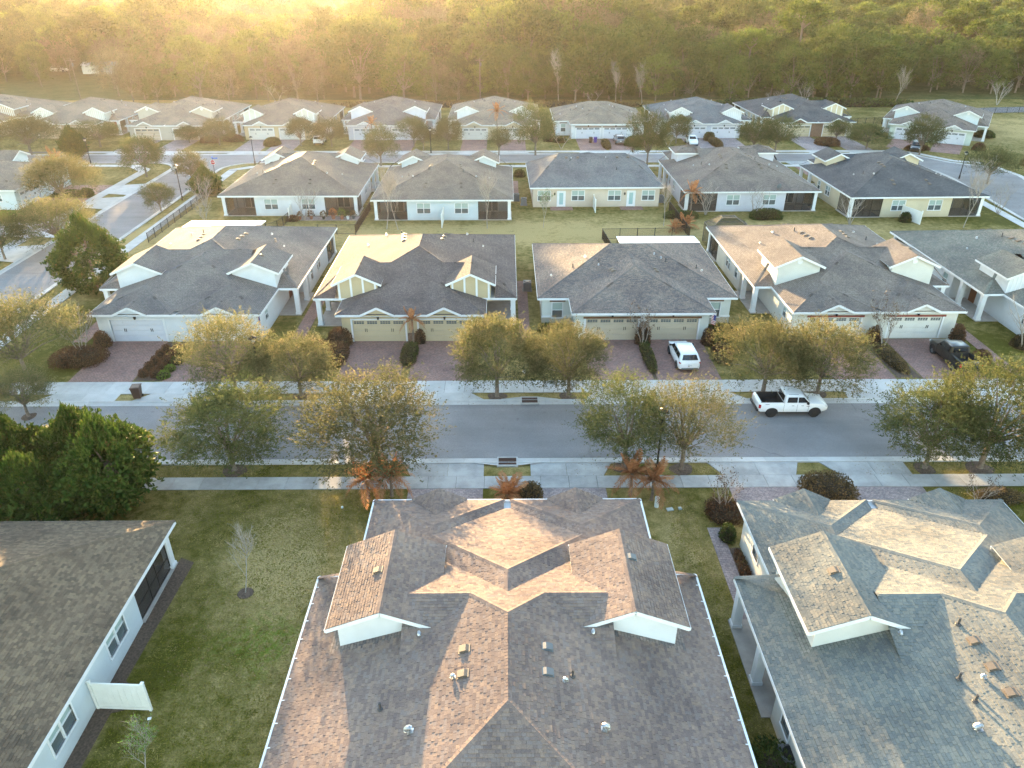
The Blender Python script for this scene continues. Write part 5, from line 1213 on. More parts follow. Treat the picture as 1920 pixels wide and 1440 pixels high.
for i, a in enumerate([(-9.0, 38.7, 1.5, 1.75, 18, 'left palm of the red pair by the near pavement, left of the middle house'), (-7.5, 38.9, 1.7, 1.75, 18, 'right palm of the red pair by the near pavement, left of the middle house'), (0.0, 38.2, 0.6, 1.75, 18, 'low red palm behind the middle roof notch, beside the dark hedge'),
        (8.0, 38.9, 1.7, 1.75, 18, 'left palm of the red pair right of the middle house'), (9.3, 38.4, 1.5, 1.75, 17, 'right palm of the red pair, nearest the white vent pipe'), (-8.45, 61.0, 2.6, 1.5, 13, 'drooping red palm between the cream garage doors'),
        (25.6, 102.2, 3.0, 2.0, 13, 'orange palm at the left back corner of the mauve house'), (-1.7, 148.5, 6.2, 2.3, 13, 'tall red palm standing before the back house with plain dormers'), (-6.0, 121.0, 2.2, 1.5, 9, 'small red palm peeping past the right dormer of the pale blue-white house'), (-73.5, 124.6, 2.6, 2.4, 13, 'reddish palm rising from the hedge at the left corner plot'), (-25.5, 148.0, 4.2, 1.8, 11, 'reddish palm before the pale grey house'),
        (23.6, 96.0, 0.3, 2.1, 14, 'low spreading rusty palm behind the white lanai roof of the khaki duplex'), (21.9, 94.5, 0.3, 1.8, 12, 'second low rusty palm, nearer the fence corner of the peach yard')]):
    palm(*a, seed=i)

# --- shrubs and hedges
def leaf_mass(shape, seed, n, leaf, mat, name='foliage'):
    rng = np.random.default_rng(seed); p, nr = shape(rng, n)
    return fast_mesh(name, leaves_at(rng, p, nr + np.array([0, 0, 0.3]), leaf, 0.55), 4, mat)
def ell(rx, ry, h, flat=2.6):
    def f(rng, n):
        d = unit(rng, n); d[:, 2] = np.abs(d[:, 2]); k = (np.abs(d[:, 0]) ** flat + np.abs(d[:, 1]) ** flat + np.abs(d[:, 2]) ** flat) ** (-1 / flat)
        q = d * k[:, None] * rng.uniform(0.72, 1.03, n)[:, None]; return q * np.array([rx, ry, h]), d
    return f
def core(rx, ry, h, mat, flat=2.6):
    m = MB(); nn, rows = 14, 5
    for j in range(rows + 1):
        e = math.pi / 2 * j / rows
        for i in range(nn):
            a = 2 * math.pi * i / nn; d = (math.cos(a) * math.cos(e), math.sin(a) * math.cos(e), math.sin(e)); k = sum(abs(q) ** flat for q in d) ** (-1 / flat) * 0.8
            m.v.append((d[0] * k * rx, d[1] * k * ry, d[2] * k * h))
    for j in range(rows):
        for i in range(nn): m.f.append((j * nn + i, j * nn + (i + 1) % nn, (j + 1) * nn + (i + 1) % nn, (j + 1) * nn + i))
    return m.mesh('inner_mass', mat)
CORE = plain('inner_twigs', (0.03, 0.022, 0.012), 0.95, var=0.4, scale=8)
def shrub(x, y, rx, ry, h, mat, label, cat='shrub', rot=0.0, n=None, leaf=0.07, flat=2.4, group=None, name='shrub', seed=None):
    sd = seed if seed is not None else int(abs(x * 31 + y * 17)) % 9999
    n = n or int(min(5200, max(260, (rx * ry * 3.1 + (rx + ry) * h * 3) * 190)))
    r = empty(name, (x, y, 0), R(rot)); tag(r, label, cat, group)
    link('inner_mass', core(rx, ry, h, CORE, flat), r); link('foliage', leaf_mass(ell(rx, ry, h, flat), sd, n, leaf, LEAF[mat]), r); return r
shrub(-37.3, 58.3, 2.3, 1.75, 1.15, 'rust', 'large round clipped rust hedge on the lawn corner of the white duplex', 'hedge', n=5200, flat=3.2, name='hedge')
def rowball():
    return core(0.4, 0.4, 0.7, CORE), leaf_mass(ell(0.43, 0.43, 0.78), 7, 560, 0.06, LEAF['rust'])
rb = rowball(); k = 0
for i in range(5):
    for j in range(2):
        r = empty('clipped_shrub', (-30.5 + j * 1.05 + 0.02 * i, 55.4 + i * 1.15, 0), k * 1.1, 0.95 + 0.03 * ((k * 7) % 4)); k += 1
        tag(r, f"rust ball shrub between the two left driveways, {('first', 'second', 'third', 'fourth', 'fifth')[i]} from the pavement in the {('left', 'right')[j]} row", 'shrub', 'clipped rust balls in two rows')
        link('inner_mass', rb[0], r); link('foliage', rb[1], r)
for i, (x, y, s, lab) in enumerate([(-28.75, 55.2, 0.55, 'bright green tuft at the pavement end of the rust ball rows'), (-28.7, 56.4, 0.5, 'second green tuft beside the rust ball rows'), (-28.6, 57.8, 0.6, 'third green tuft beside the rust ball rows'), (-28.6, 59.3, 0.7, 'greyish green bush at the garage end of the rust ball rows')]): shrub(x, y, s, s, s * 1.1, 'bright' if i < 2 else 'green', lab, group='green tufts beside the balls')
for a in [
 (-36.6, 61.2, 0.8, 0.7, 1.5, 'rust', 'rusty bush at the left corner of the white duplex garage'), (-8.6, 59.0, 0.75, 2.2, 0.75, 'green', 'green clipped hedge strip between the cream duplex driveways'), (-15.2, 61.5, 1.2, 1.0, 1.6, 'rust', 'red bush at the left garage corner of the cream duplex'), (-14.9, 58.6, 0.95, 1.9, 1.2, 'rust', 'dark rust hedge along the left cream driveway'),
 (-16.6, 59.9, 1.1, 1.0, 1.2, 'rust', 'rust bush left of the cream driveway behind the low oak'), (-7.9, 61.6, 0.55, 0.4, 1.4, 'rust', 'small red bush against the stone pier of the cream duplex'), (12.4, 58.4, 0.5, 3.0, 0.8, 'green', 'narrow green hedge between the khaki driveways'), (12.4, 61.3, 0.75, 0.5, 2.2, 'rust', 'rust bush against the stone pier between the khaki doors'),
 (18.3, 61.2, 0.6, 0.6, 1.7, 'rust', 'red croton by the flag at the khaki duplex'), (19.6, 60.6, 0.9, 1.6, 1.5, 'green', 'green bush below the flag window'), (18.9, 58.4, 0.8, 1.4, 1.1, 'rust', 'dark rust hedge right of the white SUV'), (20.5, 63.9, 1.5, 0.5, 0.8, 'green', 'low hedge under the right window of the khaki duplex'), (4.2, 63.9, 1.3, 0.5, 0.9, 'green', 'low hedge under the left window of the khaki duplex'),
 (33.7, 58.3, 0.9, 3.2, 0.5, 'brownhedge', 'low brown ground cover left of the black pickup'), (33.4, 61.2, 0.8, 0.5, 1.8, 'rust', 'rust bush between the white garage doors of the red beamed duplex'), (40.9, 61.0, 0.7, 0.7, 2.0, 'rust', 'tall rust bush right of the red beamed garage'), (41.3, 57.6, 0.9, 0.8, 1.1, 'rust', 'rust bush behind the black pickup'), (46.8, 60.4, 1.1, 1.0, 1.2, 'brownhedge', 'brown bush left of the batten gabled duplex'), (47.8, 57.4, 1.6, 0.8, 0.9, 'green', 'green border bush at the right photo edge'),
 (1.45, 38.5, 0.85, 1.0, 1.1, 'brownhedge', 'dark clipped hedge right of the low red palm'), (20.9, 38.9, 1.75, 1.7, 1.15, 'brownhedge', 'big brown clipped hedge between the near driveways on the right'), (13.6, 36.9, 1.15, 1.3, 0.75, 'rust', 'rust hedge at the foot of the crape myrtle'), (13.42, 31.4, 0.3, 2.1, 0.5, 'rust', 'narrow rust hedge along the near blue-grey roofed house'), (13.2, 34.6, 0.5, 0.6, 1.1, 'green', 'spiky green bush at the wall of the near blue-grey roofed house'),
 (11.3, 18.4, 0.9, 2.6, 1.3, 'green', 'dense green hedge at the bottom between the two near houses'), (31.9, 38.4, 1.6, 0.8, 0.6, 'brownhedge', 'brown ground cover by the near pavement at the right edge'),
 (-72.0, 124.8, 2.6, 1.7, 1.1, 'rust', 'clipped hedge under the reddish palm at the left corner plot'), (-65.6, 112.4, 2.4, 0.8, 1.0, 'green', 'hedge between the drives of the white side street house'), (-62.9, 112.4, 0.9, 0.8, 1.2, 'green', 'rounded hedge end between the drives by the side street'), (-67.6, 100.5, 2.0, 1.5, 1.2, 'bright', 'bright green bush by the side street drives'), (-65.0, 91.5, 1.0, 1.0, 1.4, 'green', 'dark round bush by the lower side street drive'), (-70.5, 96.5, 2.2, 1.4, 1.3, 'green', 'dark green bushes before the white side street house'),
 (-58.2, 152.0, 1.9, 1.1, 1.1, 'rust', 'dark hedge between the garages of the beige house'), (-54.0, 153.2, 2.0, 1.0, 1.3, 'rust', 'rust hedge left of the cream back house'), (-45.3, 149.6, 1.6, 2.2, 1.4, 'green', 'green bush on the driveway edge of the cream back house'), (19.3, 148.2, 0.8, 3.4, 1.0, 'brownhedge', 'brown hedge between the drives of the white house without dormers'), (24.6, 148.4, 1.8, 1.6, 1.8, 'green', 'green bush before the right garage of the white house without dormers'), (8.6, 152.8, 1.2, 1.0, 1.4, 'brownhedge', 'bush under the window of the white house without dormers'), (10.6, 151.5, 1.4, 0.9, 1.2, 'green', 'green bush left of the bins'),
 (40.8, 149.5, 1.0, 3.6, 1.0, 'brownhedge', 'long clipped brown hedge right of the white car'), (40.4, 153.2, 1.1, 0.8, 1.6, 'green', 'dark green bush at the head of the long brown hedge'), (62.4, 149.0, 2.2, 2.2, 1.3, 'rust', 'rust red hedge between the drives of the navy roofed back house'), (77.6, 144.2, 2.4, 1.2, 1.0, 'rust', 'rust bed between the drives of the turned house'), (97.0, 156.0, 2.0, 1.6, 1.4, 'green', 'round green bush right of the turned house'), (88.9, 143.5, 1.2, 1.0, 1.4, 'rust', 'rust bush right of the turned garage'), (92.0, 131.0, 2.6, 1.6, 1.3, 'brownhedge', 'brown hedge by the corner house at the right edge'),
 (-29.0, 99.6, 0.9, 0.6, 0.8, 'rust', 'rusty pot bush right of the privacy fence of the first second-row house'), (24.0, 100.6, 2.4, 0.9, 1.0, 'green', 'green hedge behind the screen cage, left part'), (35.6, 100.3, 2.2, 1.1, 1.3, 'green', 'green hedge right of the screen cage'), (53.9, 98.6, 0.8, 0.7, 1.3, 'green', 'green bush beside the privacy fence of the butter yellow house'), (-7.6, 123.5, 1.6, 1.0, 1.0, 'green', 'small bush behind the pale blue-white house'), (2.2, 124.0, 1.0, 0.8, 1.2, 'green', 'green bush at the far end of the peach house path'),
 (76.0, 194.6, 26.0, 1.6, 2.0, 'green', 'long clipped green hedge along the forest edge behind the turned house'), (-5.0, 194.5, 40.0, 1.4, 1.4, 'brownhedge', 'low hedge along the forest edge behind the middle of the back row')]:
    shrub(*a[:5], a[5], a[6], cat='hedge' if 'hedge' in a[6] else 'shrub', name='hedge' if 'hedge' in a[6] else 'shrub', leaf=0.07 if a[1] < 62 else (0.09 if a[1] < 160 else 0.3), flat=3.2 if 'hedge' in a[6] else 2.3)

# --- forest: the front trees one by one, the wood behind as one mass
FT = []
for i, (mt, rx, rz, zc, ncl, tw, lv, leaf, tl, up, lump) in enumerate([
    ('forest', 4.4, 5.8, 6.6, 110, 10, 5, 0.21, 0.8, 0.35, 0.35), ('forest', 5.0, 5.4, 6.8, 120, 10, 5, 0.21, 0.75, 0.3, 0.45), ('forest_tan', 4.0, 5.8, 6.8, 95, 10, 5, 0.15, 1.3, 0.7, 0.3), ('forest_tan', 4.6, 5.4, 6.4, 95, 10, 5, 0.16, 1.2, 0.6, 0.4),
    ('forest', 3.7, 6.2, 7.0, 100, 10, 5, 0.20, 0.85, 0.4, 0.35), ('pine', 3.6, 2.2, 13.0, 60, 10, 5, 0.22, 0.8, 0.4, 0.5)]):
    v, c = twig_crown(700 + i, rx, rx, rz, zc, ncl, tw, lv, leaf, tl, up, 0.55, 0, lump, 0.7, 0.75)
    tr = limb_mesh(700 + i, zc * 0.45 if mt != 'pine' else 11.0, 0.22, [tuple(q) for q in c[:12]], M['bark'], n=5)
    FT.append((fast_mesh('crown', v, 4, LEAF[mt]), tr))
rng = random.Random(77)
FLAB = {0: 'olive broadleaf tree in the front ranks of the forest', 1: 'wide olive tree in the front ranks of the forest', 2: 'tan half bare tree in the front ranks of the forest', 3: 'pale brown half bare tree in the front ranks of the forest', 4: 'upright olive tree in the front ranks of the forest', 5: 'flat topped green pine standing above the forest front'}
def fsize(x, y): return (0.96 if x < -46 else 1.2 if x < -25 else 0.92 + (0.6 if y > 224 and x < 25 else 0.3 if y > 224 and x < 60 else 0.15 if y > 224 else 0.0)) + 0.18 * math.sin(x * 0.09) + 0.1 * math.sin(x * 0.31 + 1)
spots = []
for row in range(6):
    y0 = 203.0 + row * 8.5
    x = -215 + rng.uniform(0, 5)
    while x < 225:
        xx, yy = x + rng.uniform(-2, 2), y0 + rng.uniform(-3, 3)
        x += rng.uniform(6.5, 10.0)
        if xx < -96 and yy < 245: continue
        if xx > 100 and yy < 217: continue
        if abs(xx) > 0.72 * yy + 14: continue
        spots.append((xx, yy))
for (x, y, k) in ((-135, 233, 0), (-112, 229, 0), (-104.5, 215, 2), (-98.5, 222, 1), (-95, 209, 0)): spots.append((x, y))
for i, (x, y) in enumerate(spots[:298]):
    q = rng.random()
    if x > 0: q = q * 0.55 if 0.48 < q < 0.74 else q
    t = 0 if q < 0.26 else 1 if q < 0.48 else 2 if q < 0.66 else 3 if q < 0.8 else 4 if q < 0.94 else 5
    if x > 60 and q > 0.9: t = 5
    s = fsize(x, y) * rng.uniform(0.8, 1.2)
    r = empty('forest_tree', (x, y, -0.2), rng.uniform(0, 6.28), (s * rng.uniform(0.9, 1.1), s * rng.uniform(0.9, 1.1), s)); tag(r, FLAB[t], 'tree', ('olive broadleaf forest front', 'wide olive forest front', 'tan half bare forest front', 'pale brown forest front', 'upright olive forest front', 'pines above the forest front')[t])
    link('trunk', FT[t][1], r); link('crown', FT[t][0], r)
# the wood behind: points carrying copies of the same crowns
def wood():
    pts = []; y = 255.0
    while y < 760:
        st = 7.0 + (y - 255) * 0.008; x = -(0.75 * y + 25)
        while x < 0.75 * y + 25:
            px, py = x + rng.uniform(-2.5, 2.5), y + rng.uniform(-2.5, 2.5)
            x += st * rng.uniform(0.8, 1.2)
            pts.append((px, py, -0.2))
        y += st * 0.95
    me = bpy.data.meshes.new('forest'); me.from_pydata(pts, [], [])
    vs = [rng.uniform(0.8, 1.25) * fsize(p[0], p[1]) for p in pts]
    ks = []
    for p in pts:
        green = 0.5 + 0.5 * math.sin(p[0] * 0.013 + 0.8) * math.sin(p[1] * 0.02) + (0.25 if p[0] > 90 or p[0] < -150 else 0) - (0.25 if -120 < p[0] < 40 else 0) + (0.2 if p[1] > 330 else 0)
        q = rng.random()
        ks.append(5 if q < 0.32 * green + (0.25 if p[1] > 330 and p[0] > 20 else 0) else rng.choice((0, 1, 4)) if q < 0.42 + 0.5 * green else rng.choice((2, 3)))
    for n_, ty, d in (('sz', 'FLOAT', vs), ('kind_id', 'INT', ks)):
        at = me.attributes.new(n_, ty, 'POINT'); at.data.foreach_set('value', d)
    o = link('forest', me); tag(o, 'hazy mixed wood of olive, tan and pine crowns filling the top of the photo', 'forest', kind='stuff')
    gt = bpy.data.node_groups.new('forest_nodes', 'GeometryNodeTree'); gt.interface.new_socket('Geometry', in_out='INPUT', socket_type='NodeSocketGeometry'); gt.interface.new_socket('Geometry', in_out='OUTPUT', socket_type='NodeSocketGeometry')
    gi = gt.nodes.new('NodeGroupInput'); go = gt.nodes.new('NodeGroupOutput'); jn = gt.nodes.new('GeometryNodeJoinGeometry')
    kid = gt.nodes.new('GeometryNodeInputNamedAttribute'); kid.data_type = 'INT'; kid.inputs[0].default_value = 'kind_id'
    szn = gt.nodes.new('GeometryNodeInputNamedAttribute'); szn.data_type = 'FLOAT'; szn.inputs[0].default_value = 'sz'
    rv = gt.nodes.new('FunctionNodeRandomValue'); rv.data_type = 'FLOAT_VECTOR'; rv.inputs[0].default_value = (0, 0, 0); rv.inputs[1].default_value = (0, 0, 6.28)
    src = {}
    for ob in bpy.data.objects:
        if ob.parent and ob.parent.name.startswith('forest_tree') and ob.data in [f[0] for f in FT]: src.setdefault([f[0] for f in FT].index(ob.data), ob)
    for k, ob in src.items():
        oi = gt.nodes.new('GeometryNodeObjectInfo'); oi.inputs['Object'].default_value = ob; oi.transform_space = 'ORIGINAL'; oi.inputs['As Instance'].default_value = True
        cp = gt.nodes.new('FunctionNodeCompare'); cp.data_type = 'INT'; cp.operation = 'EQUAL'; gt.links.new(kid.outputs[0], cp.inputs[2]); cp.inputs[3].default_value = k
        ip = gt.nodes.new('GeometryNodeInstanceOnPoints'); gt.links.new(gi.outputs[0], ip.inputs['Points']); gt.links.new(cp.outputs[0], ip.inputs['Selection']); gt.links.new(oi.outputs['Geometry'], ip.inputs['Instance'])
        gt.links.new(rv.outputs[0], ip.inputs['Rotation']); gt.links.new(szn.outputs[0], ip.inputs['Scale']); gt.links.new(ip.outputs[0], jn.inputs[0])
    gt.links.new(jn.outputs[0], go.inputs[0]); md = o.modifiers.new('forest', 'NODES'); md.node_group = gt
    return len(pts)
wood()
# ------------------------------------------------------------------ vehicles
def loft(m, secs, skip_top=None, npt=None):
    rings = []
    for x, zl, zt, w in secs:
        h = zt - zl
        half = [(w - 0.06, zl), (w, zl + 0.12 * h), (w + 0.012, zl + 0.5 * h), (w - 0.005, zl + 0.8 * h), (w - 0.045, zt - 0.03), (w - 0.14, zt + 0.0)]
        ring = [(x, y, z) for y, z in half] + [(x, 0, zt + 0.012)] + [(x, -y, z) for y, z in half[::-1]]
        i = len(m.v); m.v += ring; rings.append(list(range(i, i + len(ring))))
    n = len(rings[0])
    for a in range(len(rings) - 1):
        for j in range(n - 1):
            if skip_top and skip_top[0] <= secs[a][0] and secs[a + 1][0] <= skip_top[1] and j in (5, 6): continue
            m.f.append((rings[a][j], rings[a + 1][j], rings[a + 1][j + 1], rings[a][j + 1]))
        m.f.append((rings[a][n - 1], rings[a + 1][n - 1], rings[a + 1][0], rings[a][0]))
    m.f.append(tuple(rings[0])); m.f.append(tuple(rings[-1][::-1]))
def cabin(m, rings):
    """rings: (x_rear, x_front, halfwidth, z)"""
    idx = []
    for xr, xf, w, z in rings:
        i = len(m.v); c = 0.1
        m.v += [(xr, -w + c, z), (xr + c * 0.4, -w, z), (xf - c * 0.6, -w, z), (xf, -w + c * 1.5, z), (xf + 0.03, 0, z), (xf, w - c * 1.5, z), (xf - c * 0.6, w, z), (xr + c * 0.4, w, z), (xr, w - c, z), (xr - 0.02, 0, z)]
        idx.append(list(range(i, i + 10)))
    for a, b in zip(idx[:-1], idx[1:]):
        for j in range(10): m.f.append((a[j], a[(j + 1) % 10], b[(j + 1) % 10], b[j]))
    m.f.append(tuple(idx[-1]))
def wheel(r, wd, rim_mat, spokes=5):
    def f():
        m = MB(); pr = [(-wd/2, r * 0.66), (-wd/2, r * 0.93), (-wd/2 + 0.03, r), (wd/2 - 0.03, r), (wd/2, r * 0.93), (wd/2, r * 0.66)]; n = 22
        for j in range(n):
            a = 2 * math.pi * j / n
            for y, q in pr: m.v.append((q * math.cos(a), y, q * math.sin(a)))
        for j in range(n):
            for k in range(len(pr) - 1): m.f.append((j * 6 + k, ((j + 1) % n) * 6 + k, ((j + 1) % n) * 6 + k + 1, j * 6 + k + 1))
        return m.mesh('tyre', M['rubber'], True)
    def g():
        m = MB(); m.tube([(0, -wd * 0.30, 0), (0, wd * 0.36, 0)], [r * 0.67, r * 0.67], 20); m.tube([(0, wd * 0.36, 0), (0, wd * 0.43, 0)], [r * 0.16, r * 0.13], 10)
        for i in range(spokes):
            a = 2 * math.pi * i / spokes; m.bar((math.cos(a) * r * 0.1, wd * 0.4, math.sin(a) * r * 0.1), (math.cos(a) * r * 0.64, wd * 0.4, math.sin(a) * r * 0.64), 0.05, 0.03, (0, 1, 0))
        return m.mesh('rim', rim_mat)
    return cached(('tyre', r), f), cached(('rim', r, rim_mat.name), g)
def car(name, label, cat, x, y, rot, paint, secs, cab, axles, wr, glass, bed=None, rim='chrome', arch=True, group=None, lamps=None, extra=None):
    root = empty(name, (x, y, 0.03), R(rot)); tag(root, label, cat, group)
    m = MB(); loft(m, secs, bed); body = m.obj('body', paint, root, smooth=True)
    m = MB(); cabin(m, cab); m.obj('cab', paint, root, smooth=True)
    hw = max(s[3] for s in secs)
    for nm, poly in glass:
        m = MB(); m.face(poly); m.obj(nm, M['carglass'], root)
    ty, ri = wheel(wr, 0.24, M[rim])
    for ax in axles:
        for s in (-1, 1):
            w = link('wheel', ty, root, (ax, s * (hw - 0.10), wr - 0.03), 0 if s > 0 else math.pi); link('rim', ri, w)
            if arch:
                def ar():
                    a_ = MB(); n = 14; ro, rI = wr * 1.22, wr * 1.02
                    for j in range(n + 1):
                        t = math.pi * (j / n) * 1.1 - 0.05 * math.pi
                        for rr in (0.3 * wr, rI, ro): a_.v.append((rr * math.cos(t), 0.0 if rr != ro else -0.015, rr * math.sin(t)))
                    for j in range(n):
                        for k in (0, 1): a_.f.append((3 * j + k, 3 * j + 3 + k, 3 * j + 4 + k, 3 * j + k + 1))
                    return a_.mesh('wheel_arch', M['rubber'])
                link('wheel_arch', cached(('arch', wr), ar), root, (ax, s * (hw + 0.018), wr - 0.02), 0 if s > 0 else math.pi)
    for nm, mt, bx in (lamps or []):
        for s in (-1, 1):
            m = MB(); m.box(bx[0], bx[1], min(s * bx[2], s * bx[3]), max(s * bx[2], s * bx[3]), bx[4], bx[5]); m.obj(nm, M[mt], root)
    for nm, mt, bs in (extra or []):
        m = MB()
        for b in bs: m.box(*b)
        m.obj(nm, mt if not isinstance(mt, str) else M[mt], root)
    return root
def side_glass(x0, x1, w0, w1, z0, z1, sl0, sl1, off=0.006):
    r = []
    for s in (-1, 1):
        q = [(x0, s * (w0 + off), z0), (x1, s * (w0 + off), z0), (x1 - sl1, s * (w1 + off), z1), (x0 + sl0, s * (w1 + off), z1)]
        r.append(('side_window', q if s < 0 else q[::-1]))
    return r
PU = [(-2.66, 0.66, 1.16, 0.84), (-2.58, 0.50, 1.24, 0.90), (-2.46, 0.46, 1.25, 0.925), (-0.80, 0.42, 1.24, 0.93), (-0.72, 0.42, 1.14, 0.93), (0.9, 0.42, 1.14, 0.93), (1.25, 0.42, 1.17, 0.92), (2.0, 0.42, 1.12, 0.90), (2.42, 0.45, 1.03, 0.85), (2.66, 0.5, 0.88, 0.70)]
CAB = [(-0.74, 1.30, 0.89, 1.10), (-0.73, 1.22, 0.875, 1.24), (-0.66, 0.72, 0.77, 1.74), (-0.56, 0.58, 0.66, 1.82)]
def pickup(label, x, y, rot, paint, rim):
    gl = side_glass(-0.55, 0.22, 0.875, 0.795, 1.25, 1.67, 0.06, 0.0, 0.018) + side_glass(0.29, 1.10, 0.875, 0.795, 1.25, 1.67, 0.0, 0.40, 0.018)
    gl += [('windscreen', [(1.245, -0.70, 1.26), (1.275, 0, 1.26), (1.245, 0.70, 1.26), (0.79, 0.60, 1.71), (0.82, 0, 1.71), (0.79, -0.60, 1.71)]), ('rear_window', [(-0.765, 0.66, 1.27), (-0.765, -0.66, 1.27), (-0.695, -0.58, 1.70), (-0.695, 0.58, 1.70)])]
    r = car('pickup_truck', label, 'pickup truck', x, y, rot, paint, PU, CAB, (-1.62, 1.66), 0.40, gl, bed=(-2.5, -0.79), rim=rim, group='pickup trucks',
        lamps=[('tail_lamp', 'taillight', (-2.66, -2.5, 0.84, 0.935, 0.80, 1.10)), ('headlight', 'headlight', (2.30, 2.56, 0.62, 0.84, 0.84, 0.98)), ('side_mirror', 'black', (0.92, 1.06, 0.92, 1.10, 1.18, 1.34)), ('roof_rail', 'black', (-0.45, 0.3, 0.62, 0.66, 1.78, 1.83))],
        extra=[('rear_bumper', 'black', [(-2.78, -2.64, -0.84, 0.84, 0.50, 0.66)]), ('front_grille', 'black', [(2.60, 2.68, -0.5, 0.5, 0.62, 0.84)]), ('door_handle', 'black', [(-0.18, 0.0, -0.955, -0.94, 1.0, 1.03), (0.55, 0.73, -0.955, -0.94, 1.0, 1.03)]), ('door_handle', 'black', [(-0.18, 0.0, 0.94, 0.955, 1.0, 1.03), (0.55, 0.73, 0.94, 0.955, 1.0, 1.03)]), ('side_badge', 'black', [(0.95, 1.18, -0.948, -0.942, 0.94, 0.97), (-2.2, -1.9, -0.948, -0.942, 1.12, 1.15)]), ('rocker_panel', 'black', [(-1.1, 1.15, -0.93, 0.93, 0.36, 0.43)])])
    b = MB(); z = 0.74
    b.face([(-2.46, -0.78, z), (-0.80, -0.78, z), (-0.80, 0.78, z), (-2.46, 0.78, z)]); b.face([(-2.46, -0.79, 1.245), (-0.80, -0.79, 1.235), (-0.80, -0.78, z), (-2.46, -0.78, z)]); b.face([(-2.46, 0.78, z), (-0.80, 0.78, z), (-0.80, 0.79, 1.235), (-2.46, 0.79, 1.245)])
    b.face([(-2.46, -0.78, z), (-2.46, 0.78, z), (-2.46, 0.79, 1.24), (-2.46, -0.79, 1.24)]); b.face([(-0.80, 0.78, z), (-0.80, -0.78, z), (-0.80, -0.79, 1.24), (-0.80, 0.79, 1.24)])
    b.box(-2.5, -0.78, -0.83, -0.77, 1.24, 1.262); b.box(-2.5, -0.78, 0.77, 0.83, 1.24, 1.262)
    b.obj('bed_liner', M['rubber'], r)
    for sx in (-0.76, 0.25, 1.12):
        for sy in (-1, 1): q = MB(); q.box(sx - 0.008, sx + 0.008, min(sy * 0.935, sy * 0.944), max(sy * 0.935, sy * 0.944), 0.5, 1.12); q.obj('door_seam', M['rubber'], r)
    return r
pickup('white four door pickup truck parked facing right along the far kerb', 21.75, 49.35, 0, M['car_white'], 'rubber')
t = MB(); t.tube([(0, 0, 0.0), (0, 0, 0.2)], [0.33, 0.33], 16); t2 = t.obj('spare_wheel', M['rubber'], None, (20.25, 49.3, 0.79)); tag(t2, 'dark spare wheel lying in the white pickup bed', 'spare wheel')
pickup('black pickup truck nosed up to the garage, half hidden behind the right oak', 38.75, 57.5, 91, M['car_black'], 'greymetal')
SUV = [(-2.30, 0.50, 0.98, 0.72), (-2.24, 0.36, 1.04, 0.84), (-2.0, 0.30, 1.06, 0.91), (-0.8, 0.27, 1.05, 0.925), (0.6, 0.27, 1.02, 0.92), (1.1, 0.28, 1.02, 0.90), (1.75, 0.3, 0.95, 0.87), (2.15, 0.34, 0.85, 0.78), (2.32, 0.42, 0.74, 0.58)]
SCAB = [(-2.24, 1.20, 0.88, 1.00), (-2.18, 1.05, 0.87, 1.13), (-1.86, 0.36, 0.70, 1.57), (-1.68, 0.16, 0.56, 1.64)]
def suv(label, x, y, rot, paint, cat='car', s=1.0, group=None, name='suv'):
    gl = side_glass(-1.85, -0.9, 0.87, 0.735, 1.14, 1.50, 0.2, 0, 0.018) + side_glass(-0.85, 0.0, 0.87, 0.735, 1.14, 1.50, 0, 0, 0.018) + side_glass(0.05, 0.90, 0.87, 0.735, 1.14, 1.50, 0, 0.48, 0.018)
    gl += [('windscreen', [(1.07, -0.68, 1.15), (1.11, 0, 1.15), (1.07, 0.68, 1.15), (0.45, 0.56, 1.54), (0.48, 0, 1.54), (0.45, -0.56, 1.54)]), ('rear_window', [(-2.20, 0.68, 1.16), (-2.225, 0, 1.16), (-2.20, -0.68, 1.16), (-1.92, -0.56, 1.53), (-1.945, 0, 1.53), (-1.92, 0.56, 1.53)])]
    r = car(name, label, cat, x, y, rot, paint, SUV, SCAB, (-1.4, 1.42), 0.35, gl, rim='greymetal', group=group,
        lamps=[('tail_lamp', 'taillight', (-2.27, -2.05, 0.55, 0.90, 0.88, 0.97)), ('headlight', 'headlight', (1.95, 2.2, 0.5, 0.78, 0.74, 0.84)), ('side_mirror', 'black', (0.78, 0.92, 0.88, 1.06, 1.08, 1.22)), ('roof_rail', 'chrome', (-1.5, 0.05, 0.54, 0.57, 1.64, 1.69))],
        extra=[('number_plate', 'headlight', [(-2.33, -2.30, -0.17, 0.17, 0.66, 0.78)]), ('rear_bumper', 'greymetal', [(-2.36, -2.26, -0.7, 0.7, 0.36, 0.46)]), ('door_handle', 'chrome', [(-0.75, -0.6, -0.945, -0.93, 0.95, 0.98), (0.15, 0.3, -0.945, -0.93, 0.95, 0.98)]), ('door_handle', 'chrome', [(-0.75, -0.6, 0.93, 0.945, 0.95, 0.98), (0.15, 0.3, 0.93, 0.945, 0.95, 0.98)])])
    if s != 1.0: r.scale = (s, s, s)
    return r
suv('white SUV parked nose in before the right khaki garage door', 15.35, 57.9, 92, M['car_white'])
suv('white car in the driveway left of the long clipped hedge, back row', 36.1, 149.6, -90, M['car_white'], name='parked_car')
suv('dark car parked before the left garage of the turned house', 77.0, 143.4, -122, M['car_black'], name='parked_car')
suv('grey car half hidden by a bush before the white house without dormers', 22.2, 151.0, 90, M['car_grey'], name='parked_car')
suv('pale car half hidden by trees before the cream back house', -36.4, 151.2, 90, M['car_white'], name='parked_car')

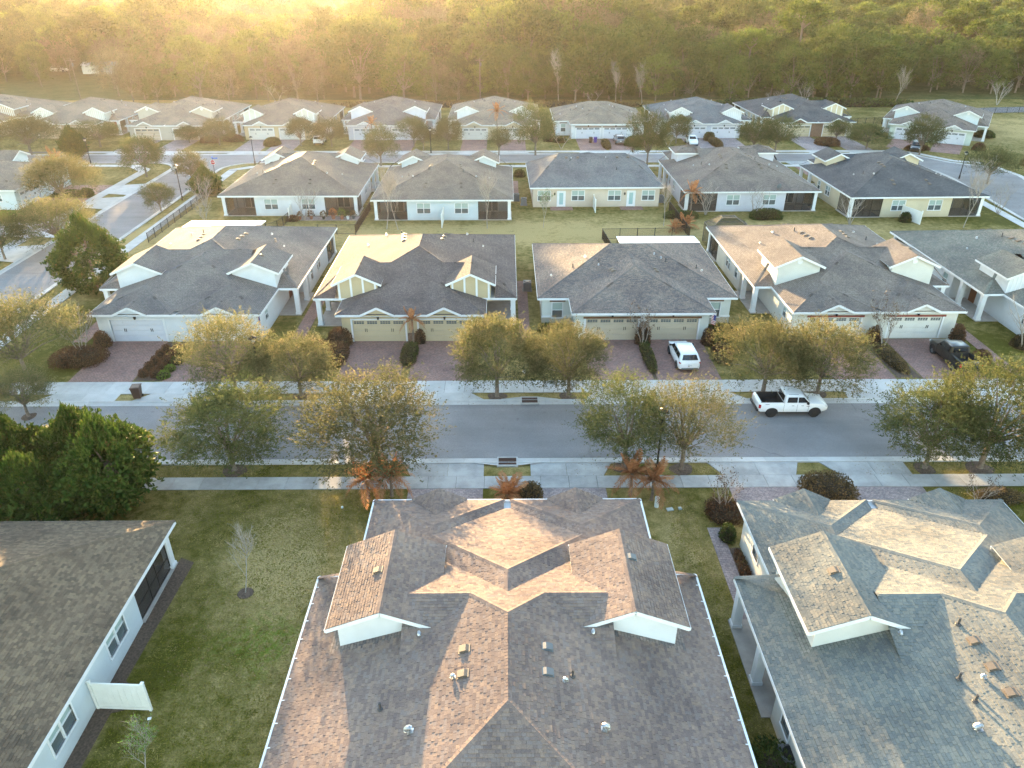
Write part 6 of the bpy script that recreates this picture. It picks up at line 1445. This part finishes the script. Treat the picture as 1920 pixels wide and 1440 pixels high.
# ------------------------------------------------------------------ street furniture
def lamp_post(x, y, h, label):
    r = empty('street_lamp', (x, y, 0)); tag(r, label, 'street lamp', 'black street lamps'); hp = h - 0.75
    m = MB(); m.tube([(0, 0, 0), (0, 0, 0.55), (0, 0, 0.6), (0, 0, hp)], [0.13, 0.12, 0.075, 0.055], 8); m.obj('post', M['black'], r, smooth=True)
    m = MB(); m.tube([(0, 0, hp), (0, 0, hp + 0.12), (0, 0, hp + 0.18)], [0.05, 0.14, 0.17], 8); m.obj('lamp_base', M['black'], r)
    m = MB(); m.tube([(0, 0, hp + 0.18), (0, 0, hp + 0.5)], [0.15, 0.25], 8); m.obj('lantern', M['lamp_glass'], r)
    m = MB(); m.tube([(0, 0, hp + 0.5), (0, 0, hp + 0.58), (0, 0, hp + 0.75)], [0.36, 0.3, 0.04], 8); m.obj('lamp_hood', M['black'], r)
for a in [(-19.7, 52.4, 5.2, 'black lamp post on the far verge before the white charcoal-roofed duplex'), (10.2, 41.6, 5.0, 'black lamp post on the near verge between two oaks'), (-47.9, 110.2, 5.2, 'black lamp post halfway up the left side street'), (-43.9, 133.2, 4.8, 'black lamp post right of the stop sign on the back street'), (73.8, 122.0, 4.4, 'black lamp post on the inner verge of the curving street at the right'),
          (23.5, 142.0, 4.2, 'black lamp post behind the peach house roof'), (-13.9, 142.0, 4.6, 'black lamp post by the two trees before the pale grey house'), (-72.9, 134.0, 4.4, 'black lamp post at the far left beside the narrow magnolia')]: lamp_post(*a)
r = empty('stop_sign', (-48.3, 125.6, 0)); tag(r, 'red stop sign with blue street name blades at the side street corner', 'road sign')
m = MB(); m.tube([(0, 0, 0), (0, 0, 2.75)], [0.045, 0.045], 6); m.obj('post', M['black'], r)
m = MB(); o8 = [(0.42 * math.cos(R(22.5 + 45 * i)), 0.42 * math.sin(R(22.5 + 45 * i))) for i in range(8)]
m.face([(x, -0.06, 2.05 + z) for x, z in o8]); m.face([(x, -0.04, 2.05 + z) for x, z in o8[::-1]])
for i in range(8):
    (a, b), (c, d) = o8[i], o8[(i + 1) % 8]; m.face([(a, -0.06, 2.05 + b), (a, -0.04, 2.05 + b), (c, -0.04, 2.05 + d), (c, -0.06, 2.05 + d)])
m.obj('sign_plate', M['signred'], r)
fc = bpy.data.curves.new('sign_text', 'FONT'); fc.body = 'STOP'; fc.size = 0.30; fc.align_x = 'CENTER'; fc.align_y = 'CENTER'; fc.extrude = 0.004; fc.materials.append(M['white'])
fo = bpy.data.objects.new('lettering', fc); COL.objects.link(fo); fo.parent = r; fo.location = (0, -0.066, 2.05); fo.rotation_euler = (R(90), 0, 0)
bpy.context.view_layer.update(); tm = bpy.data.meshes.new_from_object(fo.evaluated_get(bpy.context.evaluated_depsgraph_get())); bpy.data.objects.remove(fo); lt = link('lettering', tm, r, (0, -0.066, 2.05), (R(90), 0, 0))
m = MB()
for i in range(8):
    (a, b), (c, d) = o8[i], o8[(i + 1) % 8]; k = 0.9; m.face([(a, -0.064, 2.05 + b), (c, -0.064, 2.05 + d), (c * k, -0.064, 2.05 + d * k), (a * k, -0.064, 2.05 + b * k)])
m.obj('sign_border', M['white'], r)
for ang, z in ((0.1, 2.62), (1.6, 2.82)):
    m = MB(); m.box(-0.45, 0.45, -0.012, 0.012, 0, 0.18); m.obj('street_name_blade', M['signblue'], r, (0.42 if ang < 1 else 0, 0, z), rot=ang)
def hydrant():
    r = empty('fire_hydrant', (-47.6, 122.0, 0)); tag(r, 'small pale fire hydrant on the verge below the stop sign', 'hydrant')
    m = MB(); m.tube([(0, 0, 0), (0, 0, 0.06), (0, 0, 0.07), (0, 0, 0.5), (0, 0, 0.56), (0, 0, 0.72)], [0.17, 0.17, 0.11, 0.11, 0.14, 0.05], 10); m.obj('barrel', M['vinyl'], r, smooth=True)
    for s in (-1, 1): m = MB(); m.tube([(0, 0, 0.42), (s * 0.2, 0, 0.42)], [0.06, 0.06], 8); m.obj('outlet', M['vinyl'], r)
hydrant()
def drain(x, y, label, s):
    r = empty('storm_drain', (x, y, 0), 0 if s > 0 else math.pi); tag(r, label, 'storm drain', 'kerb inlet drains')
    m = MB()
    for b in ((-0.72, -0.62, -0.1, 0.95), (0.62, 0.72, -0.1, 0.95), (-0.62, 0.62, 0.85, 0.95), (-0.62, 0.62, -0.1, -0.02)): m.box(*b, 0.0, 0.135)
    m.obj('inlet_frame', M['concrete'], r)
    m = MB(); m.box(-0.62, 0.62, -0.02, 0.85, 0.0, 0.03); m.obj('inlet_pit', M['grate'], r)
    for i in range(9): m = MB(); m.box(-0.62, 0.62, 0.02 + i * 0.093, 0.06 + i * 0.093, 0.06, 0.115); m.obj('grate_bar', M['grate'], r)
    for t in (-1, 1):   # flared throat beside the inlet
        m = MB(); pts = [(t * 0.72, 0.3, 0.02), (t * 0.72, 0.92, 0.125), (t * 2.2, 0.62, 0.115), (t * 3.0, 0.3, 0.04)]; m.face(pts if t > 0 else pts[::-1]); m.obj('throat', M['concrete'], r)
drain(1.8, 50.6, 'brown grated kerb inlet in the far kerb, above the middle of the street', 1); drain(0.02, 43.05, 'brown grated kerb inlet in the near kerb behind the middle house', -1)
def bin_(x, y, rot, mat, label, group=None):
    r = empty('wheelie_bin', (x, y, 0.02), R(rot)); tag(r, label, 'bin', group)
    m = MB(); b = [(-0.26, -0.28, 0.1), (0.26, -0.28, 0.1), (0.26, 0.22, 0.1), (-0.26, 0.22, 0.1)]; t = [(-0.33, -0.4, 1.02), (0.33, -0.4, 1.02), (0.33, 0.36, 1.02), (-0.33, 0.36, 1.02)]
    m.v = b + t; m.f = [(3, 2, 1, 0), (0, 1, 5, 4), (1, 2, 6, 5), (2, 3, 7, 6), (3, 0, 4, 7), (4, 5, 6, 7)]; m.obj('body', mat, r)
    m = MB(); m.box(-0.36, 0.36, -0.44, 0.42, 1.02, 1.09); m.box(-0.3, 0.3, -0.36, 0.3, 1.09, 1.13); m.obj('lid', mat, r)
    m = MB(); m.tube([(-0.3, 0.46, 0.98), (0.3, 0.46, 0.98)], [0.025, 0.025], 6); m.obj('handle', mat, r)
    for s in (-1, 1): m = MB(); m.tube([(s * 0.27, 0.24, 0.12), (s * 0.33, 0.24, 0.12)], [0.12, 0.12], 10); m.obj('wheel', M['rubber'], r)
bin_(-29.4, 51.75, 8, M['bin_brown'], 'brown wheelie bin standing alone on the far verge'); bin_(16.6, 150.9, 0, M['bin_brown'], 'brown wheelie bin before the white garage of the back row'); bin_(17.5, 150.9, 0, M['bin_purple'], 'purple wheelie bin next to a brown one before the white garage')
# privacy panels of white vinyl
def panel_fence(x, y, rot, L, label, h=1.75):
    r = empty('privacy_fence', (x, y, 0), R(rot)); tag(r, label, 'fence', 'white vinyl privacy panels')
    for px in (0.06, L - 0.06): m = MB(); m.box(px - 0.06, px + 0.06, -0.06, 0.06, 0, h + 0.06); m.box(px - 0.075, px + 0.075, -0.075, 0.075, h + 0.06, h + 0.1); m.obj('post', M['vinyl'], r)
    for i in range(8):
        a, b = 0.13 + (L - 0.26) * i / 8, 0.13 + (L - 0.26) * (i + 1) / 8; m = MB(); m.box(a + 0.004, b - 0.004, -0.018, 0.018, 0.18, h - 0.12); m.obj('board', M['vinyl'], r)
    for z in (0.1, h - 0.1): m = MB(); m.box(0.12, L - 0.12, -0.035, 0.035, z - 0.07, z + 0.07); m.obj('rail', M['vinyl'], r)
panel_fence(-19.05, 23.1, -3, 2.6, 'white vinyl privacy panel standing out from the long white wall')
panel_fence(-29.6, 101.9, -84, 2.6, 'white privacy panel behind the house with the potted plants'); panel_fence(-8.5, 99.65, -90, 3.4, 'white privacy panel behind the pale blue-white house'); panel_fence(12.5, 106.0, -90, 2.9, 'white privacy panel behind the peach house'); panel_fence(54.2, 100.5, -72, 3.5, 'white privacy panel behind the butter yellow house')
# dark metal fences: posts, rails, pickets
def metal_fence(pts, label, h=1.25, sp=2.2, fine=True):
    r = empty('metal_fence', (pts[0][0], pts[0][1], 0)); tag(r, label, 'fence', 'dark metal picket fences'); ox, oy = pts[0]
    def post():
        m = MB(); m.box(-0.035, 0.035, -0.035, 0.035, 0, h + 0.05); return m.mesh('post', M['black'])
    pk = MB()
    for (ax, ay), (bx, by) in zip(pts[:-1], pts[1:]):
        L = math.hypot(bx - ax, by - ay); n = max(1, round(L / sp)); dx, dy = (bx - ax) / L, (by - ay) / L
        for i in range(n + 1): link('post', cached(('mfp', h), post), r, (ax - ox + dx * L * i / n, ay - oy + dy * L * i / n, 0))
        for z in (0.12, h - 0.02):
            m = MB(); m.bar((ax - ox, ay - oy, z), (bx - ox, by - oy, z), 0.035, 0.04); m.obj('rail', M['black'], r)
        k = int(L / 0.115)
        for i in range(k): x, y = ax - ox + dx * L * i / k, ay - oy + dy * L * i / k; pk.box(x - 0.01, x + 0.01, y - 0.01, y + 0.01, 0.1, h)
    o = pk.obj('pickets', M['black'], r); o['kind'] = 'stuff'
metal_fence([(-44.7, 90.5), (-44.6, 111.5), (-39.5, 112)], 'dark metal fence along the left side street pavement')
metal_fence([(-24.2, 93.6), (-19.4, 93.6), (-19.2, 104.5)], 'dark metal fence at the back corner between two second-row yards', 1.3); metal_fence([(-29.4, 99.2), (-29.9, 95.5), (-31.5, 93)], 'short dark metal fence from the first white privacy panel')
metal_fence([(12.6, 84.2), (12.1, 91.3), (23.2, 91.7), (23.0, 104.0)], 'dark metal fence enclosing the patio behind the khaki duplex', 1.4); metal_fence([(74.5, 168.6), (84.5, 171.0)], 'dark metal gate fence between the last two back-row houses', 1.5); metal_fence([(106, 182.8), (140, 187.5)], 'dark fence along the far right back road', 1.4, 3.0)
# patio roofs of white panels
def patio_roof(x0, x1, y0, y1, z, label):
    r = empty('patio_roof', ((x0 + x1) / 2, y0, 0)); tag(r, label, 'patio cover', 'white panel patio roofs'); n = max(1, round((x1 - x0) / 1.2)); w = (x1 - x0) / n; ox = (x0 + x1) / 2
    for i in range(n): m = MB(); m.v = [(x0 - ox + i * w + 0.01, 0, z), (x0 - ox + (i + 1) * w - 0.01, 0, z), (x0 - ox + (i + 1) * w - 0.01, y1 - y0, z - 0.2), (x0 - ox + i * w + 0.01, y1 - y0, z - 0.2)]; m.v += [(a, b, c + 0.09) for a, b, c in m.v]; m.f = [(3, 2, 1, 0), (4, 5, 6, 7), (0, 1, 5, 4), (1, 2, 6, 5), (2, 3, 7, 6), (3, 0, 4, 7)]; m.obj('roof_panel', M['alu_roof'], r)
    m = MB(); m.box(x0 - ox - 0.05, x1 - ox + 0.05, y1 - y0 - 0.005, y1 - y0 + 0.1, z - 0.3, z - 0.09); m.obj('beam', M['bronze'], r)
    for px in (x0 - ox + 0.15, 0, x1 - ox - 0.15): m = MB(); m.box(px - 0.05, px + 0.05, y1 - y0 - 0.1, y1 - y0 - 0.005, 0, z - 0.21); m.obj('post', M['bronze'], r)
patio_roof(-39.0, -29.8, 87.4, 91.0, 2.75, 'white panel patio roof behind the white charcoal-roofed duplex'); patio_roof(12.8, 21.9, 81.3, 84.3, 2.8, 'white panel patio roof behind the khaki duplex')
def cage():
    r = empty('screen_cage', (27.1, 89.1, 0)); tag(r, 'dark screened pool cage with a sloped mansard top behind the red beamed duplex', 'screen cage')
    B = [(-2.5, -1.6), (2.5, -1.6), (2.5, 1.4), (-2.5, 1.4)]; T = [(-0.85, -0.4), (0.85, -0.4), (0.85, 0.6), (-0.85, 0.6)]; zb, zt = 2.5, 3.55
    fr = MB()
    for i in range(4):
        j = (i + 1) % 4; m = MB(); m.face([(*B[i], 0.05), (*B[j], 0.05), (*B[j], zb), (*B[i], zb)]); m.obj('screen', M['screen'], r); m = MB(); m.face([(*B[i], zb), (*B[j], zb), (*T[j], zt), (*T[i], zt)]); m.obj('screen', M['screen'], r)
        for a, b in (((*B[i], 0), (*B[i], zb)), ((*B[i], zb), (*B[j], zb)), ((*B[i], zb), (*T[i], zt)), ((*T[i], zt), (*T[j], zt))): f = MB(); f.bar(a, b, 0.07, 0.07); f.obj('frame_bar', M['tanmetal'], r)
    m = MB(); m.face([(*q, zt) for q in T]); m.obj('screen', M['screen'], r)
cage()
def ac_unit(x, y, label):
    r = empty('ac_unit', (x, y, 0)); tag(r, label, 'air conditioner', 'air conditioning units'); m = MB(); m.box(-0.42, 0.42, -0.42, 0.42, 0.08, 1.0); m.box(-0.5, 0.5, -0.5, 0.5, 0, 0.08); m.obj('casing', M['greymetal'], r)
    m = MB(); m.tube([(0, 0, 1.0), (0, 0, 1.06)], [0.36, 0.32], 14); m.obj('fan_grille', M['black'], r)
ac_unit(2.2, 74.4, 'dark air conditioner by the left wall of the khaki duplex'); ac_unit(2.55, 107.2, 'dark air conditioner at the left wall of the peach house'); ac_unit(1.5, 109.5, 'second dark air conditioner in the gap left of the peach house'); ac_unit(11.95, 19.9, 'grey box at the wall of the near blue-grey roofed house by the green hedge'); ac_unit(22.6, 108.5, 'air conditioner at the right wall of the peach house'); ac_unit(44.5, 78.0, 'air conditioner in the gap right of the red beamed duplex')
for x, y, w, d, h, mt, lab, nm in ((9.5, 37.7, 0.16, 0.16, 0.75, 'pipewhite', 'short white vent pipe standing on the near verge lawn', 'vent_pipe'), (10.3, 37.4, 0.42, 0.3, 0.06, 'greenbox', 'grey rectangular meter lid in the near lawn', 'meter_lid'), (10.95, 37.45, 0.2, 0.2, 0.12, 'greenbox', 'small square valve box beside the grey meter lid', 'valve_box'), (-10.5, 37.75, 0.13, 0.13, 0.1, 'pipewhite', 'small white valve cap on the lawn left of the middle house', 'lawn_valve'), (-16.4, 22.5, 0.16, 0.12, 0.05, 'white', 'scrap of white litter below the privacy panel', 'litter'), (1.5, 55.8, 0.25, 0.18, 0.2, 'white', 'small white yard marker between the two full oaks', 'yard_marker')):
    if nm == 'vent_pipe': m = MB(); m.tube([(0, 0, 0), (0, 0, h), (0, 0, h + 0.02)], [0.14, 0.14, 0.08], 12); m.tube([(0, 0, h - 0.1), (0, 0, h - 0.09)], [0.16, 0.16], 12)
    else: m = MB(); m.box(-w/2, w/2, -d/2, d/2, 0, h * 0.7); m.box(-w/2 + 0.02, w/2 - 0.02, -d/2 + 0.02, d/2 - 0.02, h * 0.7, h)
    tag(m.obj(nm, M[mt], None, (x, y, 0.01), rot=0.2), lab, nm.replace('_', ' '))
def pole(x, y, h, label):
    r = empty('utility_pole', (x, y, 0)); tag(r, label, 'utility pole', 'wooden utility poles'); m = MB(); m.tube([(0, 0, 0), (0.05, 0, h)], [0.16, 0.11], 8); m.obj('post', M['bark'], r); m = MB(); m.box(-1.1, 1.1, -0.06, 0.06, h - 0.6, h - 0.45); m.obj('cross_arm', M['bark'], r)
    m = MB(); m.tube([(0.25, 0, h - 1.9), (0.25, 0, h - 1.1)], [0.2, 0.2], 8); m.obj('transformer', M['greymetal'], r)
pole(-110.5, 206.5, 10.0, 'pale utility pole before the clearing at the upper left'); pole(-6.5, 201.5, 10.5, 'utility pole at the forest edge behind the middle of the back row')
def flag(x, y, rot, label):
    r = empty('flag', (x, y, 2.35), R(rot)); tag(r, label, 'flag', 'flags on garage walls'); m = MB(); m.tube([(0, 0, 0), (0, -0.75, 0.5)], [0.015, 0.012], 6); m.obj('pole', M['white'], r)
    for i in range(13):
        z0, z1 = 0.42 - 0.075 * i, 0.42 - 0.075 * (i + 1); w = 0.0
        m = MB(); m.box(-0.01 + 0.012 * math.sin(i), 0.0 + 0.012 * math.sin(i), -0.70, -0.18 - (0.0 if i > 6 else 0.21), z1, z0) if False else m.box(-0.012, 0.0, -0.72 + i * 0.0, -0.22, z1, z0)
        m.obj('stripe', M['flag_red'] if i % 2 == 0 else M['flag_white'], r)
    m = MB(); m.box(-0.016, 0.004, -0.72, -0.46, 0.42 - 0.075 * 7, 0.42); m.obj('canton', M['flag_blue'], r)
flag(18.4, 61.9, 35, 'red and white striped flag on the right corner of the khaki duplex'); flag(-22.6, 62.1, 40, 'striped flag on the right corner of the white charcoal-roofed duplex')
r = empty('satellite_dish', (38.0, 103.6, 2.95), R(200)); tag(r, 'grey satellite dish on the roof edge of the mauve house', 'satellite dish')
m = MB(); n = 14; m.v.append((0, 0.0, 0.55))
for k, (rr, dd) in enumerate(((0.2, 0.03), (0.38, 0.11))):
    for j in range(n): a = 2 * math.pi * j / n; m.v.append((rr * math.cos(a), -dd, 0.55 + rr * math.sin(a)))
for j in range(n): m.f.append((0, 1 + j, 1 + (j + 1) % n)); m.f.append((1 + j, 1 + n + j, 1 + n + (j + 1) % n, 1 + (j + 1) % n))
m.obj('dish', M['greymetal'], r); m = MB(); m.tube([(0, 0.05, 0), (0, 0.02, 0.55)], [0.03, 0.03], 6); m.tube([(0, 0, 0.25), (0, -0.5, 0.5)], [0.015, 0.015], 5); m.obj('mast', M['greymetal'], r)
# pots on the back patio of the first second-row house
rng = random.Random(4)
pt = MB(); pt.box(-4.6, 4.4, 0, 1.9, 0, 0.04); o = pt.obj('patio', M['paver_grey'], None, (-24.4, 99.7, 0)); tag(o, 'paved strip with pots behind the second-row house at the left', 'patio', kind='structure')
for i, (x, y, s, pm, lm, lab) in enumerate([(-28.1, 100.2, 0.35, 'terracotta', 'rust', 'terracotta pot nearest the privacy panel'), (-26.6, 100.3, 0.4, 'terracotta', 'rust', 'dark terracotta pot below the back window'), (-24.9, 100.2, 0.4, 'bronze', 'brownhedge', 'bronze pot with brown plant left of the lanai'), (-23.6, 100.3, 0.5, 'terracotta', 'red', 'pot with a reddish leafy plant at the lanai'), (-22.4, 100.2, 0.5, 'terracotta', 'bright', 'terracotta pot with a pale yellow-green plant'), (-21.6, 100.2, 0.4, 'white', 'green', 'white pot right of the pale yellow-green plant'), (-20.9, 100.4, 0.4, 'greymetal', 'brownhedge', 'grey pot by the lanai corner column')]):
    r = empty('potted_plant', (x, y, 0.04)); tag(r, lab + ', back patio', 'potted plant', 'pots on the back patio'); m = MB(); m.tube([(0, 0, 0), (0, 0, s * 0.9), (0, 0, s)], [s * 0.4, s * 0.55, s * 0.6], 10); m.obj('pot', M[pm], r)
    link('foliage', leaf_mass(ell(s * 1.3, s * 1.3, s * 2.2, 2), 60 + i, 260, 0.08, LEAF[lm]), r, (0, 0, s))
# shed and white building beyond the clearing
def shed(x, y, rot, L, w, h, label, mat):
    r = empty('shed', (x, y, 0), R(rot)); tag(r, label, 'shed', 'sheds by the clearing'); m = MB(); m.box(-L/2, L/2, -w/2, w/2, 0, h); m.obj('wall', mat, r)
    m = MB()
    for s in (-1, 1): m.v, m.f = m.v, m.f; q = [(-L/2 - 0.3, s * (w/2 + 0.3), h - 0.08), (L/2 + 0.3, s * (w/2 + 0.3), h - 0.08), (L/2 + 0.3, 0, h + w * 0.17), (-L/2 - 0.3, 0, h + w * 0.17)]; m.face(q if s < 0 else q[::-1])
    m.obj('roof', M['alu_roof'], r); m = MB(); m.box(-0.8, 0.8, -w/2 - 0.03, -w/2 - 0.005, 0, 2.1); m.obj('door', M['greymetal'], r)
shed(-131, 264, 2, 12.0, 5.0, 2.6, 'long pale shed beyond the sunny clearing at the upper left', M['vinyl']); shed(-102, 292, 0, 9, 6, 4.6, 'white building glimpsed among trees in the sun glare', M['white'])
r = suv('white van glimpsed beside the clearing at the upper left', -147, 266.5, 0, M['car_white'], name='parked_van', cat='van', s=1.15)

# grass blades on the near lawns and fallen leaves: nobody could count them
def scatter(name, label, cat, rects, n, size, mat, seed, up):
    rg = np.random.default_rng(seed); ar = np.array([(b - a) * (d - c) for a, b, c, d in rects]); P_ = []
    for (a, b, c, d), k in zip(rects, (ar / ar.sum() * n).astype(int)):
        q = np.stack([rg.uniform(a, b, k), rg.uniform(c, d, k), np.full(k, 0.0)], 1); e_ = np.minimum(np.minimum(q[:, 0] - a, b - q[:, 0]), np.minimum(q[:, 1] - c, d - q[:, 1])); P_.append(q[(e_ > rg.uniform(0, 0.9, k) ** 2) | (d - c < 2)])
    P_ = np.concatenate(P_); k = len(P_); s_ = size * rg.uniform(0.5, 1.4, k)[:, None]; a_ = rg.uniform(0, 6.28, k); h_ = np.stack([np.cos(a_), np.sin(a_), np.zeros(k)], 1)
    v = np.empty((k, 3, 3))
    if up: v[:, 0] = P_ - h_ * s_ * 0.35; v[:, 1] = P_ + h_ * s_ * 0.35; v[:, 2] = P_ + np.array([0, 0, 0.45]) * s_ + rg.normal(scale=0.9, size=(k, 3)) * s_ * np.array([1, 1, 0.1])
    else: v[:, 0] = P_ + np.array([0, 0, 0.065]); v[:, 1] = v[:, 0] + h_ * s_; v[:, 2] = v[:, 0] + np.stack([-h_[:, 1], h_[:, 0], rg.uniform(0, 0.3, k)], 1) * s_ * 0.8
    o = link(name, fast_mesh(name, v.reshape(-1, 3), 3, mat)); tag(o, label, cat, kind='stuff')
scatter('grass', 'short grass blades of the near lawns and verges', 'grass', [(-18.2, -9.7, 13, 36), (-22, -7.0, 33.6, 39.6), (9.7, 12.2, 13, 39.6), (-30, -6.8, 41.05, 42.45), (6.9, 14.2, 41.05, 42.45), (27.6, 36, 41.05, 42.45), (-20, -7, 35.5, 39.5), (1.8, 11, 51.25, 52.3), (-20, -8.5, 51.25, 52.3), (29.0, 36, 37.2, 39.5)], 90000, 0.07, LEAF['blade'], 3, True)
scatter('fallen_leaves', 'dry fallen leaves lying under the street oaks', 'leaf litter', [(-24, -4, 40.8, 43.8), (4, 16, 40.8, 43.8), (24, 36, 40.8, 43.8), (-26, -12, 50.0, 54.2), (-4, 9, 50.0, 54.2), (16, 29, 50.0, 54.2), (-17, -10, 24, 39), (9.8, 12, 28, 39)], 5200, 0.07, LEAF['litter'], 4, False)
# ------------------------------------------------------------------ haze
m, nt, b = mat_base('haze_air'); nt.nodes.remove(b)
v = nt.nodes.new('ShaderNodeVolumePrincipled'); v.inputs['Color'].default_value = (0.96, 0.86, 0.84, 1)  # haze in the air, added to stand in for lens glare as well
v.inputs['Density'].default_value = HAZE_DENSITY; v.inputs['Anisotropy'].default_value = HAZE_G
nt.links.new(v.outputs[0], nt.nodes['Material Output'].inputs['Volume'])
hz = MB(); hz.box(-1000, 1000, -70, 1600, -1.3, 31.0); tag(hz.obj('haze', m), 'warm haze over the whole neighbourhood, also standing in for lens glare', 'haze', kind='stuff')
